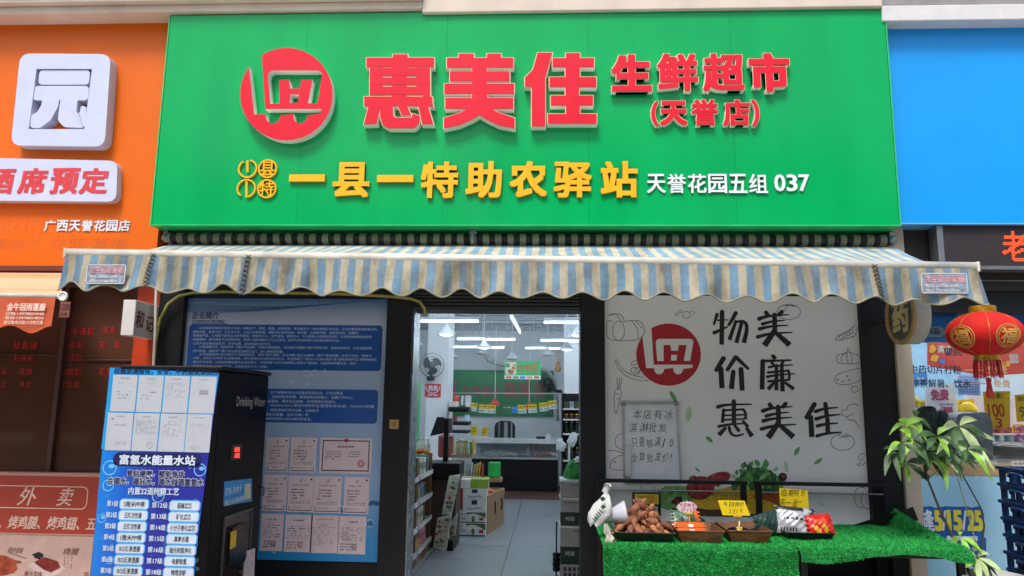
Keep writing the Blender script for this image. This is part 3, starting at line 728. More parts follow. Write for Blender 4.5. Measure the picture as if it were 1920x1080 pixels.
# little price card taped to the glass
pc = tag(MB().box(tuple(P(110, 595, -.03)), tuple(P(133, 566, -.024))).build('price_card', M('pink_card', '#d79a8c', .7)), 'pink handwritten 1280 price card taped to the restaurant window', 'price card')
CG = FY(-.03); mb = MB(); letters(mb, CG, '1280', uvbox(CG, 112, 570, 131, 582), shear=.2); letters(mb, CG, '元/桌', uvbox(CG, 112, 586, 126, 592)); mb.build('lettering', M('dark_red_ink'), pc)
# hanging light box
lb = thing('hanging_sign', 'white hanging box sign with red brush characters on orange panel', 'sign', tuple(P(240, 640, -.5)))
Xs = P(252, 600, -.42).x
f0, f1 = P(240, 562, -.42), P(240, 629, -.42)
MB().box((P(228, 600, -.42).x, -.42, f1.z), (Xs, -.05, f0.z)).build('box', M('white_acrylic_box', '#d9d4d2', .35, var=.03), lb, bevel=.006)
BG = FXR(Xs + .001); mb = MB()
letters(mb, BG, '和', uvbox(BG, 253.5, 582, 268, 616), bold=(.012, .008), shear=.1); letters(mb, BG, '记', uvbox(BG, 272, 592, 287, 622), bold=(.012, .008), shear=.1)
mb.build('lettering', M('crimson_ink', '#8c1620', .5), lb)
MB().box((Xs - .06, -.049, f0.z - .09), (Xs - .03, .02, f0.z - .05)).build('bracket', M('galvanised'), lb)
# conduit and hose
mb = MB(); mb.tube([P(295, 520, -.2), P(293, 545, -.2), P(291, 620, -.2), P(284, 760, -.2), P(276, 1120, -.2)], .012, 8)
tag(mb.build('conduit_pipe', M('white_pvc', '#cfc8bd', .5), smooth=True), 'thin white conduit pipe running down beside the orange panel', 'pipe')
mb = MB(); pts = [(280, 900), (284, 760), (288, 690), (292, 640), (300, 598), (315, 570), (335, 555), (360, 549), (420, 547), (520, 549), (640, 551), (735, 556), (770, 560), (787, 566), (796, 578), (797, 590)]
mb.tube([P(x, y, -.12) for x, y in pts], .013, 8)
for x, y in ((293, 611), (560, 549), (735, 556)): q = P(x, y, -.13); mb.box((q.x - .02, q.y - .012, q.z - .006), (q.x + .02, q.y + .03, q.z + .006))
tag(mb.build('hose', M('olive_hose', '#9c9344', .5), smooth=True), 'olive yellow hose arching over the poster towards the doorway', 'hose')

# ================================================================== COMPANY PROFILE POSTER
YP = .0; PG = FY(YP)
po = thing('poster', 'tall blue company profile poster with certificates beside the doorway', 'poster', tuple(P(520, 1050, 0)))
xa, xb = X(331), X(726); za, zb = P(520, 1050, YP).z, P(540, 560, YP).z
def ramp_mat(name, stops, z0, z1, rough=.35):
    m = bpy.data.materials.new(name); m.use_nodes = True; n = m.node_tree; L = n.links.new; b = n.nodes['Principled BSDF']; b.inputs['Roughness'].default_value = rough
    g = n.nodes.new('ShaderNodeNewGeometry') if False else n.nodes.new('ShaderNodeTexCoord'); s = n.nodes.new('ShaderNodeSeparateXYZ'); L(g.outputs['Object'], s.inputs[0])
    r = n.nodes.new('ShaderNodeMapRange'); r.inputs[1].default_value = z0; r.inputs[2].default_value = z1; L(s.outputs[2], r.inputs[0])
    c = n.nodes.new('ShaderNodeValToRGB'); L(r.outputs[0], c.inputs[0]); e = c.color_ramp.elements
    while len(e) < len(stops): e.new(.5)
    for k, (p, hx) in enumerate(stops): e[k].position = p; e[k].color = lin(hx)
    L(c.outputs[0], b.inputs['Base Color']); MATS[name] = m; return m
MB().box((xa, YP, za), (xb, .015, zb)).build('sheet', ramp_mat('poster_print', [(0, '#1d84c0'), (.08, '#2a8ec8'), (.3, '#8fb0d2'), (.6, '#98aecb'), (.9, '#b2bccf'), (1, '#33608a')], 0, zb - za), po)
nb = M('poster_navy', '#12509c', .35, var=.03); nd = M('poster_ink', '#0d3565', .5); pwh = M('poster_white', '#c7d6ea', .5)
mb = MB(); plate(mb, PG, rrect(*uvbox(PG, 352, 609, 716, 694), .03), None, .002); plate(mb, PG, rrect(*uvbox(PG, 340, 729, 708, 792), .03), None, .002); mb.build('text_box', nb, po)
T1_ = ['　　山东蒸東环保科技有限公司是一家集生产、研发、销售、运营管理、售后服务于一体的高新技术企业。公司主要经营自助售水机、', '富氢水机、直饮水机、社区净水机、工业水处理设备、商务净水直饮设备、净水桶、自动售货机、自助洗车机、能量机、', '管理型产品。公司旗下拥有自主研发基地、物联网中心、生产基地、营销中心、千山富氢水站等知名品牌。公司秉承着诚信务实的', '经营理念，其中拥有多项国家专利，获得了国家高新技术企业证书，被评为当地名牌产品及重点推荐企业，', '公司产品远销全国各地，好评如潮，诚信经营立足市场。', '　　公司创建以来，始终秉承一流的产品品质、完善的售后服务、专业的技术团队为客户保驾护航，深受社会好评。公司全面按照', '生产标准，确保每个客户的设备安全稳定运行，放心满意的质量。', '　　公司始终坚持“用心做好水”的经营宗旨，秉承“用户满意、自主创新”的企业精神，恪守“诚信经营、立足于社会、服务于', '人民，以科技为先导”的发展战略，现已发展成为国内知名企业，先后荣获了“国内十大净水品牌”及“绿色环保产品”等荣誉称号，', '经过多年发展，公司始终秉承服务社会的理念，不断改善“让亿万国民喝上健康水”的目标，创造成就共赢未来，同时', '获得了国内最大的客户群体，并销售至海外多个国家。']
T2_ = ['　　公司主要经营净水设备系列产品技术研发、设计、生产销售的专业水设备的环保企业，公司主要以', '健康、安全、绿色为主，我们始终立足以科技为核心，不断创新求发展，发挥团队的创造力，以客户为中心，', '多方面完善合格率、服务、产品创新、健康安全的企业理念，秉承自主创新，在环境净化领域中。', '　　公司通过ISO体系认证，现有CCC认证、OHSAS18001职业健康安全管理体系认证、ISO9001质量', '管理体系认证及节能产品认证、安全生产标准化证书，政府采购优秀供应商、全国售后', '服务中心，公司秉承“回归自然、卫生健康”的“美德生态质量、服务为本』的', '经营理念，努力为您提供最优质的服务，致力为您铸就健康的水质与美好的未来。']
for T_, (x0, y0, x1, y1) in ((T1_, (362, 613, 709, 691)), (T2_, (352, 732, 702, 789))):
    mb = MB(); n = len(T_); hgt = (y1 - y0) / n; mxl = max(len(t) for t in T_)
    for k, t in enumerate(T_):
        lead = len(t) - len(t.lstrip('　')); t2 = t.strip('　'); cw = (x1 - x0) / mxl; y = y0 + k * hgt
        letters(mb, PG, t2, uvbox(PG, x0 + lead * cw, y + hgt * .1, x0 + (lead + len(t2)) * cw, y + hgt * .82), h=.0035, res=1, off=.012)
    mb.build('body_text', M('poster_text', '#b4c8e4', .5), po)
mb = MB(); letters(mb, PG, '企业简介', uvbox(PG, 360, 585, 411, 598), bold=(.02, .012)); letters(mb, PG, 'COMPANY PROFILE', uvbox(PG, 360, 600, 421, 605), bold=(.015, .01), shear=.15); plate(mb, PG, rect(*uvbox(PG, 360, 606.2, 426, 607.2)), None, .002); mb.build('title', nd, po)
# curving bands along the poster's top and the waterline lower down
mb = MB()
for k in range(5):
    ribbon(mb, PG, [uv(PG, 346 + 384 * t, 571 + k * 2.2 + 8 * math.sin(math.pi * (t * 1.1 + .05 * k)) - 9 * t * (1 + .12 * k)) for t in [i / 24 for i in range(25)]], .006, .002 + .0002 * k, cap=False)
mb.build('wave_band', M('poster_wave', '#1f5687', .4), po)
mb = MB(); q = [(323, 960)] + [(323 + 388 * i / 30, 957 + 5 * math.sin(i * .8) + 3 * math.sin(i * 2.1) - (i / 30) * 12) for i in range(31)]
lo = [(x, y + 5 + 4 * math.sin(i * 1.3)) for i, (x, y) in enumerate(q)]
for i in range(len(q) - 1): plate(mb, PG, [uv(PG, *q[i]), uv(PG, *q[i + 1]), uv(PG, *lo[i + 1]), uv(PG, *lo[i])], None, .002)
mb.build('water_line', M('poster_water', '#1c4f86', .3), po)
mb = MB(); 
for x, y, r in ((575, 700, 6), (590, 700, 7), (609, 696, 3), (576, 720, 3), (694, 981, 7), (514, 1034, 3), (640, 952, 4), (548, 716, 2.5)):
    u_, v_ = uv(PG, x, y); ring(mb, PG, u_, v_, r / 221, .004, .0022, None, n=14)
mb.build('bubble', M('poster_bubble', '#d7e5f2', .3), po)
write(po, PG, 'H2', (688.5, 977, 700, 986), M('poster_ink'), 'lettering', bold=(.01, .01), h=.003)
cert = M('certificate_paper', '#d8c5c7', .5, var=.03, scale=9); cti = M('certificate_ink', '#77696c', .6); ctb = M('certificate_frame', '#2a2a2e', .5); sealr = M('seal_red', '#b32630', .5)
def certificate(px, kind):
    mb = MB(); bx = uvbox(PG, *px); a, b, c, d = bx; w_, h_ = c - a, d - b
    mb.mat(0); plate(mb, PG, rect(*bx), .001, .004)
    mb.mat(1)
    if kind == 'landscape':
        mb.mat(2); e = .02
        for q in (rect(a + e, b + e, c - e, b + e + .008), rect(a + e, d - e - .008, c - e, d - e), rect(a + e, b + e, a + e + .008, d - e), rect(c - e - .008, b + e, c - e, d - e)): plate(mb, PG, q, None, .0055)
        mb.mat(3); plate(mb, PG, ell(a + w_ * .5, d - .022, .018, .016, 12), None, .006); ring(mb, PG, a + w_ * .8, b + h_ * .28, .03, .006, .006, None); ring(mb, PG, a + w_ * .8, b + h_ * .28, .017, .006, .006, None)
        mb.mat(1); scribble(mb, PG, (a + w_ * .33, d - h_ * .3, a + w_ * .66, d - h_ * .2), 1, 7, h=.006); scribble(mb, PG, (a + w_ * .1, b + h_ * .38, a + w_ * .42, d - h_ * .36), 4, 8, h=.006); scribble(mb, PG, (a + w_ * .55, b + h_ * .45, a + w_ * .8, d - h_ * .36), 3, 6, h=.006)
    elif kind == 'patent':
        mb.mat(2)
        for q in (rect(a + .014, b + .012, c - .014, b + .018), rect(c - .018, b + .012, c - .014, b + .05), rect(a + .014, b + .012, a + .018, b + .05), rect(c - .03, d - .035, c - .016, d - .021)): plate(mb, PG, q, None, .0052)
        ribbon(mb, PG, [(a + w_ * .44, d - .04), (a + w_ * .5, d - .05), (a + w_ * .54, d - .03), (a + w_ * .47, d - .026)], .005, .0052, cap=False)
        mb.mat(1); scribble(mb, PG, (a + w_ * .18, d - .085, c - w_ * .18, d - .066), 1, 9, h=.0055); scribble(mb, PG, (a + w_ * .12, b + h_ * .34, c - w_ * .35, b + h_ * .66), 4, 8, h=.0055); scribble(mb, PG, (a + w_ * .12, b + h_ * .22, c - w_ * .1, b + h_ * .31), 2, 14, h=.0055); scribble(mb, PG, (a + w_ * .12, b + .03, a + w_ * .6, b + .048), 1, 5, h=.0055)
    elif kind == 'table':
        scribble(mb, PG, (a + w_ * .2, d - h_ * .14, c - w_ * .2, d - h_ * .08), 1, 8, h=.0055); scribble(mb, PG, (a + w_ * .1, b + h_ * .2, c - w_ * .1, d - h_ * .2), 12, 12, h=.0055, fill=.6)
    else:
        scribble(mb, PG, (a + w_ * .3, d - h_ * .2, c - w_ * .3, d - h_ * .1), 1, 5, h=.0055); scribble(mb, PG, (a + w_ * .1, b + h_ * .08, c - w_ * .3, b + h_ * .3), 3, 8, h=.0055); mb.mat(3 if kind == 'seal' else 1); ring(mb, PG, a + w_ * .6, b + h_ * .2, .02, .005, .0062, None)
        mb.mat(1); scribble(mb, PG, (a + w_ * .1, b + h_ * .35, c - w_ * .1, d - h_ * .28), 6, 14, h=.0055, fill=.5)
    return mb.build('certificate', [cert, cti, ctb, sealr], po)
for px in ((449, 819, 492, 885), (499, 820, 541, 885), (545, 820, 593, 886), (446, 889, 489, 957), (494, 890, 538, 958), (540, 892, 588, 960), (588.5, 893, 640, 962), (645, 894, 692, 964)): certificate(px, 'patent')
certificate((600, 821, 697, 888), 'landscape')
certificate((489, 963, 531, 1033), 'plain'); certificate((534, 965, 585, 1035), 'seal'); certificate((582.5, 966, 635, 1037), 'table'); certificate((634, 968, 686, 1039), 'plain')
# doorbell style brass tag on the pillar
tgp = tag(MB().box(tuple(P(730, 804, -.075)), tuple(P(748, 787, -.063))).build('name_tag', M('brass_card', '#b08a4a', .5, var=.1)), 'small tan tag stuck on the black pillar left of the doorway', 'tag')
mb = MB(); TG2 = FY(-.0755); u_, v_ = uv(TG2, 739, 793); ring(mb, TG2, u_, v_, .012, .005, .001, None, n=12); plate(mb, TG2, rect(*uvbox(TG2, 738, 795, 740, 801)), None, .001); mb.build('mark', M('brown_ink'), tgp)

# ================================================================== WATER VENDING CABINET
YD = -1.3
dw = thing('water_dispenser', 'tall black drinking water vending cabinet with blue poster on its broad side', 'water dispenser', tuple(P(300, 1140, -.9)))
xc = P(401, 890, YD).x; xl_ = P(186, 890, YD).x
ztop = P(340, 694, YD).z; yb_ = YD + .88
blk = M('black_cabinet', '#070708', .45, var=.1, scale=3, spec=.15); blk2 = M('black_trim', '#101113', .35, spec=.3)
MB().box((xl_, YD, .05), (xc, yb_, ztop)).build('cabinet', blk, dw, bevel=.012)
MB().box((xl_ + .08, YD - .012, ztop + .002), (xc + .012, yb_ + .02, ztop + .03)).build('lid', blk2, dw, bevel=.008)
for a_ in (xl_ + .03, xc - .1):
    for b_ in (YD + .03, yb_ - .1): MB().box((a_, b_, 0), (a_ + .07, b_ + .07, .048)).build('foot', blk2, dw)
DG = FY(YD - .006)
def q4(mb, fr, pts, h): plate(mb, fr, [uv(fr, *p) for p in pts], None, h)
mb = MB(); plate(mb, FY(YD), [uv(FY(YD), *p) for p in ((207, 689), (412, 699), (356, 1130), (166, 1130))], .0, .006)
pm = bpy.data.materials.new('cabinet_poster'); pm.use_nodes = True; n_ = pm.node_tree; b_ = n_.nodes['Principled BSDF']; b_.inputs['Roughness'].default_value = .3
tc_ = n_.nodes.new('ShaderNodeTexCoord'); sp_ = n_.nodes.new('ShaderNodeSeparateXYZ'); n_.links.new(tc_.outputs['Object'], sp_.inputs[0])
mr_x = n_.nodes.new('ShaderNodeMapRange'); mr_x.inputs[1].default_value = -.45; mr_x.inputs[2].default_value = .3; n_.links.new(sp_.outputs[0], mr_x.inputs[0])
nz = n_.nodes.new('ShaderNodeTexNoise'); nz.inputs['Scale'].default_value = 3.5; nz.inputs['Detail'].default_value = 3; n_.links.new(tc_.outputs['Object'], nz.inputs['Vector'])
ad = n_.nodes.new('ShaderNodeMath'); ad.operation = 'MULTIPLY_ADD'; ad.inputs[1].default_value = .35; n_.links.new(nz.outputs[0], ad.inputs[0]); n_.links.new(mr_x.outputs[0], ad.inputs[2])
cr_ = n_.nodes.new('ShaderNodeValToRGB'); n_.links.new(ad.outputs[0], cr_.inputs[0]); e_ = cr_.color_ramp.elements
e_[0].position = .25; e_[0].color = lin('#0d86da'); e_[1].position = .95; e_[1].color = lin('#23288f'); x_ = e_.new(.6); x_.color = lin('#1458bd'); n_.links.new(cr_.outputs[0], b_.inputs['Base Color'])
post = mb.build('side_poster', pm, dw)
skyb = M('sky_blue_print', '#1e92cf', .35)
mb = MB(); q4(mb, DG, ((207, 690), (411, 700), (388, 849), (190, 842)), .0012); mb.build('report_backing', skyb, post)
write(post, DG, '权威质测报告，安全，不只是说说而已', (214, 691, 410, 702.5), M('navy_ink', '#0b1d4f', .5), 'lettering', bold=(.02, .012), h=.0025)
paper = M('report_paper', '#b2b6bd', .5, var=.02, scale=10); pink_ = M('report_ink', '#8c9096', .6)
def tilt(x, y): return (x, y)
sheets = []
for r, (y0, y1, xs) in enumerate(((703, 771, ((213, 260), (261.5, 309), (310.5, 358), (359.5, 408))), (774, 844, ((203, 252), (253, 301), (302.5, 352), (352.5, 400))))):
    for k, (x0, x1) in enumerate(xs):
        dx = 6.5; y0_, y1_ = y0 + k * 1.0 - .5, y1 + k * 1.2
        mb = MB(); mb.mat(0); q4(mb, DG, ((x0, y0_), (x1 - 1, y0_ + 1), (x1 - dx - 1, y1_ + 1), (x0 - dx, y1_)), .0024)
        mb.mat(1); sx = lambda f, g: (x0 + (x1 - x0) * f - dx * g, y0_ + (y1_ - y0_) * g)
        def bxx(f0, g0, f1, g1): a = sx(f0, (g0 + g1) / 2); b = sx(f1, (g0 + g1) / 2); return uvbox(DG, a[0], sx(0, g0)[1], b[0], sx(0, g1)[1])
        scribble(mb, DG, bxx(.3, .07, .66, .12), 1, 7, h=.0034)
        kind = (r * 4 + k)
        if kind in (0, 1): 
            scribble(mb, DG, bxx(.12, .2, .8, .25), 1, 6, h=.0034, fill=.6); scribble(mb, DG, bxx(.14, .42, .75, .68), 3, 9, h=.0034, fill=.4)
        elif kind in (2, 6): scribble(mb, DG, bxx(.1, .18, .85, .6), 9, 11, h=.0034, fill=.55)
        elif kind == 3:
            plate(mb, DG, rect(*bxx(.36, .38, .7, .5)), None, .0034); scribble(mb, DG, bxx(.4, .26, .6, .29), 1, 3, h=.0034)
        elif kind == 5: scribble(mb, DG, bxx(.1, .16, .9, .56), 10, 14, h=.0034, fill=.7); a_, b2 = uv(DG, *sx(.7, .86)); ring(mb, DG, a_, b2, .022, .004, .0034, None, n=12)
        elif kind == 4: plate(mb, DG, rect(*bxx(.15, .14, .25, .19)), None, .0034); scribble(mb, DG, bxx(.3, .3, .75, .36), 1, 6, h=.0034); scribble(mb, DG, bxx(.4, .76, .8, .86), 3, 8, h=.0034, fill=.7)
        else: scribble(mb, DG, bxx(.12, .22, .9, .34), 3, 12, h=.0034, fill=.5); scribble(mb, DG, bxx(.1, .84, .6, .93), 3, 10, h=.0034, fill=.7)
        mb.build('report_sheet', [paper, pink_], post)
pwht = M('poster_letter_white', '#d3deec', .4); navy = M('cabinet_navy', '#151a50', .35)
mb = MB(); mb.mat(0); plate(mb, DG, rrect(*uvbox(DG, 212, 849, 379, 875), .045), None, .0012); mb.mat(1); letters(mb, DG, '富氢水能量水站', uvbox(DG, 224, 853, 367, 872), bold=(.022, .016), off=.006, h=.0025); mb.build('heading', [navy, pwht], post)
def outlined(s, px, b=.055):
    mb = MB(); bx = uvbox(DG, *px); mb.mat(0); letters(mb, DG, s, bx, bold=(b, b * .9), off=.012, h=.0016); mb.mat(1)
    e = (bx[3] - bx[1]) * .038; letters(mb, DG, s, (bx[0] + e, bx[1] + e, bx[2] - e, bx[3] - e), bold=(.016, .012), off=.006, h=.0036)
    mb.build('slogan', [M('slogan_rim', '#eef5fd', .4), navy], post)
outlined('氢启健康，赋能身体', (238, 881, 347, 895)); outlined('会喝水，喝好水，喝水就喝富氢水', (201, 895, 383, 911))
write(post, DG, '内置22道特精工艺', (241, 914, 336, 928), pwht, 'slogan', bold=(.016, .012), off=.004, h=.0025)
Ls = ('5微米PP棉', '压缩活性碳', '压缩活性碳', '1微米PP棉', 'RO反渗透膜', 'RO反渗透膜', 'RO反渗透膜'); Rs = ('弱碱滤芯', '矿化滤芯', '小分子慈化滤芯', '臭氧杀菌', '抛光树脂净化', '电解制氢', '物理溶解')
lab = M('label_white', '#c3cdda', .4); rimb = M('label_rim', '#4aa8ea', .4)
def step(s, i, x0, x1, y):
    mb = MB(); a_, b2, c_, d_ = uvbox(DG, x0, y - 8, x1, y + 8.5); e = .008
    mb.mat(1); plate(mb, DG, [(a_ + .012, d_ + e), (c_ - .008, d_ + e), (c_ + e, d_ - .008), (c_ + e, b2 + .01), (c_ - .012, b2 - e), (a_ + .006, b2 - e), (a_ - e, b2 + .012), (a_ - e, d_ - .01)], None, .0014)
    mb.mat(0); plate(mb, DG, [(a_ + .008, d_), (c_ - .004, d_), (c_, d_ - .01), (c_, b2), (a_, b2), (a_, d_ - .008)], None, .0022)
    n = len(s); w_ = min(.86, n * .125); xm = (a_ + c_) / 2; ww = (c_ - a_) * w_ / 2
    mb.mat(2); letters(mb, DG, s, (xm - ww, b2 + .009, xm + ww, d_ - .009), off=.01, h=.0034)
    mb.mat(3); xx = uvbox(DG, x0 - (25 if i < 10 else 34), y - 6.5, x0 - 4, y + 4.5); letters(mb, DG, '第%d级' % i, xx, bold=(.01, .008), h=.0024)
    mb.build('process_label', [lab, rimb, M('black_ink'), pwht], post)
for k in range(7):
    y = 945 + k * 20.9; sh = -2.05 * k
    step(Ls[k], k + 1, 226 + sh, 278 + sh, y); step(Rs[k], k + 12, 319 + sh * .95, 374 + sh * .95, y + 3)
mb = MB(); rb = random.Random(5)
bub = [(206, 877, 14), (376, 881, 12), (203, 910, 11), (297, 930, 12), (191, 972, 8), (206, 1050, 7)] + [(rb.uniform(188, 384), rb.uniform(868, 1075), rb.uniform(1, 3.4)) for _ in range(60)]
for x, y, r in bub:
    x -= max(0, (x - 360)) * (y - 860) / 400
    u_, v_ = uv(DG, x, y); rr = r / 278
    ring(mb, DG, u_, v_, rr, rr * .16, .0012, None, n=14)
    if r > 6: plate(mb, DG, ell(u_ + rr * .25, v_ + rr * .2, rr * .45, rr * .3, 12), None, .0012)
mb.build('bubble_print', M('bubble_blue', '#6fb8ea', .3), post)
# the operating side
SGX = FXR(xc)
write(dw, SGX, 'Drinking Water', (443, 744, 497, 767), M('grey_print', '#9a9a9a', .5), 'lettering', bold=(.012, .008), h=.002)
mb = MB(); plate(mb, SGX, rect(*uvbox(SGX, 433, 834, 452, 862)), None, .002)
mb.build('display', M('display_black', '#050505', .15), dw)
mb = MB(); led = M('red_led', '#ff2418', .4, emit=4, var=0)
for i, y in enumerate((839, 850)):
    for j in range(2):
        bx = uvbox(SGX, 440 + j * 4.5, y, 443.6 + j * 4.5, y + 8); a_, b2, c_, d_ = bx; t = (c_ - a_) * .28; m_ = (b2 + d_) / 2
        for q in (rect(a_, b2, a_ + t, d_), rect(c_ - t, b2, c_, d_), rect(a_ + t, d_ - t * .6, c_ - t, d_), rect(a_ + t, b2, c_ - t, b2 + t * .6), rect(a_ + t, m_ - t * .3, c_ - t, m_ + t * .3)): plate(mb, SGX, q, None, .003)
mb.build('digits', led, dw)
mb = MB(); mb.mat(0); plate(mb, SGX, [uv(SGX, *p) for p in ((420, 903), (472, 897), (472, 940), (418, 949))], None, .002); mb.mat(1)
letters(mb, SGX, '打水 办水卡', uvbox(SGX, 422, 911, 452, 926), bold=(.02, .01), h=.0035); letters(mb, SGX, '电话:15678347888', uvbox(SGX, 421, 932, 457, 944), bold=(.02, .01), h=.0035); mb.mat(2); plate(mb, SGX, [uv(SGX, *p) for p in ((458, 908), (469, 906), (469, 935), (458, 937))], None, .0035)
mb.build('sticker', [M('sticker_blue', '#2288c4', .4), pwht, M('pale_yellow_paper', '#c9c6a4', .5)], dw)
# recessed bottle bay behind a clear door
a_, b2, c_, d_ = uvbox(SGX, 414, 962, 466, 1130)
mb = MB(); t = .02
for q in (rect(a_, d_ - t, c_, d_), rect(a_, b2, a_ + t * .8, d_ - t), rect(c_ - t * .8, b2, c_, d_ - t)): plate(mb, SGX, q, 0, .012)
mb.build('bay_frame', M('grey_frame', '#55504e', .35, .4), dw)
mb = MB(); plate(mb, SGX, rect(a_ + t * .8, b2, c_ - t * .8, d_ - t), None, .004); bay = mb.build('bay_door', M('smoked_door', '#2a2322', .12), dw)
mb = MB(); plate(mb, SGX, rrect(*uvbox(SGX, 424, 985, 456, 1060), .05), .004, .03); mb.build('bottle_recess', M('recess_black', '#0a0a0b', .25), dw)
mb = MB(); plate(mb, SGX, rect(*uvbox(SGX, 424, 996, 434, 1027)), .03, .034); mb.build('yellow_label', M('label_yellow', '#c79c1c', .5), dw)
mb = MB(); pts = [uv(SGX, *p) for p in ((458, 1034), (475, 1028), (473, 1085), (454, 1090))]; plate(mb, SGX, pts, .002, .014); mb.mat(1); scribble(mb, SGX, uvbox(SGX, 458, 1036, 472, 1075), 9, 7, h=.0155, fill=.7); mb.build('notice', [M('certificate_paper'), M('certificate_ink')], dw)
mb = MB(); q = PX(489, 920, xc); mb.tube([q + Vector((.0, -.02, .03)), q + Vector((.03, -.02, .028)), q + Vector((.035, -.02, 0)), q + Vector((.03, -.02, -.03)), q + Vector((0, -.02, -.032))], .006, 8); mb.build('handle', M('grey_frame'), dw, smooth=True)

# ================================================================== WHITE WALL POSTER (right)
WP = thing('poster', 'large white wall poster with round red cart emblem and black brush characters', 'poster', tuple(P(1380, 1040, 0)))
WG = FY(.0)
xa, xb = X(1134) + .004, X(1618) - .004; za, zb = P(1380, 1040, 0).z, P(1380, 555, 0).z
MB().box((xa, 0, za), (xb, .018, zb)).build('sheet', M('poster_paper', '#dededa', .45, var=.012, scale=1.5), WP)
c8 = crop(1130, 570, 3.085)
def tf_flat(pts):        # the same emblem, printed: its own frame of reference fitted to the printed one
    return [(1130 + (381 + (x - 372) * 187 / 276) / 3.085, 570 + (293 + (y - 370) * 180 / 276) / 3.085) for x, y in pts]
V, Fs = fill_shape(emblem(tf_flat, 1), WG); mb = MB(); solid(mb, WG, V, Fs, None, .0015); mb.build('emblem', M('printed_red', '#a81420', .45, var=.02), WP)
c7 = crop(1300, 570, 4)
K = M('brush_black', '#0c100d', .5, var=.05)
SC7 = 1 / 4 / 221
ch = {
 'wu': [([(178, 78), (152, 158)], 26, 16), ([(182, 122), (262, 119)], 13, 9), ([(215, 60), (212, 305)], 34, 34), ([(156, 216), (262, 168)], 28, 10), ([(318, 68), (290, 120), (262, 162)], 30, 22), ([(310, 138), (360, 126), (398, 142), (402, 200), (378, 292)], 16, 34), ([(318, 130), (270, 270)], 22, 30), ([(362, 140), (322, 292)], 26, 30)],
 'mei': [([(545, 64), (562, 88)], 32, 30), ([(664, 58), (636, 88)], 30, 28), ([(492, 112), (560, 88), (716, 80)], 30, 8), ([(518, 150), (590, 130), (688, 122)], 26, 8), ([(496, 187), (570, 168), (710, 160)], 28, 8), ([(482, 247), (570, 222), (742, 213)], 28, 9), ([(608, 82), (610, 195)], 34, 36), ([(610, 200), (532, 312)], 36, 44), ([(617, 215), (722, 308)], 30, 44)],
 'jia': [([(226, 408), (166, 505)], 36, 30), ([(206, 485), (215, 632)], 38, 38), ([(316, 400), (250, 502)], 32, 26), ([(322, 402), (416, 490)], 32, 20), ([(299, 510), (285, 638)], 34, 36), ([(357, 490), (366, 650)], 36, 36)],
 'lian': [([(598, 392), (616, 412)], 30, 30), ([(522, 428), (735, 421)], 22, 12), ([(520, 430), (515, 642)], 34, 34), ([(565, 474), (640, 462), (750, 457)], 18, 8), ([(588, 440), (604, 462)], 22, 20), ([(672, 434), (658, 458)], 22, 20), ([(560, 514), (640, 506), (712, 500)], 18, 14), ([(552, 546), (640, 530), (762, 523)], 20, 8), ([(562, 580), (712, 570)], 18, 16), ([(712, 500), (722, 535), (714, 575)], 18, 20), ([(622, 462), (622, 648)], 24, 28), ([(662, 462), (668, 656)], 26, 32), ([(604, 590), (560, 640)], 20, 30), ([(690, 592), (752, 638)], 20, 30)],
 'hui': [([(184, 772), (240, 754), (438, 752)], 28, 10), ([(303, 730), (305, 905)], 32, 32), ([(226, 795), (218, 890)], 24, 24), ([(222, 798), (384, 790)], 16, 16), ([(376, 792), (394, 822), (390, 862)], 20, 20), ([(225, 836), (390, 830)], 13, 13), ([(215, 870), (404, 860)], 15, 10), ([(190, 918), (280, 900), (380, 897)], 22, 10), ([(374, 880), (410, 924)], 20, 26), ([(238, 932), (190, 982)], 24, 34), ([(268, 926), (276, 970), (316, 994), (378, 974)], 24, 12), ([(312, 914), (345, 956)], 22, 26), ([(402, 936), (440, 992)], 26, 36)],
 'ren': [([(908, 752), (842, 862)], 34, 30), ([(880, 850), (888, 998)], 36, 38), ([(990, 750), (1000, 832)], 32, 32), ([(915, 806), (980, 784), (1085, 776)], 26, 9), ([(920, 862), (1000, 838), (1100, 829)], 28, 9), ([(1005, 862), (1008, 966)], 32, 34), ([(930, 914), (1000, 898), (1085, 894)], 26, 9), ([(926, 990), (1000, 968), (1110, 962)], 24, 10)]}
def brush(key, off=(0, 0)):
    mb = MB()
    for i, (pts, w0, w1) in enumerate(ch[key]):
        q = [uv(WG, *p) for p in c7([(x + off[0], y + off[1]) for x, y in pts])]
        # soften the bend
        if len(q) > 2:
            o = []
            for a, b in zip(q, q[1:]): o += [tuple(Vector(a).lerp(Vector(b), t)) for t in (0, .34, .67)]
            o.append(q[-1])
            for _ in range(2): o = [o[0]] + [tuple((Vector(o[k - 1]) + Vector(o[k]) * 2 + Vector(o[k + 1])) / 4) for k in range(1, len(o) - 1)] + [o[-1]]
            q = o
        ribbon(mb, WG, q, w0 * SC7, .0018 + .00025 * i, w1 * SC7)
    return mb.build('character', K, WP)
brush('wu'); brush('mei'); brush('jia'); brush('lian'); brush('hui'); brush('mei', (28, 690)); brush('ren')
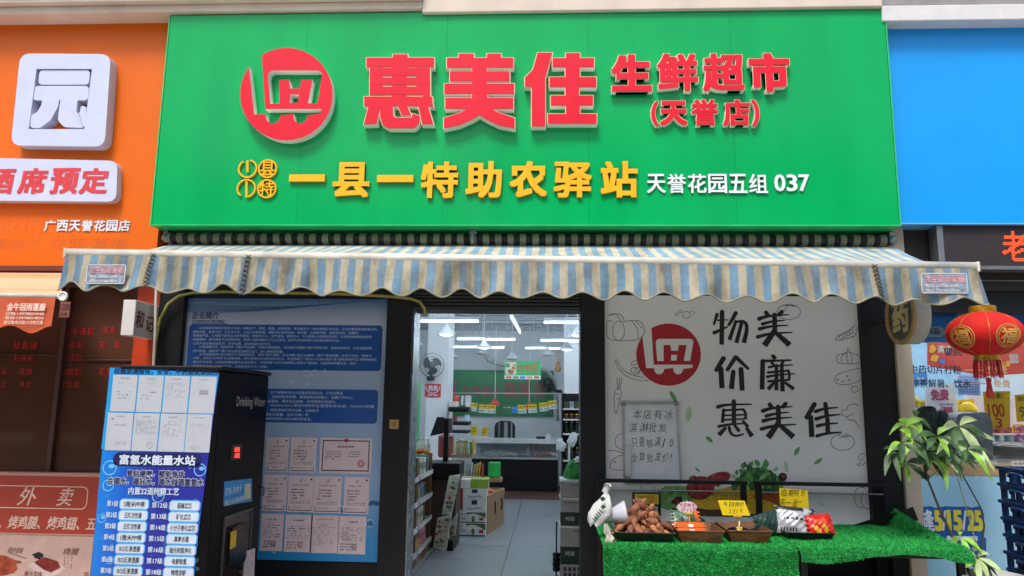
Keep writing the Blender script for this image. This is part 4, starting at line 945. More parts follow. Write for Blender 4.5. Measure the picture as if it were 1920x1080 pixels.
# pale line drawings of vegetables, printed
pen = M('pencil_grey', '#595a57', .6)
def draw(name, lines, tf, w=.005, close=()):
    mb = MB()
    for i, l in enumerate(lines):
        q = [uv(WG, *p) for p in tf(l)]
        o = []
        for k in range(len(q) - 1):
            p0 = Vector(q[max(0, k - 1)]); p1 = Vector(q[k]); p2 = Vector(q[k + 1]); p3 = Vector(q[min(len(q) - 1, k + 2)])
            for j in range(4):
                t = j / 4; o.append(tuple(.5 * (2 * p1 + (p2 - p0) * t + (2 * p0 - 5 * p1 + 4 * p2 - p3) * t * t + (3 * p1 - p0 - 3 * p2 + p3) * t ** 3)))
        o.append(q[-1]); ribbon(mb, WG, o, w, .0012 + .0001 * i, cap=False)
    return mb.build(name, pen, WP)
def oval(cx, cy, rx, ry, a0=0, a1=360, n=14, rot=0):
    c_, s_ = math.cos(R(rot)), math.sin(R(rot)); o = []
    for k in range(n + 1):
        t = R(a0 + (a1 - a0) * k / n); x, y = rx * math.cos(t), ry * math.sin(t); o.append((cx + x * c_ - y * s_, cy + x * s_ + y * c_))
    return o
draw('pumpkin_drawing', [oval(92, 155, 34, 56), [(25, 100), (22, 150), (30, 195), (60, 208), (130, 212), (205, 205), (240, 170), (238, 130), (215, 100), (170, 95), (120, 102)], [(60, 100), (28, 98)], [(30, 68), (70, 62), (98, 84), (104, 104)], [(40, 58), (90, 56), (120, 80), (122, 102)], [(165, 98), (200, 140), (205, 200)], [(190, 100), (228, 140)]], c8)
draw('banana_drawing', [[(70, 322), (90, 370), (150, 425), (230, 445), (268, 438)], [(78, 318), (110, 372), (170, 410), (240, 425)], oval(188, 388, 26, 18, rot=30), oval(205, 380, 20, 14, rot=-40), oval(186, 340, 22, 12, rot=-20)], c8)
draw('carrot_drawing', [[(70, 500), (66, 560), (72, 632), (82, 620), (98, 560), (108, 505), (92, 490), (70, 500)], [(86, 490), (82, 425)], [(92, 490), (98, 424)], [(98, 492), (112, 430)], [(72, 520), (90, 522)], [(78, 550), (98, 548)]], c8)
draw('berry_drawing', [oval(485, 63, 22, 20), [(418, 62), (448, 36), (458, 42), (430, 66), (418, 62)], [(505, 48), (520, 36)], [(525, 60), (536, 44)]], c8)
draw('fish_drawing', [[(30, 845), (80, 850), (125, 870)], [(40, 950), (52, 910), (90, 880), (125, 875)], [(40, 950), (80, 960), (125, 960)], oval(70, 915, 4, 4)], c8)
draw('apple_drawing', [oval(118, 795, 46, 46, 90, 270)], c8)
draw('tomato_drawing', [oval(716, 60, 88, 56), [(690, 60), (690, 30), (720, 12), (760, 20)], [(640, 25), (690, 10), (780, 15)]], c7)
draw('pea_pod_drawing', [[(1062, 270), (1120, 270), (1200, 240)], [(1062, 270), (1090, 235), (1160, 200), (1215, 160)], oval(1108, 250, 15, 13), oval(1135, 238, 15, 13), oval(1160, 224, 15, 13), oval(1184, 208, 15, 13), [(1190, 260), (1215, 225), (1235, 170)]], c7)
draw('garlic_drawing', [[(1155, 332), (1150, 362), (1085, 385), (1075, 420), (1100, 445), (1200, 448), (1245, 440)], [(1172, 332), (1172, 360), (1230, 380), (1248, 400)], [(1150, 365), (1110, 395), (1115, 440)], [(1158, 365), (1150, 400), (1162, 446)], [(1170, 365), (1190, 400), (1186, 446)]], c7)
draw('cucumber_drawing', [[(1060, 560), (1080, 530), (1150, 505), (1250, 480)], [(1060, 560), (1070, 590), (1120, 605), (1190, 598), (1255, 570)], oval(1082, 568, 5, 4), oval(1120, 580, 5, 4), oval(1150, 540, 5, 4), oval(1166, 568, 5, 4)], c7)
draw('broccoli_drawing', [[(1112, 830), (1115, 800), (1150, 790), (1165, 760), (1210, 750), (1240, 770)], [(1112, 830), (1150, 845), (1200, 820)], [(1150, 845), (1160, 868), (1210, 872)], [(1210, 872), (1250, 940)], oval(1210, 640, 26, 22)], c7)
draw('tomato_drawing', [oval(1120, 1035, 88, 62, -80, 260), [(1085, 985), (1120, 1000), (1160, 975)], [(1120, 1000), (1118, 975)], [(1120, 1000), (1180, 990)]], c7)
c9 = crop(1360, 850, 4.697)
draw('ginger_drawing', [[(1240, 10), (1190, 5), (1172, 40), (1190, 80), (1160, 100), (1200, 108), (1245, 70)], [(1200, 30), (1225, 40)], [(1190, 50), (1215, 62)]], c9)
draw('pepper_drawing', [[(1150, 320), (1135, 370), (1145, 440), (1180, 475), (1215, 468)], [(1150, 320), (1190, 300), (1240, 310)], [(1215, 340), (1195, 400), (1215, 470), (1265, 490)], [(1215, 280), (1220, 305)]], c9)
# floating leaves and the printed fruit basket
lf = [M('printed_leaf', '#5f9650', .5, var=.15, scale=20), M('printed_leaf_pale', '#a9c79d', .5, var=.1, scale=20)]
for (x, y, l, wd, a, k) in ((1262, 743, 13, 4, 60, 0), (1291, 776, 15, 6, 95, 1), (1330, 824, 9, 3.5, 40, 0), (1494, 846, 10, 4, -60, 0), (1474, 875, 11, 4, 80, 1), (1534, 865, 10, 3.5, -35, 0), (1308, 881, 7, 2, 40, 0), (1541, 945, 6, 2, 50, 1)):
    mb = MB(); c_, s_ = math.cos(R(a)), math.sin(R(a)); pts = []
    for t, s in [(i / 8, 1) for i in range(9)] + [(1 - i / 8, -1) for i in range(1, 8)]:
        u_ = (t - .5) * 2 * l; v_ = s * wd * math.sin(math.pi * t) ** .8; pts.append(uv(WG, x + u_ * c_ - v_ * s_, y + u_ * s_ + v_ * c_))
    plate(mb, WG, pts, None, .0013); mb.build('leaf_print', lf[k], WP)
fp = [M('fruit_red', '#98302f', .5, var=.35, scale=22), M('corn_yellow', '#d6ac28', .5, var=.2, scale=60), M('basket_brown', '#46301f', .7, var=.35, scale=45, stretch=(1, 1, 3)), M('leaf_dark', '#2a5a2a', .5, var=.3, scale=25), M('leaf_mid', '#4a8f42', .5, var=.3, scale=25), M('fruit_orange', '#b2521c', .5, var=.2, scale=12), M('grape_purple', '#3b1626', .4, var=.2, scale=40), M('cabbage_green', '#7fae66', .6, var=.25, scale=22)]
mb = MB(); rb = random.Random(9); hh = .0012
def pl(m, pts, h): mb.mat(m); plate(mb, WG, [uv(WG, *p) for p in pts], None, h)
pl(2, [(1296, 945), (1330, 937), (1400, 955), (1460, 960), (1520, 955), (1512, 1000), (1330, 1005)], .0012)
pl(7, [(1232, 922), (1246, 912), (1270, 910), (1298, 914), (1300, 940), (1262, 960), (1240, 952)], .0014)
for k in range(7): ribbon(mb.mat(4), WG, [uv(WG, 1238 + k * 9, 958 - k * 2), uv(WG, 1244 + k * 8.5, 914 + (k % 3))], .006, .0016, .003, False)
pl(1, oval(1370, 933, 76, 20, rot=-8, n=20)[:-1], .0018); pl(1, oval(1405, 918, 50, 12, rot=-14, n=20)[:-1], .0020); pl(5, oval(1446, 930, 34, 20, n=18)[:-1], .0019); pl(1, oval(1400, 948, 60, 15, rot=4, n=20)[:-1], .0022)
pl(0, oval(1313, 915, 27, 22, rot=-15, n=18)[:-1], .0024); pl(0, oval(1345, 898, 26, 12, rot=-18, n=18)[:-1], .0026); pl(0, oval(1300, 905, 10, 14, n=12)[:-1], .0027)
for k in range(10): 
    a = rb.uniform(0, 6.28); x, y = 1318 + 24 * math.cos(a), 910 + 18 * math.sin(a); pl(4 if k % 2 else 0, [(x, y), (x + 10 * math.cos(a - .3), y + 10 * math.sin(a - .3)), (x + 5 * math.cos(a + .5), y + 5 * math.sin(a + .5))], .0028 + .0001 * k)
for k in range(46):
    x, y = 1262 + 16 * rb.random() + 5 * rb.random(), 930 + 52 * rb.random(); pl(6 if k % 3 else 0, oval(x, y, 4.2, 4.2, n=8)[:-1], .0030 + .00004 * k)
mb.build('fruit_basket_print', fp, WP)
mb = MB(); pl(3, [(1384, 905), (1388, 888), (1400, 880), (1420, 876), (1446, 882), (1458, 895), (1460, 918), (1450, 922), (1390, 918)], .0034)
for k in range(58):
    t = rb.random(); x = 1376 + 92 * rb.random(); top = 862 + 22 * abs((x - 1418) / 50) ** 1.5; y = rb.uniform(top + 8, 922)
    s = rb.uniform(10, 19); a = rb.uniform(-2.7, -.4); pts = []
    for i in range(6): pts.append((x + s * (i / 5) * math.cos(a) + .27 * s * math.sin(math.pi * i / 5) * math.sin(a), y + s * (i / 5) * math.sin(a) - .27 * s * math.sin(math.pi * i / 5) * math.cos(a)))
    for i in range(4, 0, -1): pts.append((x + s * (i / 5) * math.cos(a) - .32 * s * math.sin(math.pi * i / 5) * math.sin(a), y + s * (i / 5) * math.sin(a) + .32 * s * math.sin(math.pi * i / 5) * math.cos(a)))
    pl(4 if rb.random() < .55 else (7 if rb.random() < .3 else 3), pts, .0036 + .00006 * k)
pl(6, oval(1467, 894, 8, 8, n=12)[:-1], .0092); pl(5, oval(1468, 893, 3, 2.5, n=10)[:-1], .0096)
mb.build('leafy_greens_print', fp, WP)

# ------------------------------------------------------------------ whiteboard
wbd = thing('whiteboard', 'small whiteboard with handwritten notice leaning against the white poster', 'whiteboard', tuple(P(1222, 905, -.03)))
YW = -.03; HG = FY(YW)
q = [P(1169, 757, YW), P(1268, 756, YW), P(1277, 900, YW), P(1171, 902, YW)]
def slab4(mb, qs, y0, y1): mb.hexa([(p.x, y0, p.z) for p in (qs[3], qs[2])] + [(p.x, y1, p.z) for p in (qs[2], qs[3])], [(p.x, y0, p.z) for p in (qs[0], qs[1])] + [(p.x, y1, p.z) for p in (qs[1], qs[0])])
mb = MB(); slab4(mb, q, YW, -.005); mb.build('board', M('board_white', '#d0d5d6', .25, var=.02), wbd)
fm = M('board_frame', '#a7abad', .35, .5)
def bar(a, b, w_, name='frame'):
    mb = MB(); a, b = Vector(a), Vector(b); d = (b - a).normalized(); n = Vector((d.z, 0, -d.x)) * w_ / 2
    mb.hexa([(p.x, YW - .012, p.z) for p in (a - n, a + n)] + [(p.x, -.003, p.z) for p in (a + n, a - n)], [(p.x, YW - .012, p.z) for p in (b - n, b + n)] + [(p.x, -.003, p.z) for p in (b + n, b - n)]); return mb.build(name, fm, wbd, bevel=.003)
bar(q[0], q[1], .016); bar(q[3], q[0], .016); bar(q[2], q[1], .016); bar(q[3], q[2], .016)
for p in q[:2]: MB().box((p.x - .02, YW - .016, p.z - .02), (p.x + .02, -.002, p.z + .016)).build('corner', M('corner_grey', '#7d8083', .5), wbd, bevel=.008)
a = P(1171, 836, YW); b = P(1182, 893, YW); MB().box((a.x - .002, YW - .04, b.z), (b.x, YW - .0125, a.z)).build('pen_tray', M('tray_grey', '#b9bdbf', .4), wbd, bevel=.004)
mk = M('marker_ink', '#46524f', .5)
for s, px in (('本店有冰', (1185, 767, 1261, 786)), ('淇淋批发', (1178, 792, 1252, 811)), ('只要够满10', (1184, 820, 1265, 839)), ('全算批发价!', (1184, 848, 1267, 866))): mb = MB(); handwrite(mb, HG, s, px, seed=len(s) + int(px[0])); mb.build('handwriting', mk, wbd)

# ================================================================== PRODUCE STALL
ZT = .665; YT0, YT1 = -1.19, -.16
iron = M('black_angle_iron', '#121214', .45, .3, var=.1)
def table(name, label, x0, x1, y0):
    t = thing(name, label, 'table', ((x0 + x1) / 2, (y0 + YT1) / 2, 0))
    MB().box((x0, y0 + .012, ZT - .045), (x1, YT1, ZT - .012)).build('top', iron, t)
    for x in (x0 + .012, x1 - .052):
        for y in (y0 + .03, YT1 - .05): MB().box((x, y, 0), (x + .04, y + .04, ZT - .046)).build('leg', iron, t)
    MB().box((x0 + .053, y0 + .032, .2), (x1 - .053, y0 + .06, .235)).build('stretcher', iron, t)
    MB().box((x0 + .053, YT1 - .05, .2), (x1 - .053, YT1 - .022, .235)).build('stretcher', iron, t)
    ux0, ux1 = x0 + .01, x1 - .03; zr = P(1280, 906, -.1).z
    for x in (ux0, ux1 - .03): MB().box((x, YT1 + .002, .25), (x + .045, YT1 + .035, zr)).build('upright', iron, t)
    MB().box((ux0 - .01, YT1 - .004, zr + .001), (ux1 + .025, YT1 + .037, zr + .03)).build('rail', iron, t, bevel=.003)
    mb = MB(); mb.tube([(ux0 + .03, YT1 + .015, zr - .055), (ux1 - .02, YT1 + .015, zr - .055)], .006, 8); mb.build('hanging_rod', M('dull_steel', '#777b7c', .35, .8), t)
    return t
XA0, XA1 = P(1134, 1020, YT0).x, P(1491, 1020, YT0).x; XB1 = P(1829, 1040, YT0 - .04).x
table('stall_table', 'black steel stall table under the sweet potato tray', XA0, XA1 - .02, YT0)
table('stall_table', 'black steel stall table under the bagged snacks and bare turf', XA1 + .03, XB1 - .02, YT0)
# artificial turf: woven backing plus a pile of short blades
g0 = [M('turf_backing', '#0f7030', .9), M('turf_blade', '#0e963a', .6, var=.3, scale=30), M('turf_blade_light', '#38be5c', .55, var=.25, scale=30)]
def turf(label, surf, area_n, cat='turf mat'):
    # surf(u, v) -> point, normal  (u across, v from back edge over the front edge)
    mb = MB(); NU, NV = 60, 40; vs = []
    for j in range(NV + 1):
        for i in range(NU + 1): vs.append(surf(i / NU, j / NV)[0])
    mb.mat(0); mb.add(vs, [(j * (NU + 1) + i, (j + 1) * (NU + 1) + i, (j + 1) * (NU + 1) + i + 1, j * (NU + 1) + i + 1) for j in range(NV) for i in range(NU)])
    rr = random.Random(11)
    for _ in range(area_n):
        u, v = rr.random(), rr.random(); p, n = surf(u, v)
        l = rr.uniform(.011, .022); d = (n + Vector((rr.uniform(-.7, .7), rr.uniform(-.7, .7), rr.uniform(-.6, .6)))).normalized()
        s = d.cross(Vector((rr.uniform(-1, 1), rr.uniform(-1, 1), rr.uniform(-1, 1)))).normalized() * rr.uniform(.0015, .0028)
        mb.mat(1 if rr.random() < .62 else 2); mb.add([p - s, p + s, p + d * l], [(0, 1, 2)])
    o = mb.build('turf_mat', g0); return tag(o, label, cat, 'turf mats on the stall tables')
def surfA(u, v):
    x = XA0 - .012 + (XA1 - XA0 + .024) * u; D = YT1 - YT0; s = v * (D + .20)
    w_ = .004 * math.sin(x * 21) + .003 * math.sin(x * 47 + 2)
    if s < D - .02: return Vector((x, YT1 - s, ZT + w_ * .5)), Vector((0, 0, 1))
    if s < D + .02: a = (s - D + .02) / .04 * math.pi / 2; return Vector((x, YT0 + .014 - .026 * math.sin(a), ZT - .026 + .026 * math.cos(a) + w_ * .5)), Vector((0, -math.sin(a), math.cos(a)))
    return Vector((x, YT0 - .012 + w_, ZT - .026 - (s - D - .02))), Vector((0, -1, .1))
turf('green turf mat hanging over the front below the sweet potatoes', surfA, 46000)
def surfB(u, v):
    x = XA1 + .02 + (XB1 - XA1 - .03) * u; D = YT1 - YT0 + .03; hang = .05 + .025 * math.sin(u * 7 + .6) - .02 * u; s = v * (D + hang)
    w_ = .006 * math.sin(x * 13 + 1) + .004 * math.sin(x * 31); y0 = YT0 - .04
    curl = max(0, (u - .9) / .1) ** 1.5 * max(0, 1 - s / .8) * .13          # the back corner curls up against the rail
    ridge = .025 * math.exp(-((u - .97) / .03) ** 2)
    if s < D - .03: return Vector((x, YT1 - s, ZT + .006 + w_ * .6 + curl + ridge)), Vector((-curl * 3, 0, 1)).normalized()
    if s < D + .05: a = (s - D + .03) / .08 * math.pi / 2; return Vector((x, y0 + .05 - .06 * math.sin(a), ZT - .054 + .06 * math.cos(a) + w_ * .6 + ridge)), Vector((0, -math.sin(a), math.cos(a)))
    return Vector((x, y0 - .01 + w_ * 2, ZT - .054 - (s - D - .05))), Vector((0, -1, .15)).normalized()
turf('green turf mat with its back corner curled up beside the potted plant', surfB, 44000)

# ------------------------------------------------------------------ trays and what lies in them
def tray(label, px0, px1, yf, depth, h, mat, tilt=0.0, flare=.03, z=ZT + .012, name='tray', cat='tray', thick=.006):
    a = PZ(px0, yf, z); b = PZ(px1, yf, z); x0, x1, y0 = a.x, b.x, (a.y + b.y) / 2
    y1 = y0 + depth; mb = MB()
    mb.box((x0 + flare, y0 + flare, z), (x1 - flare, y1 - flare, z + thick))
    lo = [(x0 + flare, y0 + flare), (x1 - flare, y0 + flare), (x1 - flare, y1 - flare), (x0 + flare, y1 - flare)]; hi = [(x0, y0), (x1, y0), (x1, y1), (x0, y1)]
    for k in range(4):
        l0, l1, h0, h1 = lo[k], lo[(k + 1) % 4], hi[k], hi[(k + 1) % 4]; c = Vector(((x0 + x1) / 2, (y0 + y1) / 2, 0))
        def inn(p, zz, s): q = Vector((p[0], p[1], zz)); d = (c - q); d.z = 0; return q + d.normalized() * s
        mb.add([Vector((*l0, z)), Vector((*l1, z)), Vector((*h1, z + h)), Vector((*h0, z + h)), inn(l0, z, thick * 1.4), inn(l1, z, thick * 1.4), inn(h1, z + h, thick * 1.4), inn(h0, z + h, thick * 1.4)], [(0, 1, 2, 3), (7, 6, 5, 4), (3, 2, 6, 7), (0, 4, 5, 1)])
    rim = [Vector((*p, z + h)) for p in hi]; mb.tube(rim + [rim[0]], thick * .7, 6)
    o = tag(mb.build(name, mat), label, cat); return o, (x0, x1, y0, y1, z)
blp = M('black_plastic', '#151516', .35, var=.1); wood = M('tray_wood', '#6b4326', .55, var=.2, scale=18, stretch=(1, 6, 1))
_, T1 = tray('black plastic tray heaped with sweet potatoes', 1154, 1266, 1017, .42, .06, blp)
_, T2 = tray('brown tray holding flat orange packets', 1272, 1359, 1018, .40, .075, wood)
_, T3 = tray('brown tray holding garlic and eggplants', 1367, 1448, 1018, .40, .075, wood)
_, T4 = tray('black mesh tray holding the snack bags', 1478, 1564, 1014, .36, .05, blp)
_, T5 = tray('grey plastic crate standing behind the two brown trays', 1330, 1470, 999, .30, .065, M('grey_crate_plastic', '#6b7370', .4, var=.15))
# sweet potatoes
skin = [M('potato_skin', '#8e5b3c', .75, var=.2, scale=18, bump=.3, bscale=50), M('potato_skin_pale', '#a56d46', .75, var=.2, scale=18, bump=.3, bscale=50), M('potato_skin_dark', '#734632', .75, var=.2, scale=18, bump=.3, bscale=50)]
def potato_mesh(k):
    rb = random.Random(k); mb = MB(); L_ = rb.uniform(.1, .145); Rm = rb.uniform(.02, .027); pts = []; rad = []
    bx, by = rb.uniform(-.02, .02), rb.uniform(-.015, .015)
    for i in range(11):
        t = i / 10; pts.append(Vector((L_ * (t - .5), bx * math.sin(math.pi * t) + .004 * math.sin(t * 9), by * math.sin(math.pi * t))))
        rad.append(max(.003, Rm * math.sin(math.pi * (t * .96 + .02)) ** .8 * (1 + .1 * math.sin(t * 11 + k)) * (1.15 - .4 * t)))
    mb.tube(pts, rad, 12); o = mb.build('sweet_potato', skin[k % 3], org=(0, 0, 0), smooth=True); return o
protos = [potato_mesh(k) for k in range(6)]
x0, x1, y0, y1, z = T1; rb = random.Random(21); spots = []
cx, cy = (x0 + x1) / 2, (y0 + y1) / 2
for lay, n, spread in ((0, 20, .98), (0, 10, .5), (1, 20, .86), (2, 16, .68), (3, 12, .5), (4, 8, .33), (5, 4, .14)):
    for k in range(n):
        a = 2 * math.pi * (k + .5 * (lay % 2)) / n + rb.uniform(-.15, .15); r = spread * (1 if k % 3 else .45)
        spots.append((cx + r * .19 * math.cos(a), cy + r * .16 * math.sin(a), z + .035 + lay * .036 + rb.uniform(0, .01), a + rb.uniform(-.5, .5) if rb.random() < .75 else rb.uniform(0, 3.1), rb.uniform(.35, .95) if lay else rb.uniform(.05, .3)))
for k, (x, y, zz, rz, ry) in enumerate(spots):
    o = protos[k] if k < 6 else copy_of(protos[rb.randrange(6)])
    o.location = (x, y, zz); o.rotation_euler = (rb.uniform(-.3, .3), ry, rz)
    tag(o, 'brown sweet potato in the heap on the black tray', 'sweet potato', 'sweet potatoes heaped on the black tray')
# orange packets
op = M('packet_orange', '#cf5a1e', .3, var=.08, scale=12); og_ = M('packet_green', '#1f5b35', .35); wpk = M('packet_white', '#d8d4cc', .35)
def pouch(w_, h_, d_, mats, seed, prt=None, n=24):
    rb = random.Random(seed); mb = MB(); F, K_ = [], []
    for j in range(n + 1):
        for i in range(n + 1):
            u, v = i / n, j / n; b = (max(0, 16 * u * (1 - u) * v * (1 - v))) ** .55
            cr = .1 * d_ * math.sin(u * 11 + seed + 3 * v) * math.sin(v * 8 + seed * 2 - 2 * u) + .05 * d_ * math.sin(u * 29 - v * 23)
            e = .012 * math.sin(v * 30) * (1 if u in (0, 1) else 0)
            F.append(Vector(((u - .5) * w_ + e, -d_ / 2 * b - cr * b - .001, v * h_))); K_.append(Vector(((u - .5) * w_ + e, d_ / 2 * b, v * h_)))
    ix = lambda i, j: j * (n + 1) + i; FF = []; FM = []
    for j in range(n):
        for i in range(n):
            u, v = (i + .5) / n, (j + .5) / n; mb.mat(prt(u, v) if prt else 0)
            FF.append((ix(i, j), ix(i + 1, j), ix(i + 1, j + 1), ix(i, j + 1))); FM.append(mb.cur)
    k0 = len(mb.m); mb.add(F, FF); mb.m[k0:] = FM; mb.mat(0); mb.add(K_, [(ix(i, j), ix(i, j + 1), ix(i + 1, j + 1), ix(i + 1, j)) for j in range(n) for i in range(n)])
    return mb, mats
def put(mbm, name, loc, rot, label, cat, group=None):
    mb, mats = mbm; o = mb.build(name, mats, org=(0, 0, 0), smooth=True); o.location = loc; o.rotation_euler = rot; return tag(o, label, cat, group)
x0, x1, y0, y1, z = T2
def opr(u, v): return 2 if .42 < u < .58 and .35 < v < .7 else (1 if v > .86 else 0)
put(pouch(.2, .13, .02, [op, og_, wpk], 1, opr), 'packet', ((x0 + x1) / 2 - .035, y0 + .045, z + .016), (R(-62), 0, R(3)), 'frontmost orange packet lying in the brown tray', 'packet', 'orange packets in the brown tray')
put(pouch(.2, .13, .02, [op, og_, wpk], 2, opr), 'packet', ((x0 + x1) / 2 - .035, y0 + .13, z + .03), (R(-55), 0, R(-2)), 'middle orange packet with white round label in the brown tray', 'packet', 'orange packets in the brown tray')
put(pouch(.19, .13, .02, [og_, op, wpk], 3, lambda u, v: 2 if .42 < u < .58 and .3 < v < .6 else (1 if v < .3 or u > .85 else 0)), 'packet', ((x0 + x1) / 2 - .05, y0 + .25, z + .06), (R(-35), 0, 0), 'green topped packet leaning at the back of the brown tray', 'packet', 'orange packets in the brown tray')
# garlic and eggplants
x0, x1, y0, y1, z = T3
mb = MB(); c = Vector((x0 + .085, y0 + .075, z + .008)); prof = [(0, 0), (.02, .002), (.032, .016), (.031, .03), (.018, .045), (.007, .055), (.005, .08), (.004, .12)]
vs = []; 
mb.lathe(c, prof, 16); mb.v = [(v[0] + (.0 if v[2] < c.z + .05 else .012 * (v[2] - c.z - .05) / .07), v[1], v[2]) if True else v for v in mb.v]
tag(mb.build('garlic_bulb', M('garlic_skin', '#d2c3a8', .6, var=.1, scale=20), smooth=True), 'pale garlic bulb with long stalk in the brown tray', 'garlic')
egg = M('eggplant_skin', '#1b0f22', .12, var=.05); cal = M('eggplant_calyx', '#33452a', .6)
for k, (dx, dy, rz, lb_) in enumerate(((.16, .09, .4, 'front eggplant in the brown tray beside the garlic'), (.22, .17, 1.0, 'eggplant nearest the right end of the brown tray'), (.12, .2, -.2, 'eggplant behind the garlic bulb in the brown tray'))):
    t = thing('eggplant', lb_, 'eggplant', (x0 + dx, y0 + dy, z + .04), 'eggplants in the brown tray'); t.rotation_euler = (0, 0, rz)
    mb = MB(); pts = [Vector((-.07 + .14 * i / 10, .008 * math.sin(i), 0)) + ORG[t.name] for i in range(11)]; mb.tube(pts, [.006 + .028 * math.sin(math.pi * (.12 + .8 * i / 10)) ** .7 for i in range(11)], 14); mb.build('fruit', egg, t, smooth=True)
    mb = MB(); p = ORG[t.name]; mb.tube([p + Vector((.062, 0, .002)), p + Vector((.075, 0, .004)), p + Vector((.095, 0, .012))], [.022, .01, .005], 8); mb.build('calyx', cal, t, smooth=True)
# snack bags
x0, x1, y0, y1, z = T4
sil = M('bag_silver', '#bcbcbf', .22, .35, var=.15, scale=16); blw = M('bag_black_print', '#26272b', .4); rdb = M('bag_red', '#c61e14', .22, var=.12, scale=16); yb2 = M('bag_yellow', '#d8a01c', .3, var=.2, scale=20); org_ = M('bag_orange', '#d8541c', .3)
rb = random.Random(4)
put(pouch(.24, .19, .07, [sil, blw], 5, lambda u, v: 1 if (v > .84 and u < .8) or (.5 < v < .58 and .2 < u < .75 and int(u * 24) % 3) or (.1 < v < .2 and .1 < u < .6 and int(u * 24) % 2) else 0), 'snack_bag', ((x0 + x1) / 2 - .075, y0 + .13, z + .02), (R(-20), R(4), R(-6)), 'silver white snack bag with black lettering leaning in the black tray', 'snack bag')
put(pouch(.19, .145, .06, [rdb, yb2, org_], 6, lambda u, v: 1 if (v < .45 and .1 < u < .85 and math.sin(u * 19 + v * 8) > -.3) else (2 if .2 < u < .7 and .5 < v < .75 else 0)), 'snack_bag', ((x0 + x1) / 2 + .115, y0 + .10, z + .02), (R(-22), R(-3), R(10)), 'red snack bag with yellow picture leaning in the black tray', 'snack bag')
put(pouch(.16, .13, .05, [M('bag_dark_blue', '#2b3348', .3), blw], 7), 'snack_bag', ((x0 + x1) / 2 + .03, y0 + .24, z + .05), (R(-10), 0, R(-4)), 'dark blue snack bag standing behind the red and silver ones', 'snack bag')
put(pouch(.2, .16, .05, [M('bag_dark_green', '#1f3a30', .3, var=.2), blw], 8), 'snack_bag', (x0 - .06, y0 + .14, z + .01), (R(-12), R(-14), R(20)), 'dark green plastic bag slumped against the black tray', 'plastic bag')
# dark sheet bunched under the curled turf corner
mb = MB(); q = [P(1588, 988, YT1 - .03), P(1650, 968, YT1 - .05), P(1690, 958, YT1 - .08), P(1712, 950, YT1 - .1), P(1722, 975, YT1 - .1), P(1700, 992, YT1 - .06)]
mb.add(q + [p + Vector((0, .05, -.02)) for p in q], [tuple(range(6)), tuple(range(11, 5, -1))] + [(i, i + 6, (i + 1) % 6 + 6, (i + 1) % 6) for i in range(6)])
tag(mb.build('black_sheet', M('black_plastic')), 'black plastic sheet bunched under the curled corner of the turf', 'sheet')
# price cards
yc = M('card_yellow', '#e2c400', .5, var=.03); inkb = M('black_ink')
def card(label, q, Y, lines, mat, ink_=None, pole=None, name='price_card'):
    t = thing(name, label, 'price card', tuple(P(sum(p[0] for p in q) / 4, max(p[1] for p in q), Y))); fr = FY(Y)
    mb = MB(); plate(mb, fr, [uv(fr, *p) for p in q], -.004, 0); mb.build('card', mat, t)
    mb = MB()
    for s, px in lines: handwrite(mb, fr, s, px, h=.0015, seed=int(px[0]), off=0)
    mb.build('handwriting', ink_ or inkb, t)
    if pole:
        a, b, c = pole; mb = MB(); A, B_, C_ = P(*a, Y), P(*b, Y + .03), P(*c, Y + .03)
        mb.tube([A + Vector((0, .006, 0)), B_], .006, 8); mb.box((A.x - .03, A.y - .006, A.z - .005), (A.x + .03, A.y + .01, A.z + .01)); mb.build('pole', M('pole_yellow', '#d9b020', .4), t)
        mb = MB(); mb.hexa([(B_.x - .012, B_.y - .01, C_.z), (B_.x + .012, B_.y - .01, C_.z), (B_.x + .012, B_.y + .02, C_.z), (B_.x - .012, B_.y + .02, C_.z)], [(B_.x - .022, B_.y - .01, B_.z + .006), (B_.x + .022, B_.y - .01, B_.z + .006), (B_.x + .022, B_.y + .02, B_.z + .006), (B_.x - .022, B_.y + .02, B_.z + .006)]); mb.build('clip', M('pole_yellow'), t, bevel=.004)
    return t
card('yellow price card on a yellow pole above the garlic and eggplants', [(1346, 938), (1396, 939), (1407, 967), (1355, 966)], -.95, (('今日特价', (1356, 941, 1396, 951)), ('2元1斤', (1365, 953, 1393, 963))), yc, pole=((1383, 967), (1386, 990), (1387, 1000)))
card('square yellow buy one get one card behind the snack bags', [(1461, 915), (1514, 919), (1517, 955), (1463, 952)], -.62, (('临期特价', (1464, 917.5, 1512, 932)), ('买一送一', (1462, 935, 1506, 949))), yc)
# starburst card
t = thing('price_card', 'white starburst price card with pink writing above the orange packets', 'price card', tuple(P(1288, 963, -.9))); fr = FY(-.9)
mb = MB(); pts = []
for k in range(36):
    a = 2 * math.pi * k / 36; r_ = 1 if k % 2 else .8; pts.append(uv(fr, 1288 + 20.5 * r_ * math.cos(a), 951 + 12 * r_ * math.sin(a)))
plate(mb, fr, pts, -.003, 0); mb.build('card', M('card_pinkwhite', '#dcc8cc', .5), t)
mb = MB(); handwrite(mb, fr, '今日特价', (1273, 942, 1304, 951), h=.0015, seed=3, off=.01); handwrite(mb, fr, '3斤10元', (1275, 952, 1303, 960), h=.0015, seed=5, off=.01); mb.build('handwriting', M('magenta_ink', '#a3195b', .5), t)
mb = MB(); A = P(1292, 963, -.9); B_ = P(1294, 983, -.88); mb.tube([A + Vector((0, .006, 0)), B_], .006, 8); mb.box((A.x - .025, A.y - .004, A.z - .004), (A.x + .025, A.y + .008, A.z + .008)); mb.build('pole', M('pole_yellow'), t)
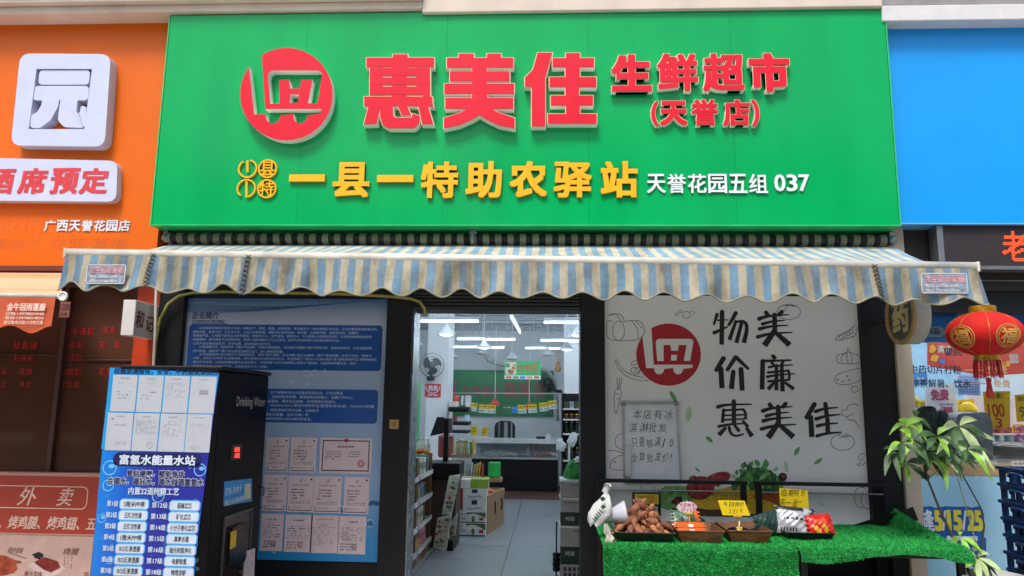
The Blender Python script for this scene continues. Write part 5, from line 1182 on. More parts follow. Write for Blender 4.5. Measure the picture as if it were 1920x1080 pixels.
# hanging price board
t = thing('price_board', 'black hanging price board with yellow slip and number tiles behind the sweet potatoes', 'price board', tuple(P(1212, 966, -.12))); YQ = -.15; fr = FY(YQ)
a0, b0, c0, d0 = uvbox(fr, 1186, 923, 1239, 967)
MB().box((a0, YQ, b0), (c0, YQ + .02, d0)).build('board', M('board_black', '#0f1a14', .4), t, bevel=.003)
mb = MB(); mb.mat(0); plate(mb, fr, rect(*uvbox(fr, 1190, 926, 1235, 945)), None, .002); mb.mat(1); letters(mb, fr, '红薯', uvbox(fr, 1194, 930, 1204, 942), h=.0035, shear=.2); ribbon(mb, fr, [uv(fr, 1205, 932), uv(fr, 1216, 931)], .004, .0035); mb.mat(2); letters(mb, fr, '特', uvbox(fr, 1217, 928, 1227, 944), h=.0035, bold=(.03, .02)); mb.build('slip', [M('slip_yellow', '#b99a2a', .5), M('brown_ink'), M('slip_orange', '#c07a25', .5)], t)
mb = MB()
for s, x in (('1', 1192), ('.', 1200), ('9', 1208), ('8', 1217), ('元', 1226)):
    mb.mat(0); plate(mb, fr, rect(*uvbox(fr, x - .5, 950, x + 7, 962)), None, .002); mb.mat(1); letters(mb, fr, s, uvbox(fr, x + 1, 952, x + 6, 960) if s != '.' else uvbox(fr, x + 2, 957, x + 4, 960), h=.0035, bold=(.03, .02))
mb.build('number_tile', [M('tile_white', '#b9bfc0', .4), inkb], t)
mb = MB()
for x in (1203, 1227): p = P(x, 923, YQ + .01); mb.tube([p, p + Vector((0, 0, .04)), p + Vector((0, .01, .05))], .003, 6)
mb.build('hook', M('dull_steel'), t)
# plastic bag and scoop hanging at the stall's left corner
YH = -1.0
def crinkle(mb, rings, n=22, seed=0):
    rb = random.Random(seed); vs = []; fs = []
    for j, (c, rx, ry) in enumerate(rings):
        for k in range(n):
            a = 2 * math.pi * k / n; f = 1 + .16 * math.sin(a * 5 + j * .8 + seed) + .08 * rb.uniform(-1, 1); vs.append(Vector(c) + Vector((rx * f * math.cos(a), ry * f * math.sin(a), .012 * math.sin(a * 3 + j))))
    for j in range(len(rings) - 1):
        for k in range(n): fs.append((j * n + k, j * n + (k + 1) % n, (j + 1) * n + (k + 1) % n, (j + 1) * n + k))
    fs += [tuple(range(n)), tuple(range(len(rings) * n - 1, (len(rings) - 1) * n - 1, -1))]; mb.add(vs, fs)
t = thing('plastic_bag', 'white plastic bag with green leaf print tied to the stall corner', 'plastic bag', tuple(P(1125, 985, YH)))
mb = MB(); rg = [(P(x, y, YH), rx, ry) for x, y, rx, ry in ((1139, 910, .022, .02), (1136, 918, .026, .02), (1137, 923, .011, .011), (1135, 933, .03, .03), (1132, 948, .06, .05), (1126, 965, .075, .055), (1119, 978, .06, .045), (1114, 985, .028, .03))]
crinkle(mb, rg, seed=2); mb.build('bag', M('bag_white', '#cfd2ce', .35, var=.06, scale=14), t, smooth=True)
fr = FY(YH - .072); mb = MB()
for x, y, r_ in ((1130, 935, 5), (1131, 951, 4.5), (1118, 972, 3)): blot(mb, fr, x, y, r_, r_ * .8, 0, seed=int(x), rag=.35)
for k in range(5): ribbon(mb, fr, [uv(fr, 1112 + k * 3, 972 - k * 4), uv(fr, 1118 + k * 3, 978 - k * 4)], .008, .0005)
mb.build('leaf_print', M('bag_green_print', '#2a4a38', .5), t)
t = thing('scoop', 'translucent white plastic scoop lying beside the sweet potatoes', 'scoop', tuple(P(1155, 982, -.95)))
mb = MB(); A = P(1143, 966, -.95); B_ = P(1174, 961, -.95); pts = [A.lerp(B_, k / 6) for k in range(7)]; mb.tube(pts, [.035 + .008 * k for k in range(7)], 18); mb.build('cup', M('scoop_white', '#c2c6cc', .25), t, smooth=True)
mb = MB(); mb.tube([B_ - (B_ - A) * .02, B_ + (B_ - A) * .004], .074, 18); mb.build('mouth', M('scoop_inside', '#77797f', .3), t)
mb = MB(); crinkle(mb, [(P(x, y, -1.12), rx, ry) for x, y, rx, ry in ((1136, 985, .012, .012), (1139, 996, .02, .015), (1142, 1004, .016, .014), (1144, 1010, .03, .03), (1143, 1018, .035, .03), (1138, 1024, .012, .015))], seed=4)
tag(mb.build('paper_scrap', M('scrap_paper', '#b8b1a6', .7, var=.15)), 'crumpled pale bag scrap tucked at the turf corner', 'scrap')

# ================================================================== INSIDE THE GROCERY
tubem = M('tube_light', '#e4f3ff', .4, emit=38, var=0)
fit = M('tube_fitting', '#cfd6da', .4)
def tube_light(label, px0, px1, y, Y, along=None):
    a, b = (P(px0, y, Y), P(px1, y, Y)) if along is None else along
    t = thing('tube_light', label, 'ceiling light', tuple((a + b) / 2), 'fluorescent tubes under the shop ceiling')
    mb = MB(); mb.tube([a, b], .014, 8); mb.build('tube', tubem, t)
    mb = MB(); u = Vector((0, 0, .04)); mb.tube([a + u, b + u], .024, 8); mb.build('fitting', fit, t)
    for s in (.2, .8): mb = MB(); p = a.lerp(b, s) + u; mb.tube([p, Vector((p.x, p.y, IZ1 - .01))], .004, 5); mb.build('hanger', M('pale_pipe'), t)
tube_light('bright tube light at the top left of the doorway above the standing fan', 789, 897, 603, 3.7)
tube_light('bright tube light at the top right corner of the doorway', 1020, 1110, 605, 3.7)
tube_light('tube light in the middle row, left of the slanting one', 857, 909, 636, 6.1)
tube_light('tube light in the middle row above the hanging red lamps', 912, 966, 637, 6.1)
tube_light('tube light in the middle row over the right of the aisle', 1014, 1062, 639, 6.1)
tube_light('tube light of the middle row cut off by the right door jamb', 1064, 1100, 640, 6.1)
tube_light('tube light of the rear row left of the green hanging sign', 846, 895, 651, 7.7)
tube_light('short tube light of the rear row above the red lamp', 897, 945, 652, 7.7)
tube_light('tube light of the rear row just above the green hanging sign', 985, 1024, 653, 7.7)
tube_light('tube light of the rear row nearest the white right column', 1028, 1083, 654, 7.7)
tube_light('slanting tube light running away from the doorway at the ceiling centre', 0, 0, 0, 0, (P(958, 594, 3.4), P(975, 624, 5.4)))
# extra tubes over the front half of the room, above the line of sight
for k, (x, y) in enumerate(((-2.2, 1.3), (-.6, 1.3), (.9, 1.3), (-2.2, 2.6), (.9, 2.6))):
    tube_light(('tube light of the front row at the far left, above the door head', 'tube light of the front row over the aisle, above the door head', 'tube light of the front row over the right stack, above the door head', 'second row tube light over the left shelves, above the door head', 'second row tube light over the right stack, above the door head')[k], 0, 0, 0, 0, (Vector((x - .6, y, 2.85)), Vector((x + .6, y, 2.85))))
# pendant lamps
shw = M('lamp_white', '#cdd8de', .35); shr = M('lamp_red', '#b3342f', .35); glow = M('lamp_bulb', '#f2f9ff', .4, emit=7, var=0)
def pendant(label, x, y, Y, r, mat, cordtop=None, lit=True):
    c = P(x, y, Y); t = thing('pendant_lamp', label, 'lamp', tuple(c), 'pendant lamps over the grocery aisles')
    mb = MB(); mb.lathe(c, [(r, 0), (r * .98, .01), (r * .62, r * .38), (r * .3, r * .72), (r * .22, r * .95), (.0, r)], 20); mb.build('lamp_shade', mat, t, smooth=True)
    mb = MB(); mb.lathe(c, [(0, -.03 if lit else 0), (r * .45, -.02), (r * .8, .004), (0, .006)], 16); mb.build('bulb', glow if lit else M('lamp_inside', '#d9a79c', .5), t, smooth=True)
    mb = MB(); mb.tube([c + Vector((0, 0, r)), Vector((c.x, c.y, IZ1 - .01))], .007, 6); mb.build('cord', M('white_cord', '#dfe3e5', .5), t)
pendant('large white pendant lamp under the first tube at the left', 837, 627, 3.9, .135, shw)
pendant('white pendant lamp overlapping the tubes left of the middle', 908, 652, 6.2, .13, shw)
pendant('dim white pendant lamp just behind another in the left middle', 904, 663, 7.2, .12, shw, lit=False)
pendant('grey pendant lamp directly left above the green hanging sign', 960, 673, 7.0, .13, shw, lit=False)
pendant('lit white pendant lamp near the right column', 1063, 655, 5.9, .13, shw)
pendant('smaller pendant lamp between the hanging sign and the right column', 1027, 666, 6.9, .125, shw, lit=False)
pendant('white pendant lamp half hidden by the right door jamb', 1083, 628, 3.9, .12, shw)
pendant('dim pendant lamp beside the white column and fan', 850, 671, 7.6, .11, shw, lit=False)
pendant('red pendant lamp hanging left of the middle in front of the green board', 928, 759, 7.9, .12, shr, lit=False)
pendant('red pendant lamp hanging under the right part of the green sign', 992, 765, 7.9, .12, shr, lit=False)
# wall fans
def fan(label, c, yaw, r, bladem, cagem, tilt=0, head=(0, 0, 0)):
    t = thing('wall_fan', label, 'fan', (0, 0, 0)); ORG[t.name] = Vector((0, 0, 0))
    for nm, m_, kind in (('cage', cagem, 0), ('blade', bladem, 1), ('motor', bladem, 2), ('bracket', bladem, 3)):
        if kind == 1:
            for k in range(3):
                mb = MB(); a0 = k * 2.094; pts = []
                for i in range(9):
                    a = a0 + 1.5 * i / 8; rr = r * (.82 - .25 * (i / 8) ** 2); pts.append((rr * math.cos(a), .02 * math.sin(i / 8 * 3), rr * math.sin(a)))
                pts += [(.03 * math.cos(a0 + 1.2), 0, .03 * math.sin(a0 + 1.2)), (.03 * math.cos(a0), 0, .03 * math.sin(a0))]
                mb.add(pts, [tuple(range(len(pts)))]); mb.build('blade', m_, t)
            continue
        mb = MB()
        if kind == 0:
            for rr, y in ((r, 0), (r * .97, -.05), (r * .7, -.075), (r * .45, -.085), (r * .2, -.09)):
                q = [(rr * math.cos(6.2832 * k / 28), y, rr * math.sin(6.2832 * k / 28)) for k in range(29)]; mb.tube(q, .004, 4)
            for k in range(36):
                a = 6.2832 * k / 36; mb.tube([(rr * math.cos(a), y, rr * math.sin(a)) for rr, y in ((r * .18, -.09), (r * .6, -.082), (r * .93, -.06), (r, 0))], .0022, 4)
            mb.lathe((0, -.085, 0), [(0, .01), (r * .2, .008), (r * .2, -.004)], 16, 'Y')
        elif kind == 2: mb.lathe((0, 0, 0), [(.03, .03), (.055, .0), (.06, -.1), (.03, -.14)], 14, 'Y')
        else: mb.tube([(0, .12, 0), (0, .14, -.1), (0, .16, -r * .95), (0, .3, -r * 1.05)], .025, 8); mb.box((-.06, .22, -r * 1.2), (.06, .28, -r * .85))
        mb.build(nm, m_, t, smooth=(kind == 2))
    t.location = c; t.rotation_euler = (tilt, 0, yaw); return t
blkp = M('fan_black', '#202326', .4); gcage = M('fan_cage', '#4e5559', .4, .3)
fan('grey wall fan with round wire cage on the white column', P(810, 685, YC - .3), R(12), .185, M('fan_grey_blue', '#39424a', .45), gcage)
fan('black wall fan turned sideways at the right of the green board', P(1027, 720, 8.2), R(-48), .2, blkp, blkp, tilt=R(14))
# back wall board
BY = IY1 - .06
bb = thing('wall_board', 'long dark green board with faded red characters on the back wall', 'sign board', tuple(P(940, 780, BY)))
a0, b0, c0, d0 = uvbox(FY(BY), 838, 694, 1038, 780)
MB().box((a0, BY, b0), (c0, BY + .05, d0)).build('panel', M('dark_green_board', '#12633c', .5, var=.05), bb)
mb = MB(); fr = FY(BY); 
for s, x, y0, y1, w_ in [('惠美佳'[k], 944 + k * 28, 716, 746, 25) for k in range(3)] + [('生鲜超市'[k], 867 + k * 18.5, 723, 744, 15) for k in range(4)] + [('惠', 842, 714, 744, 14)]:
    mb = MB(); letters(mb, fr, s, uvbox(fr, x, y0, x + w_, y1), h=.008, h0=0, bold=(.02, .015)); mb.build('character', M('faded_red', '#7c3a3a', .5), bb)
# hanging green section sign
hs = thing('hanging_sign', 'green hanging fresh produce sign with a small food picture', 'sign', tuple(P(980, 710, 6.6))); HY = 6.6; fr = FY(HY)
a0, b0, c0, d0 = uvbox(fr, 946, 677, 1014, 711); MB().box((a0, HY, b0), (c0, HY + .03, d0)).build('panel', M('hanging_green', '#0f9a5a', .4), hs)
mb = MB(); plate(mb, fr, rect(*uvbox(fr, 946, 704, 1014, 711)), None, .002); mb.build('strip', M('strip_white', '#dfe4e4', .4), hs)
for k, hx in enumerate(('#c85a4a', '#2f9a5a', '#2a7fd0', '#d8963a', '#b05a5a')): mb = MB(); plate(mb, fr, rect(*uvbox(fr, 949 + k * 13, 705.5, 959 + k * 13, 709.5)), None, .004); mb.build('tab', M('tab_%d' % k, hx, .4), hs)
for k, s in enumerate('生鲜区'): mb = MB(); letters(mb, fr, s, uvbox(fr, 971 + k * 14, 683, 983 + k * 14, 698), h=.004, bold=(.012, .008)); mb.build('character', M('brick_red', '#b0472f', .5), hs)
mb = MB(); plate(mb, fr, rect(*uvbox(fr, 948, 679, 968, 702)), None, .002)
mb.mat(1)
for k in range(9): blot(mb, fr, 958 + 7 * math.sin(k * 2.3), 691 + 8 * math.cos(k * 1.7), 4, 2.5, .003 + .0003 * k, seed=k, rag=.4); mb.mat(1 + k % 3)
mb.build('food_picture', [M('picture_pale', '#cfcbb8', .5), M('pic_red', '#a6402e', .5), M('pic_green', '#2f6a3a', .5), M('pic_tan', '#b59a78', .5)], hs)
mb = MB(); 
for x in (952, 1008): p = P(x, 677, HY + .015); mb.tube([p, Vector((p.x, p.y, IZ1 - .01))], .004, 5)
mb.build('cord', M('pale_pipe'), hs)
# rail with a row of price cards
ry0 = P(838, 737, 7.6); ry1 = P(1052, 738, 7.6); mb = MB(); mb.tube([ry0, ry1], .012, 8)
for p in (ry0, ry1): mb.tube([p, (p.x, p.y, .012)], .012, 8)
tag(mb.build('display_rail', M('rail_steel', '#b9bec2', .3, .7)), 'thin steel rail on posts across the front of the green board', 'rail')
cards = ((886, 763), (905, 766), (921, 767), (951, 768, 1), (965, 768, 2), (979, 767), (999, 766), (1020, 763), (1037, 759))
for k, c in enumerate(cards):
    x, y = c[:2]; kind = c[2] if len(c) > 2 else 0; fr = FY(7.55); ang = (x - 955) / 80 * .12
    a0, b0, c0, d0 = uvbox(fr, x - 8, y - 8, x + 8, y + 8) if kind != 2 else uvbox(fr, x - 5, y - 6, x + 5, y + 6)
    t = thing('price_strip', ('yellow over white price card in the hanging row', 'dark green price card in the hanging row of yellow ones', 'small blue card in the hanging row of price cards')[kind], 'price card', ((a0 + c0) / 2, 7.55, b0), 'price cards hung in a row over the freezer')
    hm = (b0 + d0) / 2
    MB().box((a0, 7.55, hm if kind == 0 else b0), (c0, 7.556, d0)).build('card', [yc, M('pic_green'), M('tab_2')][kind], t)
    if kind == 0: MB().box((a0, 7.55, b0), (c0, 7.556, hm - .004)).build('lower_card', M('strip_white'), t)
    mb = MB(); scribble(mb, fr, (a0 + .01, hm + .01, c0 - .01, d0 - .01), 1, 5, h=.002); 
    if kind == 0: scribble(mb, fr, (a0 + .01, b0 + .01, c0 - .01, hm - .014), 1, 5, h=.002)
    mb.build('print', inkb if kind == 0 else pwht, t); t.rotation_euler = (0, -ang, 0)
# freezer counter
FYY = 7.75
fz = thing('freezer_counter', 'long glass fronted freezer counter with black base at the back of the shop', 'freezer', tuple(P(960, 918, FYY)))
g = lambda x, y, Y=FYY: P(x, y, Y)
fx0, fx1 = g(884, 870).x, g(1046, 870).x
z0f, z1f, z2f, z3f = .026, g(960, 857).z, g(960, 832).z, g(960, 823).z
MB().box((fx0, FYY + .04, z0f), (fx1, FYY + .9, z1f - .04)).build('base', M('freezer_black', '#0e0f13', .5, spec=.25), fz, bevel=.01)
MB().box((fx0 - .01, FYY, z1f - .039), (fx1 + .01, FYY + .9, z1f)).build('sill', M('steel_sill', '#b4babd', .3, .6), fz)
MB().box((fx0 - .01, FYY + .1, z2f), (fx1 + .01, FYY + .9, z3f)).build('counter_top', M('counter_white', '#d3d6d8', .3), fz, bevel=.006)
MB().quad((fx0, FYY + .02, z1f + .002), (fx1, FYY + .02, z1f + .002), (fx1, FYY + .11, z2f - .002), (fx0, FYY + .11, z2f - .002)).build('glass_front', glass('freezer_glass', '#dfe6e8', 1.2), fz)
MB().box((fx0 + .02, FYY + .6, z1f + .002), (fx1 - .02, FYY + .62, z2f - .002)).build('back_panel', M('freezer_inside', '#cfd5d6', .4), fz)
for px in (884.5, 1000, 1045): p = g(px, 840); mb = MB(); mb.tube([(p.x, FYY + .015, z1f), (p.x, FYY + .105, z2f)], .012, 6); mb.build('glass_post', M('red_post', '#8a3038', .4) if px == 1000 else M('steel_sill'), fz)
rb = random.Random(2)
meat = [M('frozen_pale', '#c9c4bb', .6, var=.15, scale=20), M('frozen_pink', '#b0837a', .5, var=.25, scale=20)]
for k in range(26):
    px = rb.choice([rb.uniform(912, 965), rb.uniform(972, 1038)]); p = g(px, 856, FYY + .3); mb = MB(); r_ = rb.uniform(.05, .1)
    mb.lathe((p.x, FYY + rb.uniform(.14, .45), z1f + .004), [(0, 0), (r_, .005), (r_ * 1.1, r_ * .5), (r_ * .6, r_ * .95), (0, r_)], 9, 'Z', 1.3, .9)
    tag(mb.build('frozen_meat', meat[1 if px > 970 and k % 3 else 0]), 'pale lump of frozen food behind the freezer glass', 'frozen food', 'frozen food in the counter')
tag(MB().box((g(884, 920).x - .2, 6.7, .013), (fx1 + .5, 8.9, .024)).build('floor_mat', M('mat_brown', '#4e2f28', .6, var=.1)), 'reddish brown mat on the floor in front of the freezer counter', 'mat')
# black board on the counter
mb = MB(); p = P(946, 823, 8.2); bx = uvbox(FY(8.2), 927, 789, 966, 823); o_ = [p for p in rrect(*bx, .13) if p[1] > (bx[1] + bx[3]) / 2] + [(bx[0], bx[1]), (bx[2], bx[1])]; plate(mb, FY(8.2), o_, -.03, 0); cb = mb.build('board', M('board_dark', '#24272c', .2, var=.2), None)
tag(cb, 'black rounded board with pale streaks standing on the freezer counter', 'board')
mb = MB()
for px, w_ in ((945, 4), (949, 3), (958, 2.5), (935, 1.5)): plate(mb, FY(8.2), rect(*uvbox(FY(8.2), px, 791, px + w_, 822)), None, .003)
mb.build('plastic_wrap', M('wrap_grey', '#8d949b', .25), cb)
for k, (x, y, an) in enumerate(((889, 807, 0), (908, 809, .15))):
    fr = FY(8.0); mb = MB(); plate(mb, fr, [uv(fr, *p) for p in ((x - 6 + an * 20, y - 8), (x + 6 + an * 20, y - 8), (x + 6 - an * 10, y + 9), (x - 6 - an * 10, y + 9))], -.003, 0)
    o = tag(mb.build('price_sheet', yc), ('left yellow price sheet on the freezer counter', 'right slanting yellow price sheet on the freezer counter')[k], 'price sheet'); mb = MB(); scribble(mb, fr, uvbox(fr, x - 4, y - 6, x + 4, y + 7), 4, 4, h=.002); mb.build('print', inkb, o)
mb = MB(); q = P(1020, 820, 8.0); mb.box((q.x - .15, 7.95, z3f + .001), (q.x + .1, 8.15, z3f + .04)); tag(mb.build('weighing_tray', M('board_dark'), bevel=.01), 'flat dark tray on the right of the freezer counter', 'tray')
mb = MB(); q = P(1028, 820, 8.0); crinkle(mb, [((q.x, 7.9, z3f + .002), .06, .05), ((q.x, 7.9, z3f + .05), .05, .05), ((q.x + .01, 7.9, z3f + .1), .012, .012)], 14, 3); tag(mb.build('paper_roll', M('strip_white')), 'small crumpled white bag on the freezer counter', 'bag')
# gourd
mb = MB(); c = P(1046, 697, 7.0); mb.lathe(c, [(0, -.0), (.04, .005), (.06, .04), (.05, .085), (.025, .11), (.035, .14), (.03, .17), (.008, .195), (.006, .26)], 14); mb.tube([c + Vector((0, 0, .255)), c + Vector((.004, 0, .36))], .004, 5)
gd = tag(mb.build('gourd', M('gourd_brown', '#9b6a35', .45, var=.15), smooth=True), 'brown dried gourd hanging from the conduit near the right column', 'gourd')
# hot sale sign on the column
YH2 = YC - .02; fr = FY(YH2); hsn = tag(MB().box(tuple(P(796, 744, YH2)), tuple(P(827, 720, YH2 + .015))).build('sale_sign', M('sale_red', '#b4232b', .45)), 'red square hot sale sign stuck on the white column', 'sign')
mb = MB(); letters(mb, fr, '热卖', uvbox(fr, 803, 722, 821, 733), h=.002, bold=(.03, .02)); letters(mb, fr, 'HOT SALE', uvbox(fr, 802, 739, 821, 742.5), h=.002, bold=(.03, .02)); u_, v_ = uv(fr, 811.5, 724); ring(mb, fr, u_, v_, .115, .012, .0025, None, 180, 360); mb.build('lettering', pwht, hsn)
# green strip stand at the left wall
tag(MB().box(tuple(P(781, 830, 4.3)), tuple(P(789, 716, 4.5))).build('display_board', M('strip_green', '#13a04a', .4)), 'narrow bright green display board against the left wall', 'board')
mb = MB(); mb.box((P(777, 700, 1.6).x - .5, 1.2, .012), (P(776, 700, 1.6).x - .0, 1.24, 2.9)); tag(mb.build('door_leaf', glass('door_glass', '#c5d3dc', 2.0)), 'pale glass door leaf folded back just inside the doorway', 'door')

# ---- left gondola shelf with goods
gl = thing('shelf_unit', 'low brown shelf unit with four price railed shelves along the left of the aisle', 'shelf', (-1.5, 1.7, .012))
XS = -1.26; ys0, ys1 = .35, 2.05
shelf_z = [.13, .36, .6, .84]
cardb = M('shelf_brown', '#7a5a3c', .6, var=.1); railm = M('price_rail', '#b5b9ba', .4)
MB().box((XS - .42, ys0, .012), (XS - .38, ys1, 1.06)).build('back_panel', cardb, gl)
MB().box((XS - .4, ys1 - .03, .012), (XS - .02, ys1, 1.0)).build('end_panel', cardb, gl); MB().box((XS - .4, 1.16, .012), (XS - .03, 1.19, 1.0)).build('end_panel', cardb, gl)
MB().box((XS - .38, ys0, .012), (XS - .03, ys1 - .03, .125)).build('plinth', cardb, gl)
for z in shelf_z:
    for y0, y1 in ((ys0, 1.155), (1.195, ys1 - .032)):
        MB().box((XS - .379, y0, z), (XS - .012, y1, z + .014)).build('shelf', M('shelf_cream', '#a89c88', .5), gl); pr_ = MB().box((XS - .011, y0, z - .014), (XS, y1, z + .03)).build('price_rail', railm, gl)
        fr = FXR(XS + .0005)
        for k in range(5): mb = MB(); yy = y0 + .05 + k * (y1 - y0 - .1) / 5; plate(mb, fr, rect(yy, z - .008, yy + .07, z + .022), None, .001); mb.build('price_tag', M('tag_white', '#dcdcd8', .5), pr_)
pal = ['#b8b2a4', '#4f7d4e', '#a3788f', '#7b4436', '#c9b23c', '#587a96', '#a33f2c', '#8d9a9e', '#c77a94', '#3b4a3a', '#d2cfc6', '#6d5a48']
pkm = [M('goods_%d' % i, h, .35, var=.3, scale=18) for i, h in enumerate(pal)]
rb = random.Random(8); ng = 0
def goods(kind, x, y, z, s, m, capm=None):
    mb = MB(); mb.mat(0)
    if kind == 0: mb.box((x - s * .4, y - s * .35, z), (x + s * .4, y + s * .35, z + s * 1.3)); mb.mat(1); mb.box((x + s * .4, y - s * .25, z + s * .4), (x + s * .402, y + s * .25, z + s * .9))
    elif kind == 1: mb.lathe((x, y, z), [(s * .42, 0), (s * .44, s * .1), (s * .44, s * .9), (s * .38, s)], 12); mb.mat(1); mb.lathe((x, y, z + s), [(s * .4, 0), (s * .4, s * .16), (s * .36, s * .18)], 12)
    elif kind == 2: mb.lathe((x, y, z), [(s * .3, 0), (s * .32, s * .1), (s * .3, s * .9), (s * .12, s * 1.25), (s * .11, s * 1.5)], 10); mb.mat(1); mb.lathe((x, y, z + s * 1.5), [(s * .13, 0), (s * .13, s * .12)], 8)
    else: 
        mb.hexa([(x - s * .2, y - s * .45, z), (x + s * .2, y - s * .45, z), (x + s * .2, y + s * .45, z), (x - s * .2, y + s * .45, z)], [(x - s * .02, y - s * .5, z + s * 1.4), (x + s * .02, y - s * .5, z + s * 1.4), (x + s * .02, y + s * .5, z + s * 1.4), (x - s * .02, y + s * .5, z + s * 1.4)]); mb.mat(1); mb.box((x + s * .125, y - s * .3, z + s * .5), (x + s * .14, y + s * .3, z + s * .8))
    return mb.build(('carton', 'jar', 'bottle', 'packet')[kind], [m, capm or M('tag_white')])
kinds = ('carton', 'jar', 'bottle', 'packet')
for zi, z in enumerate(shelf_z):
    y = ys0 + .07; 
    while y < ys1 - .1:
        kind = (rb.choice((1, 1, 3)), rb.choice((0, 1, 3)), rb.choice((0, 1, 2)), rb.choice((0, 2, 3)))[zi]; s = rb.uniform(.105, .145); m = rb.choice(pkm)
        run = rb.randint(1, 3)
        for _ in range(run):
            if y > ys1 - .1 or 1.1 < y < 1.25: y += s; continue
            o = goods(kind, XS - .09 - rb.uniform(0, .03), y, z + .0145, s, m, rb.choice(pkm)); ng += 1
            tag(o, ('small %s on the bottom shelf of the low brown unit', 'small %s on the second shelf of the low brown unit', 'small %s on the third shelf of the low brown unit', 'small %s on the top shelf of the low brown unit')[zi] % kinds[kind], kinds[kind], 'goods on the low brown shelf unit')
            y += s * .84
# checkout counter and screen
co = thing('checkout_counter', 'black checkout counter with brown lower box beside the shelf unit', 'counter', (-1.35, 2.4, .012))
p0 = P(779, 880, 2.0); 
MB().box((-2.2, 2.12, P(800, 898, 2.1).z), (-.98, 2.62, P(800, 868, 2.1).z)).build('top', M('counter_black', '#0c0d0e', .4, spec=.25), co, bevel=.015)
MB().box((-2.2, 2.16, .012), (-1.02, 2.58, P(800, 899, 2.1).z - .001)).build('body', M('counter_brown', '#3f2c22', .6), co)
sx = P(832, 800, 2.35)
sc2 = thing('checkout_screen', 'black checkout screen seen from behind on a thick pole', 'screen', tuple(P(836, 868, 2.35)))
fr = FY(2.35); mb = MB(); mb.hexa([(*P(806, 817, 2.35).xy, P(806, 818, 2.35).z), (*P(834, 812, 2.35).xy, P(834, 812, 2.35).z), P(835, 812, 2.5), P(810, 816, 2.5)], [P(819, 782, 2.4), P(834, 782, 2.4), P(834, 782, 2.44), P(820, 782, 2.44)]); mb.build('screen', M('counter_black'), sc2, bevel=.005)
MB().box(tuple(P(830, 868, 2.36)), tuple(P(843, 784, 2.44))).build('pole', M('counter_black'), sc2, bevel=.008)
mb = MB(); mb.box(tuple(P(838, 812, 2.5)), tuple(P(849, 784, 2.56))); tag(mb.build('card_reader', M('grey_screen', '#5d6468', .3)), 'grey translucent panel beside the black checkout screen', 'screen')
# dark rack behind the till with goods
rk = thing('display_rack', 'black curved display rack with two shelves left of the green board', 'rack', tuple(P(860, 830, 5.2)))
for y0, y1 in ((763, 772), (790, 797), (806, 812)): MB().box(tuple(P(840, y1, 5.0)), tuple(P(884, y0, 5.4))).build('shelf', M('counter_black'), rk, bevel=.02)
MB().box(tuple(P(831, 830, 5.39)), tuple(P(840, 735, 5.45))).build('post', M('rack_slate', '#333c44', .5), rk)
for k, (x0, y0, x1, y1, hx, nm, lb_) in enumerate(((849, 741, 862, 752, '#a83a3a', 'red_box', 'red rounded box on top of the black rack'), (864, 742, 871, 760, '#d5d8da', 'paper_cup', 'first white paper pack on top of the black rack'), (872, 742, 884, 763, '#c8ccd0', 'paper_cup', 'second wider white pack on top of the black rack'), (846, 753, 863, 763, '#c9bdb4', 'carton', 'flat pale carton on top of the black rack'), (848, 778, 858, 790, '#8c4a3c', 'carton', 'reddish carton on the middle shelf of the black rack'), (870, 777, 881, 790, '#b9d0e0', 'carton', 'pale blue carton on the middle shelf of the black rack'))):
    tag(MB().box(tuple(P(x0, y1, 5.1)), tuple(P(x1, y0, 5.3))).build(nm, M('rk_%d' % k, hx, .4, var=.15), bevel=.012), lb_, nm.replace('_', ' '))
# goods on the counter: fruit, bags, red chair-like box, packets
tag(MB().box(tuple(P(820, 858, 3.4)), tuple(P(852, 815, 3.6))).build('storage_box', M('dull_red_box', '#7d3b34', .5, var=.15), bevel=.03), 'dull red storage box behind the black checkout screen', 'box')
for k in range(9):
    p = P(780 + (k % 5) * 6.5, 853 - 7 * (k // 5), 2.25 + .05 * (k % 2)); mb = MB(); mb.lathe(p, [(0, -.03), (.026, -.018), (.033, 0), (.026, .02), (0, .03)], 12); tag(mb.build('fruit', M('fruit_%d' % (k % 3), ('#c76a2a', '#b8452c', '#c9a13a')[k % 3], .4, var=.15), smooth=True), 'round orange red fruit piled on the checkout counter', 'fruit', 'fruit piled on the checkout counter')
for k in range(3):
    o = goods(2, P(785 + k * 8, 858, 2.4).x, 2.42, P(785, 846, 2.4).z, .085, M('white_bottle', '#c9d2cb', .3), M('green_cap', '#3fae5a', .4)); tag(o, 'white bottle with green cap on the checkout counter', 'bottle', 'green capped bottles on the checkout counter')
tag(MB().box(tuple(P(779, 868, 2.2)), tuple(P(808, 858, 2.5))).build('tray', M('tag_white'), bevel=.008), 'white flat tray at the end of the checkout counter', 'tray')
for k in range(8):
    p = P(855 + k * 4.4, 850, 2.75); s = .11; mb = MB(); mb.box((p.x, 2.72, P(855, 851, 2.75).z), (p.x + .022, 2.86, P(855, 828 - (k * 5) % 6, 2.75).z)); tag(mb.build('packet', pkm[(4, 0, 10, 4, 7, 10, 1, 4)[k]]), 'upright yellow or pale packet in the counter row behind the screen', 'packet', 'upright packets behind the checkout screen')
mb = MB(); mb.box(tuple(P(845, 858, 2.7)), tuple(P(886, 851, 2.95))); tag(mb.build('packet_tray', M('tray_tan', '#9c8468', .5)), 'long tan tray carrying the upright packets', 'tray')
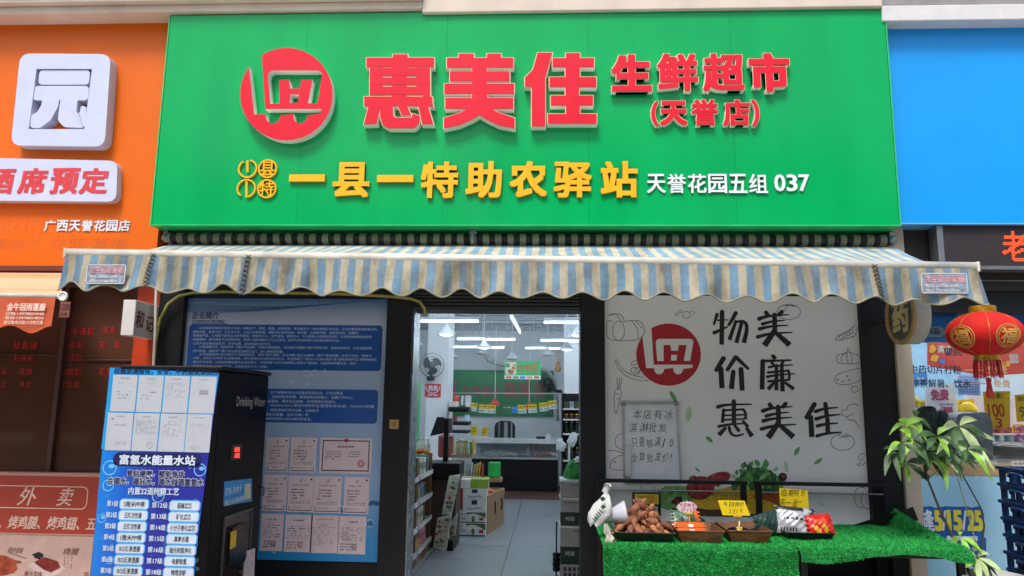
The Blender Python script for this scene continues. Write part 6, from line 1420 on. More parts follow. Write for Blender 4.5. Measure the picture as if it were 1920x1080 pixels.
# milk cartons stacked by the aisle
milk = M('milk_white', '#d8dad6', .4, var=.02); mg = M('milk_green', '#4a6b33', .4, var=.1); mnav = M('milk_navy', '#1b2136', .4); bxr = M('carton_red', '#9c2f2c', .4)
YM = 2.95; XM0, XM1 = P(855, 960, YM).x, P(911, 960, YM).x
zs_ = [.014, .014 + .165, .014 + .33, .014 + .515, .014 + .70]
zz = [P(880, y, YM).z for y in (1008, 968, 922, 1, 1)]
levels = [(1009, 984, 'g', 'lowest milk carton of the stack, white with green wave'), (983.5, 963, 'g', 'second milk carton up in the stack, white with green wave'), (962.5, 939, 'n', 'plain white carton with navy label, lower of the two'), (938.5, 918, 'n', 'plain white carton with navy label, upper of the two')]
zb = .013
for y1, y0, kd, lb_ in levels:
    h_ = P(880, y0, YM).z - P(880, y1, YM).z - .002
    xo0 = XM0 + (0 if kd == 'g' else .08)
    c = thing('milk_carton', lb_, 'carton', ((xo0 + XM1) / 2, YM, zb), 'milk cartons stacked beside the wooden crate')
    MB().box((xo0, YM, zb), (XM1, YM + .26, zb + h_)).build('box', milk, c, bevel=.004); fr = FY(YM)
    mb = MB(); W_ = XM1 - xo0
    if kd == 'g':
        pts = [(xo0 + W_ * t, zb + h_ * (.62 + .25 * math.sin(t * 5 - 1.2))) for t in [.35 + .65 * i / 10 for i in range(11)]] + [(XM1 - .002, zb + h_ * .97), (xo0 + W_ * .35, zb + h_ * .97)]
        mb.mat(0); plate(mb, fr, pts, None, .002); plate(mb, fr, ell(xo0 + W_ * .58, zb + h_ * .35, .02, .04, 10), None, .0022)
        mb.mat(1); plate(mb, fr, rect(xo0 + .002, zb + .003, XM1 - .002, zb + h_ * .1), None, .002); mb.mat(2); plate(mb, fr, rect(xo0 + W_ * .78, zb + h_ * .25, xo0 + W_ * .92, zb + h_ * .5), None, .0024)
        mb.mat(3); letters(mb, fr, '纯牛奶', (xo0 + W_ * .05, zb + h_ * .3, xo0 + W_ * .34, zb + h_ * .55), h=.002, bold=(.02, .012)); mb.mat(1); letters(mb, fr, '蒙牛', (xo0 + W_ * .05, zb + h_ * .68, xo0 + W_ * .25, zb + h_ * .86), h=.002, bold=(.03, .02))
    else:
        mb.mat(1); plate(mb, fr, rect(xo0 + W_ * .38, zb + h_ * .6, xo0 + W_ * .62, zb + h_ * .95), None, .002); ribbon(mb, fr, [(xo0 + W_ * t, zb + h_ * (.28 + .06 * math.sin(t * 12))) for t in [.2 + .06 * i for i in range(11)]], .008, .002)
    mb.build('print', [mg, mnav, M('sale_red'), M('grey_ink', '#8a8f90', .5)], c); zb += h_ + .002
tag(MB().box((XM0 + .02, YM + .02, .014 + 2 * .17), (XM0 + .074, YM + .25, zb)).build('carton', bxr, bevel=.004), 'narrow red carton squeezed left of the plain white cartons', 'carton')
tag(MB().box((XM0 + .05, YM + .01, zb + .001), (XM1 - .2, YM + .26, zb + .1)).build('carton', milk, bevel=.004), 'small white carton on top of the stack, left of the green one', 'carton')
tag(MB().box((XM1 - .195, YM + .01, zb + .001), (XM1 + .02, YM + .26, zb + .11)).build('carton', M('lime_carton', '#86a83c', .4, var=.15), bevel=.004), 'lime green carton on top of the milk stack', 'carton')
# wooden crate box with handle slots, filled with fruit
wc = thing('wooden_crate', 'tan plywood crate with two black handle slots full of produce', 'crate', (-.75, 4.0, .012))
cA, cB = PZ(913, 1003, .013), PZ(945, 981, .013); cB = cA + (cB - cA) * 1.0
dirv = (cB - cA).normalized(); nrm = Vector((dirv.y, -dirv.x, 0))
zt_ = P(915, 930, cA.y).z
ply = M('plywood', '#94724e', .6, var=.1, scale=4, stretch=(1, 1, 5))
def slabv(a, b, t_, z0, z1, mb):
    q = [a, b, b - nrm * t_, a - nrm * t_]; mb.hexa([(p.x, p.y, z0) for p in q], [(p.x, p.y, z1) for p in q]); return mb
slabv(cA, cB, .02, .013, zt_, MB()).build('side', ply, wc); lw = .62
slabv(cA - nrm * lw, cB - nrm * lw, .02, .013, zt_, MB()).build('side', ply, wc)
for e in (cA, cB - dirv * .02):
    q = [e - nrm * .021, e - nrm * .021 + dirv * .02, e - nrm * (lw - .001) + dirv * .02, e - nrm * (lw - .001)]; MB().hexa([(p.x, p.y, .013) for p in q], [(p.x, p.y, zt_) for p in q]).build('end', ply, wc)
for f in (.38, .78):
    c = cA.lerp(cB, f); mb = MB(); z = zt_ - .2; mb.tube([c + Vector((0, 0, z + .07)) + nrm * .004, c + dirv * .03 + Vector((0, 0, z + .06)) + nrm * .006, c + dirv * .03 + Vector((0, 0, z - .06)) + nrm * .006, c + Vector((0, 0, z - .07)) + nrm * .004], .011, 8); mb.build('handle', M('counter_black'), wc)
slabv(cA - nrm * (lw - .03), cB - nrm * (lw - .03), .02, zt_ - .1, zt_ + .06, MB()).build('liner', M('counter_black'), wc)
slabv(cA - nrm * .03 + dirv * .03, cB - nrm * .03 - dirv * .03, lw - .06, zt_ - .12, zt_ - .1, MB()).build('liner', M('counter_black'), wc)
rb = random.Random(12)
for k in range(26):
    c = cA - nrm * rb.uniform(.1, lw - .1) + dirv * rb.uniform(.1, (cB - cA).length - .1); z = zt_ - .06 + rb.uniform(0, .05); mb = MB(); r_ = rb.uniform(.035, .045); mb.lathe((c.x, c.y, z), [(0, -r_), (r_ * .8, -r_ * .6), (r_, 0), (r_ * .75, r_ * .7), (0, r_ * .9)], 12); tag(mb.build('peach', M('peach_%d' % (k % 3), ('#b86a58', '#a84a3c', '#8f7a4a')[k % 3], .5, var=.15), smooth=True), 'reddish fruit in the plywood crate', 'fruit', 'fruit in the plywood crate')
# cartons and books behind, on a tan ledge
tag(MB().box(tuple(P(846, 892, 3.6)), tuple(P(872, 868, 3.75))).build('carton', M('carton_white_blue', '#cfd3d8', .4, var=.1), bevel=.004), 'white carton with dark print on the ledge behind the milk', 'carton')
for k in range(7):
    x = 873 + k * 5; tag(MB().box(tuple(P(x, 893, 3.9)), tuple(P(x + 4.4, 866 + (k * 3) % 5, 4.1))).build('packet', pkm[(0, 7, 10, 0, 4, 4, 6)[k]]), 'upright packet in the row on the ledge behind the milk cartons', 'packet', 'packets on the ledge behind the milk cartons')
tag(MB().box(tuple(P(915, 895, 4.2)), tuple(P(939, 866, 4.4))).build('carton', M('bright_green_carton', '#1f9a44', .35, var=.1), bevel=.006), 'bright green carton with white end on the ledge above the plywood crate', 'carton')
mb = MB(); mb.box(tuple(P(838, 903, 3.5)), tuple(P(905, 893.5, 4.3))); mb.box((P(905, 900, 4.15).x, 4.15, P(905, 903, 4.2).z), (P(940, 900, 4.15).x, 4.42, P(905, 896, 4.2).z)); mb.box((P(842, 903, 3.5).x, 3.55, .013), (P(842, 903, 3.5).x + .04, 4.2, P(860, 903, 3.5).z)); mb.box((P(898, 903, 3.5).x, 3.85, .013), (P(898, 903, 3.5).x + .04, 4.2, P(860, 903, 3.5).z)); tag(mb.build('ledge_table', M('tan_ledge', '#9a7c5a', .6)), 'tan ledge table behind the stacked milk cartons', 'table')
# leaning promotional bags at the counter corner
for k, (q, hx, lb_) in enumerate((([(842, 893), (862, 890), (846, 965), (828, 965)], '#b9c4b4', 'tall pale green printed bag hanging from the counter corner'), ([(820, 972), (846, 966), (836, 1034), (812, 1028)], '#b4ae9e', 'printed promotional bag leaning on the floor by the counter'), ([(838, 990), (857, 962), (852, 1012), (836, 1030)], '#a9b3a2', 'second printed bag behind the leaning one by the counter'))):
    fr = FY(1.9 + k * .12 if k != 1 else 1.75); mb = MB(); plate(mb, fr, [uv(fr, *p) for p in q], -.06, 0); o = tag(mb.build('shopping_bag', M('bagp_%d' % k, hx, .6, var=.2, scale=14)), lb_, 'bag')
    mb = MB(); rb = random.Random(k)
    for j in range(16):
        a, b = rb.random() * .8 + .1, rb.random() * .8 + .1; x = (q[0][0] * (1 - a) + q[1][0] * a) * (1 - b) + (q[3][0] * (1 - a) + q[2][0] * a) * b; y = (q[0][1] * (1 - a) + q[1][1] * a) * (1 - b) + (q[3][1] * (1 - a) + q[2][1] * a) * b
        mb.mat(j % 3); blot(mb, fr, x, y, 3.4, 2.2, .002 + .0003 * j, seed=j, rag=.5)
    mb.build('print', [M('pic_green'), M('pic_red'), M('pic_tan')], o)
tag(MB().box((P(822, 1010, 2.0).x, 2.0, .013), (P(850, 1010, 2.0).x, 2.1, .12)).build('plinth_box', M('counter_black'), bevel=.01), 'low black box on the floor under the hanging bags', 'box')

# ---- right hand stack of crates and cartons
YK = .75; XK = P(1051, 990, YK).x
seq = [(1080 + 22, 1058, 'v', 'grey vented plastic crate at the bottom of the right stack'), (1057, 1026, 'g', 'dark green carton directly on the vented crate in the right stack'), (1025, 986, 'c', 'tall grey carton in the middle of the right stack'), (985, 961, 'g', 'dark green carton in the upper half of the right stack'), (960, 933, 'c', 'grey carton just under the topmost carton of the right stack'), (932, 900, 'c', 'topmost grey carton of the right stack, under the green bag')]
gcr = M('grey_crate', '#9d9c98', .5, var=.08); dgc = M('dark_green_carton', '#12301f', .45, var=.1)
zb = .013
for y1, y0, kd, lb_ in seq:
    zt2 = P(1070, y0, YK).z; c = thing('carton' if kd != 'v' else 'plastic_crate', lb_, 'carton' if kd != 'v' else 'crate', (XK + .2, YK, zb)); fr = FY(YK)
    MB().box((XK, YK, zb), (XK + .42, YK + .34, zt2 - .003)).build('box', dgc if kd == 'g' else gcr, c, bevel=.006)
    mb = MB()
    if kd == 'v':
        for r in range(3):
            for k in range(9): plate(mb, fr, rect(XK + .03 + k * .042, zt2 - .06 - r * .05, XK + .055 + k * .042, zt2 - .025 - r * .05), None, .002)
        mb.build('vent', M('vent_dark', '#2a2a2a', .6), c)
    elif kd == 'g':
        letters(mb, fr, '鸡蛋', (XK + .04, zt2 - .075, XK + .13, zt2 - .035), h=.002, bold=(.03, .02)); mb.build('print', M('pale_green_ink', '#9fae9e', .5), c); MB().box((XK - .004, YK - .004, zt2 - .02), (XK + .424, YK - .001, zt2 - .003)).build('lid_edge', M('dark_green_lid', '#0f2418', .4), c)
    else:
        scribble(mb, fr, (XK + .04, zt2 - .06, XK + .2, zt2 - .03), 1, 6, h=.002, fill=.8); mb.build('print', M('dark_ink', '#4a4846', .5), c); MB().box((XK - .008, YK - .008, zt2 - .02), (XK + .428, YK + .345, zt2 - .0005)).build('lid', M('lid_white', '#c9cbca', .4), c, bevel=.004)
    zb = zt2
mb = MB(); c0_ = P(1070, 900, .9); crinkle(mb, [((XK + .17, .92, zb + .002), .13, .12), ((XK + .16, .92, zb + .07), .12, .1), ((XK + .15, .92, zb + .12), .1, .08), ((XK + .13, .92, zb + .16), .04, .05)], 20, 6); tag(mb.build('green_bag', M('leafy_green', '#2b8a3a', .4, var=.2, scale=16)), 'bright green plastic bag on top of the right carton stack', 'bag')
mb = MB(); crinkle(mb, [((XK + .2, .86, zb + .16), .06, .05), ((XK + .2, .86, zb + .19), .07, .05), ((XK + .2, .86, zb + .2), .03, .03)], 14, 9); tag(mb.build('white_bag', M('strip_white')), 'small white bundle on the green bag of the right stack', 'bag')
mb = MB(); a = P(1044, 1063, .85)
for k in range(4): mb.lathe((XK - .035, .9, .06 + k * .042), [(.03, 0), (.036, .01), (.036, .03), (.03, .04)], 12)
mb.tube([(XK - .035, .9, .013), (XK - .035, .9, .5)], .008, 6); tag(mb.build('umbrella_stand', M('counter_black')), 'slim black ringed stand on the floor left of the carton stack', 'stand')
# bottle shelf at the right back
bsf = thing('shelf_unit', 'tall black shelf unit with bottles at the right rear of the shop', 'shelf', tuple(P(1072, 900, 6.0)))
bx0, bx1 = P(1056, 800, 5.6).x, P(1108, 800, 5.6).x
MB().box((bx0, 5.98, .013), (bx1, 6.02, P(1070, 737, 5.6).z)).build('back_panel', M('counter_black'), bsf); MB().box((bx0 - .02, 5.6, .013), (bx0 - .001, 6.02, P(1070, 737, 5.6).z)).build('side_panel', M('counter_black'), bsf)
szz = [P(1070, y, 5.6).z for y in (863, 813, 786, 766)]
for z in szz: MB().box((bx0, 5.6, z - .02), (bx1, 5.979, z)).build('shelf', M('tag_white'), bsf)
for zi, z in enumerate(szz):
    for k in range(5):
        x = bx0 + .05 + k * .085; kind = (2, 2, 1, 0)[zi]; s = (.12, .11, .07, .085)[zi]; m = (M('dark_bottle', '#1d2a1c', .2), M('dark_bottle'), M('brown_jar', '#4a3424', .3), pkm[(9, 7, 9, 7, 6)[k]])[zi]
        o = goods(kind, x, 5.68, z + .001, s, m, (M('tab_3'), M('tag_white'), M('tab_3'), M('tag_white'))[zi])
        tag(o, '%s on the %s shelf of the tall black rear unit' % (('dark bottle', 'dark bottle', 'brown jar', 'small carton')[zi], ('lowest', 'second', 'third', 'top')[zi]), kinds[kind], 'goods on the tall black shelf unit')
mb = MB(); fr = FY(3.2); crinkle(mb, [(P(1054, 845, 3.2), .02, .02), (P(1052, 841, 3.2), .05, .04), (P(1053, 834, 3.2), .06, .05), (P(1048, 827, 3.2), .05, .04), (P(1052, 823, 3.2), .02, .02)], 16, 4); crinkle(mb, [(P(1072, 836, 3.2), .03, .03), (P(1071, 828, 3.2), .06, .04), (P(1075, 818, 3.2), .05, .04), (P(1076, 812, 3.2), .02, .02)], 16, 7)
p = P(1067, 838, 3.2); mb.tube([(p.x, p.y, .013), (p.x, p.y, p.z + .05)], .014, 8); tag(mb.build('bag_dispenser', M('strip_white')), 'white produce bags on a slim stand in front of the rear bottles', 'bag roll')

# ================================================================== PHARMACY (right)
ph = thing('pharmacy_shopfront', 'bright glazed pharmacy front with blue band and lettering on the glass', 'shopfront', tuple(P(1800, 1100, .05)))
px0, px1 = X(1706) + .005, P(2250, 700, .05).x
zg0, zg1 = P(1800, 868, .05).z, P(1800, 560, .05).z
alu = M('dark_aluminium', '#38332f', .4, .4, var=.08)
ztop2 = P(1800, 420, .0).z + .25
MB().box((px0, -.03, P(1800, 508, -.03).z), (px1, .25, P(1800, 500, -.03).z)).build('frame', M('light_aluminium', '#8f9093', .35, .7), ph)
MB().box((px0, -.0, zg1 + .06), (px1, .25, P(1800, 509, -.03).z)).build('frame', alu, ph)
mb = MB(); mb.box((px0, -.012, zg1 + .14), (px1, -.001, zg1 + .15)); mb.build('trim', M('light_aluminium'), ph)
MB().box((px0, .02, zg1 - .12), (px1, .2, zg1 + .058)).build('frame', M('black_cladding'), ph)
MB().box((X(1676.5), .0, P(1800, 500, 0).z), (px1, .24, ztop2 + .2)).build('wall', M('brown_metal', '#3a332f', .5, .2, var=.08), ph)
# blue band with pale buttons behind the top of the glass
YBN = .09; fr = FY(YBN); bz0, bz1 = P(1800, 643, YBN).z, P(1800, 560, YBN).z
MB().box((px0, YBN, bz0), (px1, YBN + .02, bz1 - .02)).build('blue_band', M('band_blue', '#2a80c8', .35, var=.04), ph)
mb = MB()
for x0 in (1690, 1792, 1872): 
    o_ = rrect(*uvbox(fr, x0, 566, x0 + 82, 636), .05); bx = uvbox(fr, x0, 566, x0 + 82, 636); i_ = rrect(bx[0] + .006, bx[1] + .006, bx[2] - .006, bx[3] - .006, .046)
    for k in range(len(o_)): plate(mb, fr, [o_[k], o_[(k + 1) % len(o_)], i_[(k + 1) % len(o_)], i_[k]], None, .002)
mb.build('outline', M('band_line', '#5d93bd', .4), ph)
mb = MB(); plate(mb, fr, rrect(*uvbox(fr, 1700, 612, 1771, 632), .04), None, .003); plate(mb, fr, rrect(*uvbox(fr, 1794, 568, 1850, 600), .03), None, .003); mb.build('button', M('button_grey', '#a9b4c2', .4), ph)
write(ph, fr, '药品', (1735, 615, 1761, 627), M('band_ink', '#20324a', .5), 'lettering', bold=(.012, .008), h=.005)
MB().box((px0, .05, zg0), (px1, .06, bz0 - .001)).build('glass_pane', glass('pharmacy_glass', '#f2f6f8', 1.0), ph)
MB().box((px0, .045, zg1 - .121), (px1, .06, bz0 + .001)).build('glass_pane', glass('pharmacy_glass'), ph)
fr = FY(.043); gi = M('glass_ink', '#16222e', .5); gt = M('glass_tan', '#a98a5a', .5)
write(ph, fr, '中药切片打粉', (1706, 685, 1802, 701), gi, 'lettering', bold=(.02, .014), h=.002); write(ph, fr, '凉茶解暑、饮水', (1708, 711, 1820, 727), gi, 'lettering', bold=(.02, .014), h=.002); write(ph, fr, '便民', (1770, 652, 1803, 667), gi, 'lettering', bold=(.025, .018), h=.002)
write(ph, fr, '免费', (1851, 685, 1888, 701), gt, 'lettering', bold=(.02, .014), h=.002); write(ph, fr, '免费', (1863, 712, 1894, 727), gt, 'lettering', bold=(.02, .014), h=.002)
mb = MB(); ribbon(mb, fr, [uv(fr, 1808, 694), uv(fr, 1845, 694)], .008, .002); mb.build('dash', gt, ph); mb = MB(); ribbon(mb, fr, [uv(fr, 1826, 719), uv(fr, 1856, 719)], .008, .002); mb.build('dash', gt, ph)
# bottom: tan strip and pale blue panel
MB().box((px0, .02, P(1800, 891, .02).z), (px1, .2, zg0 - .001)).build('sill', M('tan_sill', '#a48d63', .45, var=.05), ph)
fr = FY(.02); mb = MB(); plate(mb, fr, rrect(*uvbox(fr, 1818, 863, 1846, 872), .02), None, .002); mb.build('badge', M('badge_white', '#cfcabb', .5), ph); mb = MB(); plate(mb, fr, rrect(*uvbox(fr, 1896, 865, 1930, 874), .02), None, .002); mb.build('badge', M('badge_white', '#cfcabb', .5), ph)
mb = MB(); letters(mb, fr, '老百姓', uvbox(fr, 1821, 865, 1843, 870.5), h=.003, bold=(.02, .012)); mb.build('badge_lettering', M('tan_ink', '#7a6a48', .5), ph); mb = MB(); letters(mb, fr, '老百姓', uvbox(fr, 1899, 866.5, 1927, 872), h=.003, bold=(.02, .012)); mb.build('badge_lettering', M('tan_ink', '#7a6a48', .5), ph); write(ph, fr, '大药房', (1848, 863, 1870, 871), M('badge_white'), 'lettering', bold=(.015, .01), h=.002)
MB().box((px0, .025, 0), (px1, .2, P(1800, 891, .02).z - .002)).build('lower_panel', M('panel_pale_blue', '#96c8e0', .3, var=.04, scale=2), ph)
fr = FY(.025); mb = MB(); rb = random.Random(1)
pts = [(1722, 952), (1728, 948), (1734, 950), (1745, 949), (1752, 952), (1764, 951), (1772, 949), (1790, 950), (1800, 950), (1812, 949), (1820, 952), (1834, 949), (1842, 955), (1845, 965), (1846, 1000), (1842, 1004), (1849, 1010), (1849, 1045), (1760, 1045), (1762, 1002), (1722, 998), (1726, 975)]
plate(mb, fr, [uv(fr, *p) for p in pts], None, .0015); mb.build('blue_blot', M('promo_blue', '#1358a0', .4), ph)
MB()
mb = MB(); letters(mb, fr, '逢', uvbox(fr, 1727, 955, 1751, 996), h=.003, bold=(.03, .02)); letters(mb, fr, '/', uvbox(fr, 1765, 957, 1775, 995), h=.0026, bold=(.02, 0)); letters(mb, fr, '/', uvbox(fr, 1803, 957, 1813, 995), h=.0026, bold=(.02, 0)); plate(mb, fr, rect(*uvbox(fr, 1775, 1005, 1833, 1013)), None, .003); mb.build('promo_lettering', pwht, ph)
mb = MB(); letters(mb, fr, '5', uvbox(fr, 1751, 956, 1767, 996), h=.004, bold=(.06, .03), off=.01); letters(mb, fr, '15', uvbox(fr, 1775, 956, 1804, 995), h=.004, bold=(.06, .03), off=.01); letters(mb, fr, '25', uvbox(fr, 1812, 956, 1842, 996), h=.004, bold=(.06, .03), off=.01); mb.build('promo_number', M('promo_yellow', '#d8cf3a', .4), ph)
write(ph, fr, '更齐全', (1825, 889, 1865, 901), M('pale_letter', '#c4dce6', .4), 'lettering', bold=(.01, .008), h=.002)
mb = MB(); plate(mb, fr, rrect(*uvbox(fr, 1714, 888, 1743, 897), .02), None, .002); mb.mat(1); letters(mb, fr, '重磅优惠', uvbox(fr, 1717, 890, 1740, 895.5), h=.003, bold=(.02, .012)); mb.build('badge', [M('navy_ink'), pwht], ph)
# room behind
RYB = 3.0
mb = MB(); mb.box((px0 - .02, RYB, 0), (px1, RYB + .1, 3.2)); mb.build('wall', M('pharmacy_blue_wall', '#9cc6e4', .6, var=.05), ph)
mb = MB(); mb.box((px0 - .12, .26, 0), (px0 - .005, RYB, 3.2)); mb.build('wall', M('white_wall'), ph); mb = MB(); mb.box((px1 - .1, .26, 0), (px1, RYB, 3.2)); mb.build('wall', M('white_wall'), ph)
mb = MB(); mb.box((px0 - .1, .26, 2.75), (px1, RYB + .1, 2.85)); mb.build('ceiling', M('white_wall'), ph)
structure(MB().box((px0 - .01, .26, .0), (px1, RYB, .014)).build('pharmacy_floor', M('pharmacy_floor', '#c5c2ba', .3)))
for k, y in enumerate((.55, 1.6)):
    a, b = Vector((px0 + .25, y, 2.7)), Vector((px1 - .3, y, 2.7)); t = thing('tube_light', ('front tube light under the pharmacy ceiling', 'rear tube light under the pharmacy ceiling')[k], 'ceiling light', tuple((a + b) / 2)); mb = MB(); mb.tube([a, b], .02, 8); mb.build('tube', M('pharmacy_tube', '#fff7ee', .4, emit=60, var=0), t); mb = MB(); mb.tube([a + Vector((0, 0, .03)), b + Vector((0, 0, .03))], .018, 6); mb.build('fitting', fit, t)
# hanging posters
def poster(label, q, Y, mat, name='poster', cat='poster'):
    t = thing(name, label, cat, tuple(P(sum(p[0] for p in q) / len(q), max(p[1] for p in q), Y))); fr = FY(Y); mb = MB(); plate(mb, fr, [uv(fr, *p) for p in q], -.006, 0); mb.build('sheet', mat, t); return t, fr
ycd = M('sheet_yellow', '#e0b40c', .5, var=.02)
t, fr = poster('red promotional banner with yellow figures hung behind the lantern', [(1739, 643), (1930, 640), (1930, 700), (1850, 705), (1760, 690), (1739, 684)], .8, M('banner_red', '#a5382c', .5, var=.06))
mb = MB(); 
for x, y, rx, ry in ((1748, 655, 6, 8), (1752, 672, 8, 6), (1890, 682, 4, 6)): blot(mb, fr, x, y, rx, ry, .002, seed=int(x), rag=.25)
mb.build('picture', M('banner_yellow', '#d8a52a', .5), t); mb = MB(); blot(mb, fr, 1767, 677, 5, 5, .002, seed=3, rag=.2); mb.build('picture', M('banner_blue', '#2a6fc0', .5), t); write(t, fr, '满减', (1757, 648, 1783, 662), M('badge_white'), 'lettering', bold=(.03, .02), h=.003); write(t, fr, '起', (1877, 678, 1886, 690), M('banner_yellow'), 'lettering', bold=(.02, .015), h=.003)
mb = MB(); 
for k in range(6): blot(mb, fr, 1896 + 5 * (k % 3), 668 + 9 * (k // 3), 4, 5, .002 + .0003 * k, seed=k, rag=.1)
mb.build('picture', M('banner_beige', '#b09a8c', .5), t)
t, fr = poster('pale blue panel with white print low behind the lettered glass', [(1700, 698), (1738, 697), (1740, 722), (1700, 724)], .9, M('panel_mid_blue', '#5aa0dc', .5)); mb = MB(); scribble(mb, fr, uvbox(fr, 1706, 703, 1734, 716), 1, 4, h=.002); mb.build('print', pwht, t)
t, fr = poster('blue dotted display sheet between the white poster and the lantern tassel', [(1796, 702), (1838, 704), (1838, 742), (1796, 740)], 1.0, M('panel_dotted', '#8fb6ea', .5)); mb = MB(); [plate(mb, fr, rect(*uvbox(fr, 1799 + i * 4.6, 706 + j * 4.6, 1801.4 + i * 4.6, 708.4 + j * 4.6)), None, .002) for i in range(8) for j in range(7)]; mb.build('dot_pattern', M('promo_blue2', '#3a6fa8', .5), t)
t, fr = poster('yellow price card near the floor shelf right of the big one', [(1898, 796), (1918, 795), (1918, 810), (1898, 811)], .85, ycd, cat='price card'); mb = MB(); scribble(mb, fr, uvbox(fr, 1900, 798, 1916, 808), 2, 4, h=.002); mb.build('print', gi, t)
t, fr = poster('white poster with pink free characters standing behind the pharmacy glass', [(1735, 726), (1792, 718), (1794, 770), (1760, 786), (1738, 770)], .7, M('poster_white_pink', '#cfd3dc', .5)); mb = MB(); letters(mb, fr, '免费', uvbox(fr, 1745, 730, 1779, 751), h=.002, bold=(.05, .035)); letters(mb, fr, '测', uvbox(fr, 1762, 762, 1786, 776), h=.002, bold=(.03, .02)); mb.build('lettering', M('promo_pink', '#a83a66', .5), t); mb = MB(); scribble(mb, fr, uvbox(fr, 1748, 753, 1788, 763), 1, 6, h=.002); mb.build('print', M('promo_blue2', '#3a6fa8', .5), t)
t, fr = poster('large yellow price poster reading 100 and 3 in red handwriting', [(1843, 734), (1894, 733), (1894, 803), (1863, 804), (1848, 780)], .35, ycd, cat='price poster'); mb = MB(); letters(mb, fr, '维生素C', uvbox(fr, 1850, 737, 1882, 747), h=.002, bold=(.01, .007)); mb.build('lettering', gi, t); mb = MB(); letters(mb, fr, '100', uvbox(fr, 1853, 757, 1884, 782), h=.002, bold=(.014, .01), shear=-.05); letters(mb, fr, '3', uvbox(fr, 1866, 784, 1879, 802), h=.002, bold=(.014, .01)); mb.build('price', M('price_red', '#b3301c', .5), t); mb = MB()
bx = uvbox(fr, 1843, 734, 1894, 803)
t, fr = poster('yellow price poster cut off at the right edge of the photo', [(1903, 740), (1950, 738), (1950, 790), (1907, 791)], .4, ycd, cat='price poster'); mb = MB(); letters(mb, fr, '血压计', uvbox(fr, 1907, 743, 1937, 752), h=.002, bold=(.01, .007)); letters(mb, fr, '99', uvbox(fr, 1911, 762, 1936, 782), h=.002, bold=(.01, .007)); mb.build('lettering', M('olive_ink', '#6a6a20', .5), t)
t, fr = poster('small yellow price sheet behind the round yellow balloon', [(1795, 750), (1826, 748), (1826, 775), (1796, 775)], .75, ycd, cat='price poster'); mb = MB(); letters(mb, fr, '冬病', uvbox(fr, 1798, 754, 1812, 763), h=.002, bold=(.01, .007)); mb.build('lettering', gi, t)
t, fr = poster('small yellow sheet half hidden behind the left balloon', [(1718, 752), (1735, 750), (1735, 770), (1718, 770)], .95, ycd, cat='price poster'); mb = MB(); scribble(mb, fr, uvbox(fr, 1726, 754, 1734, 766), 3, 3, h=.002); mb.build('print', gi, t)
for k, (x, y, r) in enumerate(((1711, 754, 13), (1815, 770, 16))):
    c = P(x, y, .62); mb = MB(); rr = r / 200; mb.lathe(c, [(0, -rr * .9), (rr * .5, -rr * .8), (rr * .95, -rr * .2), (rr, .1 * rr), (rr * .75, rr * .65), (rr * .3, rr * .95), (0, rr)], 20); tag(mb.build('balloon', M('balloon_yellow', '#e8c80e', .3), smooth=True), ('yellow balloon behind the glass beside the white pillar', 'yellow balloon behind the grey covered chair')[k], 'balloon')
# covered chairs / massage seats in the window
def seat(label, q, Y, mat, depth=.4):
    mb = MB(); fr = FY(Y); plate(mb, fr, round_uv([uv(fr, *p) for p in q], .05), -depth, 0); return tag(mb.build('covered_chair', mat, bevel=.03), label, 'chair')
def round_uv(pts, r):
    out = []
    for i in range(len(pts)):
        p = Vector(pts[i]); a = Vector(pts[i - 1]) - p; b = Vector(pts[(i + 1) % len(pts)]) - p; ra = min(r, a.length * .4, b.length * .4)
        for k in range(5): t = k / 4; q0 = p + a.normalized() * ra; q1 = p + b.normalized() * ra; out.append(tuple(q0 * (1 - t) ** 2 + p * 2 * t * (1 - t) + q1 * t * t))
    return out
dgp = M('dark_green_plastic', '#22332f', .25, var=.3, scale=9, bump=.3, bscale=14)
seat('dark green plastic covered seat beside the pillar, left of the others', [(1706, 764), (1722, 762), (1724, 900), (1706, 900)], .5, dgp, .3); seat('tall dark green plastic covered seat in the pharmacy window', [(1720, 762), (1756, 761), (1760, 900), (1722, 900)], .35, dgp, .35); seat('narrow dark green covered seat next to the grey one', [(1758, 768), (1778, 772), (1784, 900), (1760, 900)], .45, dgp, .3)
seat('grey cloth covered seat back in the pharmacy window', [(1793, 776), (1850, 772), (1861, 790), (1862, 900), (1795, 900)], .3, M('grey_cover', '#7d8794', .7, var=.08, bump=.3, bscale=12), .35)
# shelf with goods and flowers in the pharmacy
sh = thing('shelf_unit', 'low white pharmacy shelf with small packages behind the yellow poster', 'shelf', tuple(P(1890, 840, .9)))
for y in (812, 828, 842): a, b = P(1850, y, 1.0), P(1960, y, 1.0); MB().box((a.x, .95, a.z - .015), (b.x, 1.25, a.z)).build('shelf', M('tag_white'), sh)
MB().box((P(1850, 842, 1.0).x, 1.26, .014), (P(1960, 842, 1.0).x, 1.3, P(1890, 740, 1.0).z)).build('back_panel', M('shelf_pinkwhite', '#d0c6c4', .5), sh)
rb = random.Random(6)
for k in range(26):
    yy = (812, 828, 842)[k % 3]; a = P(1853 + (k // 3) * 9, yy, 1.0); h_ = rb.uniform(.035, .065); tag(MB().box((a.x, .97, a.z + .001), (a.x + .042, 1.05, a.z + h_)).build('medicine_box', M('med_%d' % (k % 6), ('#b84a5a', '#cfcfd2', '#c9a23a', '#7c2f3a', '#5a86a8', '#d5b6b8')[k % 6], .4, var=.25, scale=30)), 'small coloured medicine box on the low white pharmacy shelf', 'box', 'medicine boxes on the low white shelf')
mb = MB(); rb = random.Random(3); c = P(1916, 812, .8)
